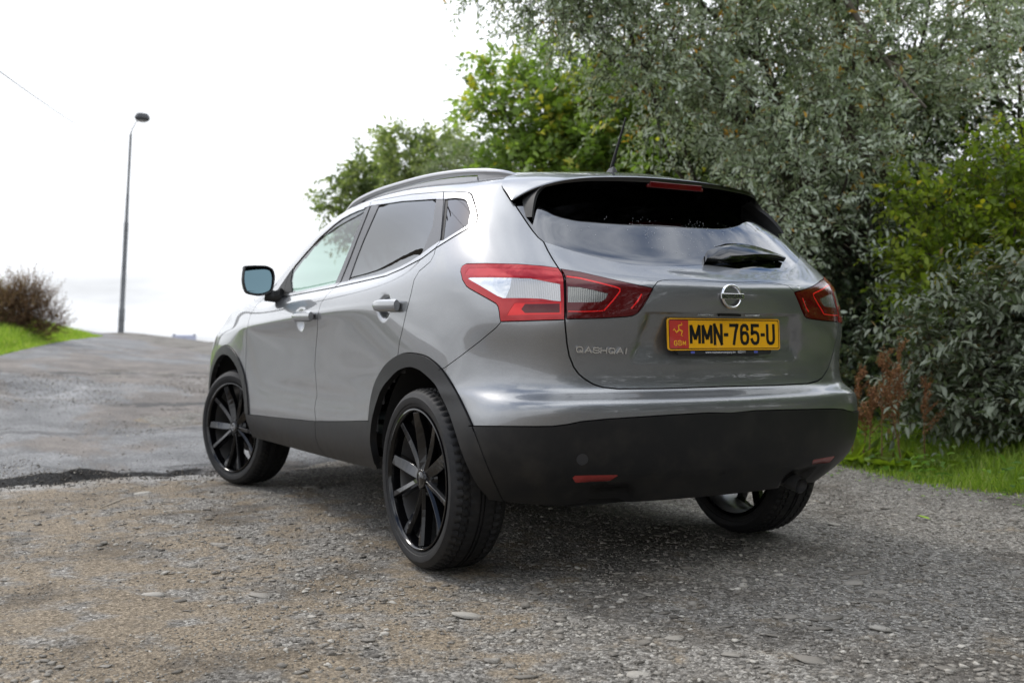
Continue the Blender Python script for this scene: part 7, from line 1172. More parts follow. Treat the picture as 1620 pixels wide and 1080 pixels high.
def cut_body():
    verts = []; edges = []
    def addline(q, closed):
        q = np.clip(q, [0, 0], [NUT, NVT])
        b = len(verts); n = len(q)
        verts.extend(Vector((float(a), float(c))) for a, c in q)
        edges.extend((b+i, b+(i+1) % n) for i in range(n if closed else n-1))
    gap_polys = []
    for k, w in GAPS:
        if k not in UVO: continue
        a, c = _gap_lines(UVO[k], w)
        addline(a, False); addline(c, False); gap_polys.append(np.concatenate([a, c[::-1]]))
    for k, w in CLOSED_GAPS:
        l = UVO[k]; l = np.concatenate([l, l[:1]])
        a, c = _gap_lines(l, w)
        addline(a, False); addline(c, False); gap_polys.append(np.concatenate([a, c[::-1]]))
    done = {k for k, _ in GAPS} | {k for k, _ in CLOSED_GAPS}
    for k, (closed, _) in OUTLINES.items():
        if k in done and k not in ('x',): continue
        addline(UVO[k], bool(closed))
    # domain border
    bu = np.arange(0, NUT, 3.0); bv = np.arange(0, NVT, 1.2)
    addline(np.concatenate([np.stack([bu, bu*0], 1), np.stack([bv*0+NUT, bv], 1), np.stack([NUT-bu, bu*0+NVT], 1), np.stack([bv*0, NVT-bv], 1)]), True)
    gu, gv = np.meshgrid(np.arange(2.03, NUT, 4), np.arange(2.03, NVT, 3.5))
    g = np.stack([gu.ravel(), gv.ravel()], 1)
    a, c = np.meshgrid(np.arange(376.4, NUT, 2.1), np.arange(74.3, 132, 1.15)); g = np.concatenate([g, np.stack([a.ravel(), c.ravel()], 1)])
    for hx, hz, _ in HANDLES:
        q = to_uv([(hx+.035, .89, hz)])[0]
        a, c = np.meshgrid(q[0]+np.arange(-7, 7.1, .45)+.07, q[1]+np.arange(-16, 16.1, 1.0)+.07); g = np.concatenate([g, np.stack([a.ravel(), c.ravel()], 1)])
    g = g[(g[:, 0] > .2) & (g[:, 0] < NUT-.2) & (g[:, 1] > .2) & (g[:, 1] < NVT-.2)]
    verts.extend(Vector((float(a), float(c))) for a, c in g)
    vo, eo, fo, *_ = delaunay_2d_cdt(verts, edges, [], 0, 1e-4)
    U = np.array([tuple(v) for v in vo]); T = np.array([f for f in fo if len(f) == 3], np.int64)
    cen = U[T].mean(1)
    lab = np.full(len(T), -1)
    for k, name in enumerate(PRIORITY):
        m = np.zeros(len(T), bool)
        if name == 'shell': m[:] = True
        else:
            for pn in POLY[name]: m |= pip(cen, UVO[pn])
        lab[(lab < 0) & m] = k
    LEAVE = {PRIORITY.index(n) for n in ('arch_r_hole', 'arch_f_hole', 'reflector')}
    gp = np.zeros(len(T), bool)
    for p in gap_polys: gp |= pip(cen, p)
    keepm = ~gp | np.isin(lab, list(LEAVE))
    return U, T, lab, keepm

def panel(name, U, T, mat, parent, off=0.0, depth=.014, side=1, centre=False, skirt=True, smoothskirt=False):
    """One panel as a mesh: top surface with analytic normals and a returned edge all round."""
    if len(T) == 0: return None
    used, inv = np.unique(T, return_inverse=True); Tl = inv.reshape(T.shape); uv = U[used]
    P, N = body_pts(uv, off)
    # orientation
    a, b, c = P[Tl[:, 0]], P[Tl[:, 1]], P[Tl[:, 2]]
    fn = np.cross(b-a, c-a); flip = (fn*N[Tl].mean(1)).sum(1) < 0
    Tl[flip] = Tl[flip][:, ::-1]
    V = [P]; NN = [N]; FF = [Tl]
    if skirt and depth > 0:
        E = np.concatenate([Tl[:, [0, 1]], Tl[:, [1, 2]], Tl[:, [2, 0]]])
        key = E.min(1)*10**7+E.max(1)
        _, idx, cnt = np.unique(key, return_index=True, return_counts=True)
        B = E[idx[cnt == 1]]
        m = uv[B]
        onc = ((m[..., 0] > NUT-.05).all(1)) | ((m[..., 0] < .05).all(1)) | ((m[..., 1] > NVT-.05).all(1))
        B = B[~onc]
        nb = len(B)
        if nb:
            p0, p1, n0, n1 = P[B[:, 0]], P[B[:, 1]], N[B[:, 0]], N[B[:, 1]]
            q0, q1 = p0-n0*depth, p1-n1*depth
            sn = np.cross(p1-p0, q0-p0); sn /= np.linalg.norm(sn, axis=1, keepdims=True)+1e-12
            sn = -sn
            base = sum(len(x) for x in V)
            V.append(np.concatenate([p0, p1, q1, q0])); NN.append(np.concatenate([sn]*4))
            r = np.arange(nb)+base
            quad = np.stack([r+nb, r, r+3*nb, r+2*nb], 1)
            FF.append(quad[:, [0, 1, 2]]); FF.append(quad[:, [0, 2, 3]])
    V = np.concatenate(V); NN = np.concatenate(NN); FF = np.concatenate(FF)
    if centre:
        k = len(V); Vm = V*[1, -1, 1]; Nm = NN*[1, -1, 1]
        V = np.concatenate([V, Vm]); NN = np.concatenate([NN, Nm]); FF = np.concatenate([FF, FF[:, ::-1]+k])
    elif side < 0:
        V = V*[1, -1, 1]; NN = NN*[1, -1, 1]; FF = FF[:, ::-1]
    me = bpy.data.meshes.new(name)
    m = len(FF)
    me.vertices.add(len(V)); me.vertices.foreach_set('co', V.astype(np.float32).ravel())
    me.loops.add(m*3); me.loops.foreach_set('vertex_index', FF.astype(np.int32).ravel())
    me.polygons.add(m); me.polygons.foreach_set('loop_start', np.arange(0, m*3, 3, dtype=np.int32))
    me.update(calc_edges=True)
    me.polygons.foreach_set('use_smooth', np.ones(m, bool))
    me.materials.append(mat)
    me.normals_split_custom_set_from_vertices([tuple(map(float, n)) for n in NN])
    return link(bpy.data.objects.new(name, me), parent)

# ================================================================ car assembly
car = empty('parked_car')
tag(car, 'silver compact SUV with black alloy wheels and black lower cladding parked on the gravel', 'car')
CARFORCAM = car
U_, T_, LAB_, KEEP_ = cut_body()
def tri(name): return T_[(LAB_ == PRIORITY.index(name)) & KEEP_]

# panels on both flanks: region, object name, material, proud, returned-edge depth
def flank(region, name, mat, off=0.0, depth=.014, parents=None, label=None):
    out = []
    for k, s in enumerate((1, -1)):
        o = panel(name, U_, tri(region), mat, parents[k] if parents else car, off, depth, s)
        if o is not None and label: o['label'] = label
        out.append(o)
    return out
# whole-width panels
shell = panel('body_shell', U_, tri('shell'), PAINT, car, 0, .014, centre=True)
tailgate = panel('tailgate', U_, tri('tailgate'), PAINT, car, 0, .014, centre=True)
rbump = panel('rear_bumper', U_, tri('rear_bumper'), PAINT, car, 0, .014, centre=True)
rclad = panel('bumper_cladding', U_, tri('bumper_clad'), CLAD, car, .005, .02, centre=True)
bonnet = panel('bonnet', U_, tri('bonnet'), PAINT, car, 0, .014, centre=True)
panel('grille', U_, tri('grille'), GLOSSB, car, 0, .02, centre=True)
panel('front_cladding', U_, tri('front_clad'), CLAD, car, .005, .02, centre=True)
panel('windscreen', U_, tri('windscreen'), GLASS, car, -.002, .0, centre=True)
rscreen = panel('rear_screen', U_, tri('rear_window'), PRIVR, car, -.001, .004, centre=True)

fdoor = flank('front_door', 'front_door', PAINT)
rdoor = flank('rear_door', 'rear_door', PAINT)
flank('sill_clad', 'door_cladding', CLAD, .005, .02)
flank('arch_r', 'wheel_arch_trim', CLAD, .008, .03)
flank('arch_f', 'wheel_arch_trim', CLAD, .008, .03)
trim = flank('window_trim', 'window_trim', CHROME, .002, .01)
flank('front_glass', 'door_glass', GLASS, -.003, .0)
flank('mirror_sail', 'corner_trim', BLACK, .001, .012)
flank('rear_glass_side', 'door_glass', PRIV, -.003, .0)
flank('quarter_glass', 'quarter_glass', PRIV, -.003, .0)
flank('b_pillar_front', 'pillar_trim', PILLAR, .0, .01)
flank('b_pillar_rear', 'pillar_trim', PILLAR, .0, .01)
flank('c_pillar', 'pillar_trim', PILLAR, .0, .01)
flank('window_seal', 'window_seal', BLACK, -.004, .01)
flank('pillar_gap', 'window_seal', BLACK, -.003, .01)
flank('headlamp', 'headlamp', mat_lens('clear headlamp lens', (.5, .5, .5), metal=.6, rough=.15), 0, .01)
lampo = flank('outer_lamp', 'tail_lamp', L_RED, .0015, .02)
for r, n, mt in (('lens_white', 'clear_lens', L_WHITE), ('lens_ribbed', 'indicator_lens', L_RIB), ('lens_bright', 'stop_lens', L_BRED),
                 ('lens_shade', 'stop_lens_centre', L_DRED), ('lens_top', 'upper_lens', L_PINK)):
    flank(r, n, mt, .0005 if r != 'lens_top' else .001, .004, lampo)
lampi = flank('inner_lamp', 'tailgate_lamp', L_DRED, .0015, .02)
flank('reverse_lens', 'reversing_lens', L_REV, .0, .004, lampi)
flank('light_strip', 'light_strip', L_LINE, .0018, .004, lampi)
flank('reflector', 'rear_reflector', L_REFL, .004, .01)

# inner skin behind every seam
def inner_skin():
    du, dv = 4, 4
    us = np.arange(0, NUT+1, du); vs = np.arange(0, NVT+1, dv)
    gu, gv = np.meshgrid(us, vs); q = np.stack([gu.ravel(), gv.ravel()], 1).astype(float)
    P, N = surf(q); P = P-N*(.017+relief(P)[:, None]*1.2)
    nu = len(us); m = []
    c = np.array([((i+.5)*du, (j+.5)*dv) for j in range(len(vs)-1) for i in range(nu-1)])
    bad = np.zeros(len(c), bool)
    for k in ('arch_r_hole', 'arch_f_hole', 'glass_front', 'glass_rear', 'glass_quarter', 'rear_glass', 'windscreen'): bad |= pip(c, UVO[k])
    F = [(j*nu+i, j*nu+i+1, (j+1)*nu+i+1, (j+1)*nu+i) for j in range(len(vs)-1) for i in range(nu-1)]
    F = np.array(F)[~bad]
    V = np.concatenate([P, P*[1, -1, 1]]); F = np.concatenate([F, F[:, ::-1]+len(P)])
    mesh_np('inner_skin', V, F, SHELLIN, car)
inner_skin()

# wheel-arch liners and underbody
def arch_liner(cx, cz, r, side):
    mb = MB(); n = 70
    V = []
    for k in range(n+1):
        a = math.radians(-6+192*k/n)
        px_, pz_ = cx+r*math.cos(a), max(cz+r*math.sin(a), .325)
        yo_ = min(.868, float(surf(to_uv([(px_, .88, pz_)]))[0][0, 1])-.034)
        for yy, rr in ((yo_, r), (.60, r), (.56, r-.10), (.55, .05)):
            V.append((cx+rr*math.cos(a), side*yy, max(cz+rr*math.sin(a), .325)))
    F = [(k*4+j, k*4+j+1, (k+1)*4+j+1, (k+1)*4+j) for k in range(n) for j in range(3)]
    mb.add(V, F).build('arch_liner', UNDER, car)
for s in (1, -1):
    arch_liner(.0, .36, .438, s); arch_liner(2.73, .37, .435, s)
ub = MB()
ub.box((1.35, 0, .30), (1.75, 1.36, .06)).box((-.46, 0, .33), (.12, 1.1, .10)).box((3.2, 0, .28), (.5, 1.3, .06))
ub.box((0.02, 0, .55), (.9, 1.08, .30)).box((2.7, 0, .5), (1.0, 1.08, .4))
ub.build('underbody', UNDER, car)
ax = MB(); ax.tube([(-.02, -.70, .32), (-.02, -.3, .29), (-.02, .3, .29), (-.02, .70, .32)], .045, 10)
ax.tube([(-.05, -.55, .36), (.45, -.5, .33)], .03, 8).tube([(-.05, .55, .36), (.45, .5, .33)], .03, 8)
ax.build('rear_axle', UNDER, car, smooth=True)
ex = MB(); ex.tube([(.3, -.55, .30), (-.25, -.55, .31), (-.50, -.56, .315)], .075, 16, sq=.6); ex.build('exhaust_silencer', RUST, car, smooth=True, auto=50)

# ---- cabin
cb = MB()
cb.box((.9, 0, .42), (2.3, 1.5, .06))
cb.build('cabin_floor', SHELLIN, car)
def seat(x, y, w=.50, back=.60):
    t = MB(); t.box((x+.05, y, .70), (.5, w, .16)); R = Matrix.Rotation(math.radians(-14), 3, 'Y')
    t.box((x-.24, y, .98), (.13, w*.92, back), R); t.box((x-.31, y, 1.335), (.09, .25, .16), R)
    t.tube([(x-.30, y-.05, 1.2), (x-.305, y-.05, 1.3)], .008, 6).tube([(x-.30, y+.05, 1.2), (x-.305, y+.05, 1.3)], .008, 6)
    t.build('seat', SEATM, car, bevel=.03)
seat(1.25, .36); seat(1.25, -.36); seat(.38, .36, .6, .5); seat(.38, -.36, .6, .5)
db = MB(); db.box((2.15, 0, .93), (.55, 1.44, .26)).box((1.75, 0, .62), (.9, .22, .3)); db.build('dashboard', SATIN, car, bevel=.03)
sw = MB(); c0 = np.array([1.72, -.36, .97]); ax0 = np.array([-.9, 0, .43]); e1 = np.array([0, 1, 0]); e2 = np.cross(ax0, e1)/np.linalg.norm(ax0)
sw.tube([c0+.185*(e1*math.cos(a)+e2*math.sin(a)) for a in np.linspace(0, 2*math.pi, 33)], .015, 8, cap=False); sw.tube([c0, c0+[.25, 0, -.12]], .03, 8); sw.tube([c0-e1*.18, c0+e1*.18], .014, 8)
sw.build('steering_wheel', BLACK, car, smooth=True)

# ---- spoiler
def spl(pts, n):
    pts = np.array(pts, float); d = np.r_[0, np.cumsum(np.linalg.norm(np.diff(pts, axis=0), axis=1))]
    s = np.linspace(0, d[-1], n)
    # Catmull-Rom on chord parameter
    T = np.gradient(pts, d, axis=0); out = []
    for x in s:
        i = min(max(np.searchsorted(d, x)-1, 0), len(d)-2); h = d[i+1]-d[i]; t = (x-d[i])/h
        out.append((2*t**3-3*t**2+1)*pts[i]+(t**3-2*t**2+t)*h*T[i]+(-2*t**3+3*t**2)*pts[i+1]+(t**3-t**2)*h*T[i+1])
    return np.array(out)
A_ = spl([(-.030, 0, 1.551), (-.03, .2, 1.544), (-.02, .36, 1.535), (-.02, .47, 1.523), (-.055, .535, 1.502), (-.10, .580, 1.475), (-.135, .606, 1.448), (-.19, .617, 1.415), (-.243, .625, 1.380)], 40)
B_ = spl([(-.425, 0, 1.476), (-.422, .15, 1.474), (-.41, .28, 1.468), (-.385, .40, 1.459), (-.345, .475, 1.448), (-.305, .515, 1.437), (-.285, .555, 1.422), (-.265, .590, 1.403), (-.245, .622, 1.381)], 40)
nA = 10
grid = []
for k in range(nA+1):
    t = k/nA
    row = A_*(1-t)+B_*t
    row[:, 2] += .012*math.sin(math.pi*t)*np.linspace(1, .1, 40)
    grid.append(row)
G = np.array(grid)                                  # front -> trailing, centre -> tip
lip = B_+np.array([.006, 0, 1.])*0-np.array([-.006, 0, .020])*np.linspace(1, .35, 40)[:, None]
und = spl([(-.245, 0, 1.445), (-.24, .2, 1.442), (-.225, .36, 1.437), (-.20, .48, 1.43), (-.19, .56, 1.42), (-.20, .60, 1.405), (-.243, .621, 1.376)], 40)
def strip_mesh(rows):
    R = np.array(rows); m, n, _ = R.shape
    V = R.reshape(-1, 3); F = [(i*n+j, (i+1)*n+j, (i+1)*n+j+1, i*n+j+1) for i in range(m-1) for j in range(n-1)]
    V2 = V*[1, -1, 1]; F2 = [tuple(q+len(V) for q in f[::-1]) for f in F]
    return np.concatenate([V, V2]), F+F2
V, F = strip_mesh(list(G)+[G[-1]*.9999, ])
sp = mesh_np('spoiler', V, F, PAINT, car)
V, F = strip_mesh([B_, B_+(lip-B_)*.5+[-.0015, 0, 0], lip]); mesh_np('spoiler_lip', V, F, GLOSSB, sp)
V, F = strip_mesh([lip, lip*.6+und*.4+[0, 0, .004], und]); mesh_np('spoiler_underside', V, F, GLOSSB, sp)
hb = MB(); hb.box((-.414, 0, 1.451), (.016, .25, .024)); hb.box((-.412, 0, 1.446), (.012, .27, .012))
hb.build('brake_light', L_DRED, sp, bevel=.003)
for s in (1, -1):                                   # gloss black blades between spoiler and screen
    re = spl([(-.325, .495, 1.440), (-.302, .525, 1.432), (-.300, .548, 1.411), (-.318, .570, 1.388), (-.342, .592, 1.352), (-.365, .612, 1.306)], 12)
    fe = re+np.array([.15, .006, .01])*np.linspace(1, .35, 12)[:, None]
    ri = re+np.array([.012, -.022, -.002])*np.linspace(1, .4, 12)[:, None]; fi = fe+np.array([.0, -.03, 0])
    rows = [fe, re, ri, fi]
    V = np.array(rows).reshape(-1, 3)*[1, s, 1]; n = 12
    F = [(i*n+j, (i+1)*n+j, (i+1)*n+j+1, i*n+j+1) for i in range(3) for j in range(n-1)]+[(11, 23, 35, 47)]
    o = mesh_np('spoiler_blade', V, F, BLACK, sp); o.data.set_sharp_from_angle(angle=math.radians(40))

# ---- roof rails, aerial
for s in (1, -1):
    top = spl([(-.105, .497, 1.490), (-.065, .51, 1.507), (-.028, .529, 1.518), (.05, .552, 1.531), (.17, .568, 1.546), (.455, .576, 1.570), (.85, .577, 1.582), (1.2, .575, 1.580), (1.45, .57, 1.562), (1.66, .556, 1.527)], 50)
    mb = MB(); V = []; sec = [(-.017, -.014), (.017, -.015), (.020, 0), (.015, .009), (0, .012), (-.015, .009), (-.020, 0)]
    for p, sc in zip(top, [min(1, .35+.13*min(i, 49-i)) for i in range(50)]):
        for a, b in sec: V.append((p[0], s*(p[1]+a*sc), p[2]+b*sc))
    n = len(sec); mb.add(V, [(i*n+k, i*n+(k+1) % n, (i+1)*n+(k+1) % n, (i+1)*n+k) for i in range(49) for k in range(n)]+[tuple(range(n))])
    rail = mb.build('roof_rail', ALU, car, smooth=True)
    def foot(xa, xb):
        f = MB(); xs = np.linspace(xa, xb, 8); V = []
        for x in xs:
            zt = np.interp(-x, -top[:, 0][::-1][::-1], top[:, 2]) if False else np.interp(x, top[:, 0], top[:, 2])
            yt = float(np.interp(x, top[:, 0], top[:, 1]))-.002
            zb = float(surf(to_uv([(x, yt, zt-.03)]))[0][0, 2])-.006
            for dy, z in ((-.009, zb), (.007, zb), (.010, zt-.006), (-.010, zt-.006)): V.append((x, s*(yt+dy), z))
        f.add(V, [(i*4+k, i*4+(k+1) % 4, (i+1)*4+(k+1) % 4, (i+1)*4+k) for i in range(7) for k in range(4)]+[(0, 1, 2, 3), (31, 30, 29, 28)])
        f.build('rail_foot', ALU, rail)
    foot(-.09, .13); foot(1.36, 1.60)
    pl_ = MB(); V = []
    xs = np.linspace(.13, 1.36, 30)
    for x in xs:
        zt = float(np.interp(x, top[:, 0], top[:, 2])); yt = float(np.interp(x, top[:, 0], top[:, 1])); zb = float(surf(to_uv([(x, yt, zt-.03)]))[0][0, 2])-.006
        for dy, z in ((-.011, zb), (.009, zb), (.008, zt-.023), (-.010, zt-.023)): V.append((x, s*(yt+dy), z))
    pl_.add(V, [(i*4+k, i*4+(k+1) % 4, (i+1)*4+(k+1) % 4, (i+1)*4+k) for i in range(29) for k in range(4)]); pl_.build('rail_base', ALU, rail)
ae = MB(); ae.add([(.055, -.018, 1.550), (.055, .018, 1.550), (-.02, .02, 1.545), (-.02, -.02, 1.545), (.022, -.006, 1.582), (.022, .006, 1.582), (-.008, .006, 1.585), (-.008, -.006, 1.585)],
                  [(0, 1, 5, 4), (1, 2, 6, 5), (2, 3, 7, 6), (3, 0, 4, 7), (4, 5, 6, 7)])
aeo = ae.build('aerial', SATIN, car, bevel=.004)
rod = MB(); n_ = 60
pts = [np.array([.012, 0, 1.58])*(1-t)+np.array([-.09, 0, 1.773])*t for t in np.linspace(0, 1, n_)]
rod.tube(pts, [(.0068-.0036*t)*(1.0+.22*(i % 2)) for i, t in enumerate(np.linspace(0, 1, n_))], 8); rod.build('aerial_rod', BLACK, aeo, smooth=True)

# ---- door mirrors
def mirror(s):
    c = np.array([1.95, .932, 1.180])
    shell_ = MB(); prof = []
    # housing: rounded quadrilateral rim swept forward to a small bowl
    rim = [(.088, .080), (.094, .058), (.090, -.045), (.078, -.072), (.03, -.088), (-.055, -.080), (-.086, -.062), (-.096, -.03), (-.100, .045), (-.090, .068), (-.07, .080), (.0, .086)]
    rim = spl(rim+[rim[0]], 40)[:-1]*[.84, .90]
    V = []; rings = [(0.0, .93), (-.004, 1.0), (.02, 1.03), (.05, 1.0), (.085, .86), (.11, .62), (.125, .30)]
    for dx, sc in rings:
        for y, z in rim: V.append((c[0]+dx, s*(c[1]+y*sc+ (.0 if dx < .03 else -.1*(dx-.03))), c[2]+z*sc))
    n = len(rim); m = len(rings)
    shell_.add(V, [(i*n+k, i*n+(k+1) % n, (i+1)*n+(k+1) % n, (i+1)*n+k) for i in range(m-1) for k in range(n)]+[tuple((m-1)*n+k for k in range(n))])
    h = shell_.build('door_mirror', PAINT if False else SATIN, car, smooth=True)
    cap = MB(); V = []
    for dx, sc in [(.018, 1.045), (.05, 1.02), (.085, .885), (.11, .65), (.128, .30)]:
        for y, z in rim: V.append((c[0]+dx, s*(c[1]+y*sc-(.0 if dx < .03 else .1*(dx-.03))), c[2]+max(z, -.055)*sc))
    cap.add(V, [(i*n+k, i*n+(k+1) % n, (i+1)*n+(k+1) % n, (i+1)*n+k) for i in range(4) for k in range(n)]+[tuple(4*n+k for k in range(n))])
    cap.build('mirror_cap', PAINT, h, smooth=True)
    g = MB(); V = [(c[0]+.026+z*.14+y*.16, s*(c[1]+y*.86), c[2]+z*.86) for y, z in rim]; g.add(V, [tuple(range(n))[::-1] if s > 0 else tuple(range(n))])
    V = [(c[0]+.002, s*(c[1]+y*.94), c[2]+z*.94) for y, z in rim]
    MB().add([(c[0]+.052, a[1], a[2]) for a in V], [tuple(range(n))]).build('mirror_surround', BLACK, h)
    mg = Mt('mirror glass', (.13, .20, .225), rough=.0, metal=1.0)
    go = g.build('mirror_glass', mg.m, h)
    ft = MB(); ft.tube([(c[0]+.05, s*(c[1]-.05), c[2]-.075), (c[0]+.03, s*(c[1]-.10), c[2]-.085), (c[0]+.0, s*(.80), c[2]-.075)], [.035, .032, .04], 12, sq=1)
    ft.build('mirror_foot', BLACK, h, smooth=False, bevel=.004)
mirror(1); mirror(-1)

# ---- door handles
def handle(x0, x1, z, s, parent):
    g = MB(); V = []; n = 14; m = 12
    for i in range(n+1):
        t = i/n; x = x0+(x1-x0)*t
        P, N = surf(to_uv([(x, .893, z)])); y = P[0][1]
        prof = math.sin(math.pi*min(max(t*1.04, 0), 1))**.35 if t < .5 else 1.0
        hh = (.0245*(.62+.38*prof))*(1 if t < .93 else .9); out = .019*(.35+.65*prof); th = .013
        for k in range(m):
            a = 2*math.pi*k/m
            V.append((x, s*(y+out+th*math.cos(a)), z+.002+hh*math.sin(a)-.004*t))
    g.add(V, [(i*m+k, i*m+(k+1) % m, (i+1)*m+(k+1) % m, (i+1)*m+k) for i in range(n) for k in range(m)]+[tuple(range(m)), tuple(n*m+k for k in range(m))])
    h = g.build('door_handle', PAINT, parent, smooth=True, auto=50)
    for xx in (x0+.012*np.sign(x1-x0), x1-.022*np.sign(x1-x0)):
        P, N = surf(to_uv([(xx, .893, z)])); b = MB(); b.box((xx, s*(P[0][1]+.004), z), (.014, .03, .02)); b.build('handle_mount', BLACK, h, bevel=.003)
for s, fd, rd in ((1, fdoor[0], rdoor[0]), (-1, fdoor[1], rdoor[1])):
    handle(1.435, 1.150, .975, s, fd); handle(.392, .160, 1.000, s, rd)

# ---- rear wiper
def rs(y, z, off=0.0):
    """point on the rear screen at |y|, z"""
    q = to_uv([(-.6+(z-1.135)*1.0, abs(y), z)])
    P, N = surf(q, off); return P[0]*[1, np.sign(y) if y else 1, 1]
w = MB()
def pad(outline, off0, off1):
    pts0 = [rs(y, z, off0) for y, z in outline]; pts1 = [rs(y, z, off1) for y, z in outline]
    c0 = np.mean(pts1, axis=0)
    n = len(outline)
    ins = [p*.75+c0*.25 for p in [rs(y, z, off1+.012) for y, z in outline]]
    w.add(pts0+pts1+ins, [(i, (i+1) % n, n+(i+1) % n, n+i) for i in range(n)]+[(n+i, n+(i+1) % n, 2*n+(i+1) % n, 2*n+i) for i in range(n)]+[tuple(2*n+i for i in range(n))])
pad([(.005, 1.145), (-.02, 1.175), (-.07, 1.194), (-.14, 1.212), (-.22, 1.220), (-.30, 1.216), (-.37, 1.203), (-.435, 1.184), (-.43, 1.178), (-.36, 1.176), (-.26, 1.166), (-.15, 1.150), (-.06, 1.142)], .004, .022)
w.build('rear_wiper', GLOSSB, car, smooth=True, auto=30)

# ---- rain drops left on the rear screen
DROP = Mt('rain drop', (.75, .78, .82), rough=.02, spec=.8, trans=.7, ior=1.33).m
dr = MB()
for _ in range(240):
    y = RNG.uniform(-.52, .22)*(1 if RNG.random() < .8 else -1); z = 1.17+.155*RNG.random()**.8
    if abs(y) > .5: continue
    p0 = rs(y, z, .0003); q_ = rs(y, z, .0016); r = RNG.uniform(.0006, .0017)
    e1 = np.array([0, 1., 0]); e2 = np.cross(q_-p0, e1); e2 /= np.linalg.norm(e2)
    dr.add([p0+r*(e1*math.cos(a)+e2*math.sin(a)) for a in np.linspace(0, 2*math.pi, 7)[:-1]]+[q_], [(k, (k+1) % 6, 6) for k in range(6)])
do_ = dr.build('rain_drops', DROP, rscreen, smooth=True); do_['kind'] = 'stuff'
tw = MB(); c_ = surf(to_uv([(-.70, .60, .465)]), .006)
tow = [surf(to_uv([(-.68, .60+.022*math.cos(a), .462+.022*math.sin(a))]), .0066)[0][0] for a in np.linspace(0, 2*math.pi, 17)[:-1]]
tw.add(tow, [tuple(range(16))]); tw.build('tow_eye_cover', SATIN, car)
# exhaust tip under the right corner
ex = MB(); ex.tube([(-.40, -.44, .33), (-.56, -.44, .315), (-.635, -.44, .300)], .030, 16, cap=False); ex.tube([(-.40, -.44, .33), (-.60, -.44, .306)], .025, 12)
ex.build('exhaust_tip', STEEL, car, smooth=True)

# ---- wheels
TYR = Mt('tyre rubber', (.022, .022, .023), rough=.62, spec=.35)
_d = TYR.rng(TYR.noise(14, 6, .7), .35, .75, 0, .55); TYR.col(TYR.mix(_d, (.010, .010, .011), (.030, .0275, .024))); TYR.bump(TYR.noise(260, 3), .3, .001)
def tyre_mesh():
    R, W = .341, .225
    h = W/2
    # cross-section from the outer bead over the tread to the inner bead; y outward
    side = [(.262, h-.022), (.268, h-.012), (.276, h-.006), (.283, h-.0055), (.285, h-.002), (.297, h+.001), (.308, h+.001), (.310, h-.001), (.320, h-.006), (.329, h-.014)]
    tread = [(.3355, h-.026), (.3375, h-.034)]
    ribs = []
    edges = [(h-.036, h-.056), (h-.066, h-.100), (h-.110, -h+.110), (-h+.100, -h+.066), (-h+.056, -h+.036)]
    pts = [(r, y, 0) for r, y in side]+[(r, y, 1) for r, y in tread]
    for a, b in edges:
        pts += [(.3325, a+.0008, 0), (R-.0012 if abs(a) > .05 else R, a, 2), (R if abs(a+b) < .05 else R-.0008, (a+b)/2, 3), (R-.0012 if abs(b) > .05 else R, b, 2), (.3325, b-.0008, 0)]
    pts += [(r, -y, 1) for r, y in tread[::-1]]+[(r, -y, 0) for r, y in side[::-1]]
    N = 66*4; V = []
    P = np.array([(r, y) for r, y, _ in pts]); K = [k for *_, k in pts]
    for i in range(N):
        for (r, y), k in zip(P, K):
            # lateral sipes: slanted in the shoulder ribs, none in the centre one
            ph = (i+int(abs(y)/.112*3.2)) % 4
            rr = r
            if k in (1, 2, 3) and abs(y) > .03 and ph == 0: rr = r-.0085
            if k == 3 and abs(y) < .03 and (i % 8) == 0: rr = r-.005
            a = 2*math.pi*(i+(.35 if ph == 1 and abs(y) > .03 else 0)-(.35 if ph == 3 and abs(y) > .03 else 0))/N
            V.append((rr*math.cos(a), y, rr*math.sin(a)))
    m = len(P)
    F = [(i*m+j, i*m+j+1, ((i+1) % N)*m+j+1, ((i+1) % N)*m+j) for i in range(N) for j in range(m-1)]
    o = mesh_np('tyre', V, F, TYR.m, None)
    o.data.set_sharp_from_angle(angle=math.radians(35))
    me = o.data; bpy.data.objects.remove(o); return me
TYRE_ME = tyre_mesh()
TXT = Mt('raised tyre lettering', (.05, .05, .05), rough=.5).m

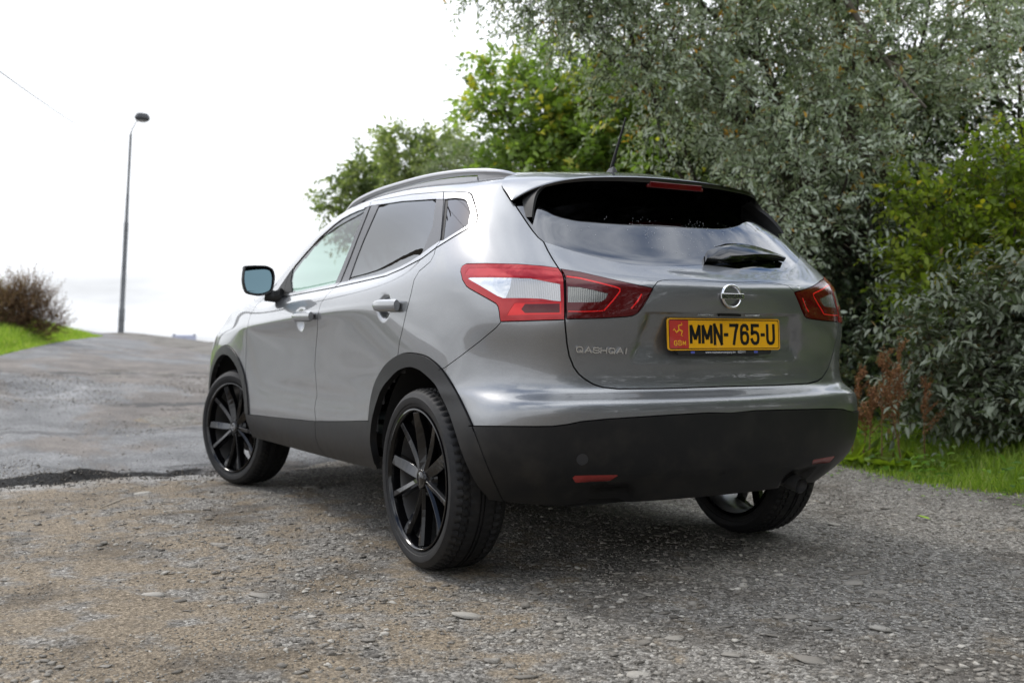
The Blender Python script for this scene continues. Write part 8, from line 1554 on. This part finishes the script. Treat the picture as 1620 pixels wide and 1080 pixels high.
def rim_meshes():
    h = .1125
    b = MB()
    b.lathe([(.262, h-.026), (.2665, h-.010), (.2655, h-.004), (.260, h-.003), (.255, h-.008), (.2525, h-.018), (.250, h-.045), (.240, .02), (.236, -.03), (.240, -.07), (.252, -.095), (.262, -.100), (.266, -.094)], 96)
    barrel = b.build('rim_barrel', RIMB, None, smooth=True, auto=40)
    # inner barrel seen from behind: raw silver
    q = MB(); q.lathe([(.2475, h-.05), (.2375, .018), (.2335, -.03), (.2375, -.07), (.250, -.096)], 96)
    inner = q.build('rim_inner', STEEL, None, smooth=True)
    sp = []
    def spoke(a0, a1, w0, w1, wm, tilt, y0=.084, y1=.099):
        """hub angle, rim angle (deg), widths at hub, rim, middle"""
        s = MB(); n = 9; V = []
        for i in range(n):
            t = i/(n-1); r = .035+(.2505-.035)*t
            a = math.radians(a0+(a1-a0)*(t**.8))
            wv = (w0*(1-t)**2+2*wm*t*(1-t)+w1*t*t)
            yf = y0+(y1-y0)*t-.004*math.sin(math.pi*t)
            c, d = math.cos(a), math.sin(a)
            P = np.array([r*c, 0, r*d]); tn = np.array([-d, 0, c])
            dep = .052-.012*t
            for u, yy in ((-.5, -dep), (-.5, -.012), (-.30, 0), (.5, tilt*(.3+.7*math.sin(math.pi*min(t+.1, 1)))), (.5, -dep)):
                V.append(P+tn*wv*u+np.array([0, yf+yy, 0]))
        m = 5
        s.add(V, [(i*m+k, i*m+(k+1) % m, (i+1)*m+(k+1) % m, (i+1)*m+k) for i in range(n-1) for k in range(m)]+[tuple(range(m)), tuple((n-1)*m+k for k in range(m))])
        return s
    broad = spoke(-3, 0, .036, .046, .050, -.020); thin = spoke(5, 1, .026, .028, .026, -.007)
    bo = broad.build('spoke', RIMB, None, bevel=.002); to = thin.build('spoke', RIMB, None, bevel=.002)
    hub = MB(); hub.lathe([(.0, .088), (.034, .088), (.036, .085), (.038, .076), (.060, .070), (.075, .052), (.080, .0), (.078, -.03)], 48)
    ho = hub.build('hub', RIMB, None, smooth=True, auto=30)
    nuts = MB(); nuts.lathe([(.0, .072), (.009, .072), (.011, .068), (.011, .03)], 6, o=(.056, 0, 0))
    no = nuts.build('wheel_nut', BLACK, None)
    disc = MB(); disc.lathe([(.06, .015), (.075, .018), (.078, -.010), (.146, -.010), (.148, -.014), (.148, -.030), (.146, -.034), (.078, -.034)], 64)
    do = disc.build('brake_disc', Mt('dark brake iron', (.07, .065, .06), rough=.45, metal=.7).m, None, smooth=True, auto=30)
    cal = MB(); 
    for a in np.linspace(-32, 32, 9):
        pass
    cl_ = [(r*math.cos(math.radians(a)), r*math.sin(math.radians(a))) for r, a in [(.10, -30), (.105, 0), (.10, 30), (.165, 27), (.172, 0), (.165, -27)]]
    cal.prism(cl_, lambda p: (p[0], .012, p[1]), lambda p: (p[0], -.065, p[1]))
    co = cal.build('brake_caliper', RUST, None, bevel=.006)
    cap = MB(); cap.lathe([(0, .0915), (.024, .091), (.027, .088)], 32); capo = cap.build('centre_cap', GLOSSB, None, smooth=True)
    lg = MB(); lg.lathe([(.0155, .0912), (.0165, .0935), (.0195, .0935), (.0205, .0912)], 32); lg.box((0, .0928, 0), (.048, .003, .0085)); lgo = lg.build('cap_emblem', CHROME, None)
    out = dict(barrel=barrel, inner=inner, broad=bo, thin=to, hub=ho, nut=no, disc=do, cal=co, cap=capo, logo=lgo)
    return out
RM = rim_meshes()
def put(src, parent, rot=None, name=None):
    o = src.copy(); o.name = name or src.name.split('.')[0]; COL.objects.link(o); o.parent = parent
    if rot is not None: o.matrix_local = rot
    return o
LETTERS = 'ABCDEFGHIJKLMNOPQRSTUVWXYZ'
def wheel(x, y, steer, spin, side, logo=True, calang=0):
    w_ = empty('wheel', (x, y, .3405), car)
    w_.rotation_euler = (0, 0, steer)
    sgn = Matrix.Identity(4) if side > 0 else Matrix.Rotation(math.pi, 4, 'Z')
    rot = sgn @ Matrix.Rotation(-spin, 4, 'Y')
    t = bpy.data.objects.new('tyre', TYRE_ME); link(t, w_); t.matrix_local = rot
    for k in ('barrel', 'inner', 'hub'): put(RM[k], w_, rot)
    for k in range(5):
        put(RM['broad'], w_, rot @ Matrix.Rotation(math.radians(-(72*k+16)), 4, 'Y'), 'spoke')
        put(RM['thin'], w_, rot @ Matrix.Rotation(math.radians(-(72*k-17)), 4, 'Y'), 'spoke')
    for k in range(5): put(RM['nut'], w_, rot @ Matrix.Rotation(math.radians(72*k+36), 4, 'Y'))
    put(RM['disc'], w_, sgn); put(RM['cal'], w_, sgn @ Matrix.Rotation(calang, 4, 'Y'))
    cp = put(RM['cap'], w_, sgn)
    if logo: put(RM['logo'], cp, Matrix.Identity(4))
    return w_
wheel(0, .795, 0, math.radians(139), 1, False, math.radians(-20))
wheel(0, -.737, 0, math.radians(40), -1, True, math.radians(200))
STEER = math.radians(17)
wheel(2.70, .79, STEER, math.radians(128), 1, True, math.radians(-160))
wheel(2.70, -.79, STEER, math.radians(100), -1, True, math.radians(20))
for o in RM.values(): bpy.data.objects.remove(o)

# ---- lettering
STK = {  # strokes in a 0..1 box, widths follow the letter
 'M': [[(0, 0), (0, 1)], [(0, 1), (.5, .22)], [(.5, .22), (1, 1)], [(1, 1), (1, 0)]],
 'N': [[(0, 0), (0, 1)], [(0, 1), (1, 0)], [(1, 0), (1, 1)]],
 '-': [[(.15, .48), (.85, .48)]],
 '7': [[(0, 1), (1, 1)], [(1, 1), (.72, .62), (.45, 0)]],
 '6': [[(.95, .80), (.88, .93), (.68, 1), (.32, 1), (.10, .92), (0, .76), (0, .24), (.12, .07), (.35, 0), (.65, 0), (.88, .07), (1, .24), (1, .38), (.88, .53), (.65, .59), (.35, .59), (.10, .50)]],
 '5': [[(.95, 1), (.08, 1)], [(.08, 1), (.05, .56)], [(.05, .56), (.35, .62), (.65, .62), (.90, .54), (1, .38), (1, .24), (.88, .07), (.65, 0), (.35, 0), (.12, .07), (0, .20)]],
 'U': [[(0, 1), (0, .22), (.12, .06), (.35, 0), (.65, 0), (.88, .06), (1, .22), (1, 1)]],
 'G': [[(.95, .82), (.75, 1), (.25, 1), (0, .8), (0, .2), (.25, 0), (.75, 0), (1, .2), (1, .48), (.55, .48)]],
 'B': [[(0, 0), (0, 1), (.75, 1), (.95, .88), (.95, .62), (.75, .52), (0, .52)], [(.75, .52), (1, .38), (1, .13), (.8, 0), (0, 0)]],
 'Q': [[(.25, 0), (0, .25), (0, .75), (.25, 1), (.75, 1), (1, .75), (1, .25), (.75, 0), (.25, 0)], [(.62, .25), (1.02, -.06)]],
 'A': [[(0, 0), (.5, 1), (1, 0)], [(.22, .33), (.78, .33)]],
 'S': [[(1, .85), (.8, 1), (.15, 1), (0, .85), (0, .62), (.15, .5), (.85, .5), (1, .38), (1, .15), (.85, 0), (.15, 0), (0, .15)]],
 'H': [[(0, 0), (0, 1)], [(1, 0), (1, 1)], [(0, .5), (1, .5)]],
 'I': [[(.5, 0), (.5, 1)]],
}
def glyph(mb, ch, x0, z0, w, h, st, frame, dep):
    """frame(a, b, c): local right, up, outward -> world point"""
    for pl in STK[ch]:
        P = np.array([(x0+px*(w-st)+st/2, z0+pz*(h-st)+st/2) for px, pz in pl])
        n = len(P); L = []; Rr = []
        for i in range(n):
            d1 = P[i]-P[i-1] if i > 0 else P[1]-P[0]; d2 = P[i+1]-P[i] if i < n-1 else d1
            d1 = d1/np.linalg.norm(d1); d2 = d2/np.linalg.norm(d2); t = d1+d2; t /= np.linalg.norm(t)
            nn = np.array([-t[1], t[0]]); k = 1/max(.5, float(nn @ np.array([-d1[1], d1[0]])))
            ext = (-t*st*.5*(i == 0 and ch not in 'M') + t*st*.5*(i == n-1 and ch not in 'M'))*1.0
            L.append(P[i]+nn*st/2*k+ext); Rr.append(P[i]-nn*st/2*k+ext)
        V = []
        for c in (0, dep):
            V += [frame(a, b, c) for a, b in L]+[frame(a, b, c) for a, b in Rr]
        F = []
        for i in range(n-1):
            F.append((2*n+i, 2*n+i+1, 3*n+i+1, 3*n+i)); F.append((i, 2*n+i, 2*n+i+1, i+1)); F.append((n+i, n+i+1, 3*n+i+1, 3*n+i))
        F.append((0, n, 3*n, 2*n)); F.append((n-1, 2*n-1, 4*n-1, 3*n-1))
        mb.add(V, F)

# ---- number plate: local right = -y, up = z leaning, outward = -x
PX, PZ = -.6965, .884
def pf(a, b, c):
    return np.array([PX-c+b*math.tan(.05), -a, PZ+b])
def rrect(w, h, r, n=4):
    out = []
    for cx, cy, a0 in ((w/2-r, h/2-r, 0), (-w/2+r, h/2-r, 90), (-w/2+r, -h/2+r, 180), (w/2-r, -h/2+r, 270)):
        for k in range(n+1):
            a = math.radians(a0+90*k/n); out.append((cx+r*math.cos(a), cy+r*math.sin(a)))
    return out
PLY = Mt('amber plate sheet', (.72, .36, .006), rough=.28, coat=.4).m
PLR = Mt('red plate band', (.42, .035, .025), rough=.3, coat=.4).m
PLT = Mt('yellow print', (.72, .36, .02), rough=.4).m
PLK = Mt('black plate print', (.006, .006, .006), rough=.35).m
plate = empty('number_plate', (0, 0, 0), car)
def slab(poly, c0, c1, name, mat, parent, bevel=0):
    m = MB(); m.prism(poly, lambda p: pf(p[0], p[1], c0), lambda p: pf(p[0], p[1], c1)); return m.build(name, mat, parent, bevel=bevel)
slab([(x*1.0, y-.008) for x, y in rrect(.44, .128, .012)], -.004, .004, 'plate_holder', BLACK, plate)
slab(rrect(.522, .113, .010), .0, .0068, 'plate_panel', PLY, plate)
bd = MB()
o_, i_ = rrect(.514, .105, .008), rrect(.508, .099, .006); n = len(o_)
bd.add([pf(x, y, .0072) for x, y in o_]+[pf(x, y, .0072) for x, y in i_], [(k, (k+1) % n, n+(k+1) % n, n+k) for k in range(n)])
slab([(-.254, -.0495), (-.170, -.0495), (-.170, .0495), (-.254, .0495)], .0068, .0074, 'plate_band', PLR, plate)
bd.build('plate_border', PLK, plate)
# characters: pixel-true spacing across the plate
cx = {'M1': (-.163, -.112), 'M2': (-.108, -.057), 'N': (-.053, -.012)}
for ch, a, b in (('M', -.165, -.115), ('M', -.111, -.061), ('N', -.057, -.014), ('-', -.010, .014), ('7', .018, .061), ('6', .068, .111), ('5', .118, .161), ('-', .165, .189), ('U', .194, .237)):
    m = MB(); glyph(m, ch, a, -.0385, b-a, .077, .0118, pf, .0010)
    m.v = [tuple(np.array(v)+[-.0069, 0, 0]) for v in m.v]
    m.build('plate_character', PLK, plate)
tx = 0
for ch, a in (('G', -.236), ('B', -.217), ('M', -.198)):
    m = MB(); glyph(m, ch, a, -.040, .0150, .0185, .0030, pf, .0006); m.v = [tuple(np.array(v)+[-.0075, 0, 0]) for v in m.v]; m.build('band_character', PLT, plate)
# three running legs joined at the hips
em = MB(); ec = (-.212, .016)
for k in range(3):
    a = math.radians(100+120*k)
    def q(r, t): return (ec[0]+r*math.cos(a+t), ec[1]+r*math.sin(a+t))
    th = [q(.0, 0), q(.0155, 0)]; kn = q(.0155, 0); ft = q(.0215, -.85); toe = q(.0262, -.62)
    for (p0, p1, w0, w1) in ((q(0, 0), kn, .0052, .0038), (kn, ft, .0040, .0024), (ft, toe, .0026, .0018)):
        p0 = np.array(p0); p1 = np.array(p1); d = p1-p0; d /= np.linalg.norm(d); nn = np.array([-d[1], d[0]])
        P = [p0+nn*w0/2, p0-nn*w0/2, p1-nn*w1/2+d*.001, p1+nn*w1/2+d*.001]
        em.prism([tuple(x) for x in P], lambda p: pf(p[0], p[1], .0074), lambda p: pf(p[0], p[1], .0082))
em.build('band_emblem', PLT, plate)
def small_text(s, a, b, size, mat, parent, c=.0045, name='holder_text'):
    cu = bpy.data.curves.new(name, 'FONT'); cu.body = s; cu.size = size; cu.extrude = .0003; cu.align_x = 'CENTER'; cu.align_y = 'CENTER'
    cu.materials.append(mat)
    to = bpy.data.objects.new(name, cu); COL.objects.link(to); bpy.context.view_layer.update()
    me = bpy.data.meshes.new_from_object(to.evaluated_get(bpy.context.evaluated_depsgraph_get())); bpy.data.objects.remove(to)
    o = bpy.data.objects.new(name, me); link(o, parent)
    # local x -> -y world, local y -> z world, local z -> -x world
    o.matrix_local = Matrix.Translation(Vector(pf(a, b, c))) @ Matrix(((0, 0, -1, 0), (-1, 0, 0, 0), (0, 1, 0, 0), (0, 0, 0, 1)))
    return o
WHT = Mt('white print', (.6, .6, .6), rough=.5).m
small_text('www.rexmotorcompany.im   622111', .0, -.0640, .0125, WHT, plate)
slab([(-.160, -.068), (-.142, -.068), (-.142, -.060), (-.160, -.060)], .004, .0045, 'holder_sticker', Mt('blue print', (.08, .10, .35), rough=.5).m, plate)
slab([(.135, -.068), (.153, -.068), (.153, -.060), (.135, -.060)], .004, .0045, 'holder_sticker', Mt('blue print', (.08, .10, .35), rough=.5).m, plate)
lampm = MB(); lampm.box((-.692, .09, .9535), (.016, .07, .006)).box((-.692, -.13, .9535), (.016, .07, .006)); lampm.build('plate_lamp', L_WHITE, car)
sw_ = MB(); sw_.box((-.697, -.02, .9530), (.02, .10, .008)); sw_.build('tailgate_release', BLACK, car)

# ---- tailgate emblem and badge
eb = MB(); ex0 = surf(to_uv([(-.73, 0, 1.02)]))[0][0]
def ef(a, b, c): return np.array([ex0[0]-.003-c+b*.10, -a, 1.0195+b])
ring = []
for r, c in ((.0345, .002), (.0355, .007), (.0395, .0095), (.0445, .007), (.0455, .001)):
    for k in range(48):
        a = 2*math.pi*k/48; ring.append(ef(r*1.03*math.cos(a), r*math.sin(a)*1.0, c))
eb.add(ring, [(i*48+k, i*48+(k+1) % 48, (i+1)*48+(k+1) % 48, (i+1)*48+k) for i in range(4) for k in range(48)])
EMB = Mt('mirror chrome', (.72, .72, .72), rough=.16, metal=1.0).m
emb = eb.build('tailgate_emblem', EMB, car, smooth=True)
eb = MB(); eb.prism([(-.053, -.0105), (.053, -.0105), (.053, .0105), (-.053, .0105)], lambda p: ef(p[0], p[1], .001), lambda p: ef(p[0], p[1], .0105)); eb.build('emblem_bar', EMB, emb, bevel=.0015)
em2 = MB()
for ch, a in zip('NISSAN', (-.045, -.0295, -.0205, -.0050, .0105, .0270)):
    w0 = .0125 if ch != 'I' else .007
    glyph(em2, ch, a, -.0068, w0, .0136, .0024, lambda p, q_, c: ef(p, q_, c+.0105), .0008)
em2.build('emblem_letters', BLACK, emb)
bg = MB()
uvb = [np.array((-.634, .605, .8315)), np.array((-.672, .401, .8305))]
xs = [0, .160, .305, .440, .590, .745, .905]
for ch, t0 in zip('QASHQAI', xs):
    wd = .0265 if ch != 'I' else .009
    def bf(a, b, c, t0=t0):
        y = .605-.204*t0-a
        P, N = surf(to_uv([(-.65, y, .820+b)]), .0015+c); return P[0]
    glyph(bg, ch, 0, 0, wd, .0225, .0048, bf, .0045)
bg.build('model_badge', EMB, car)
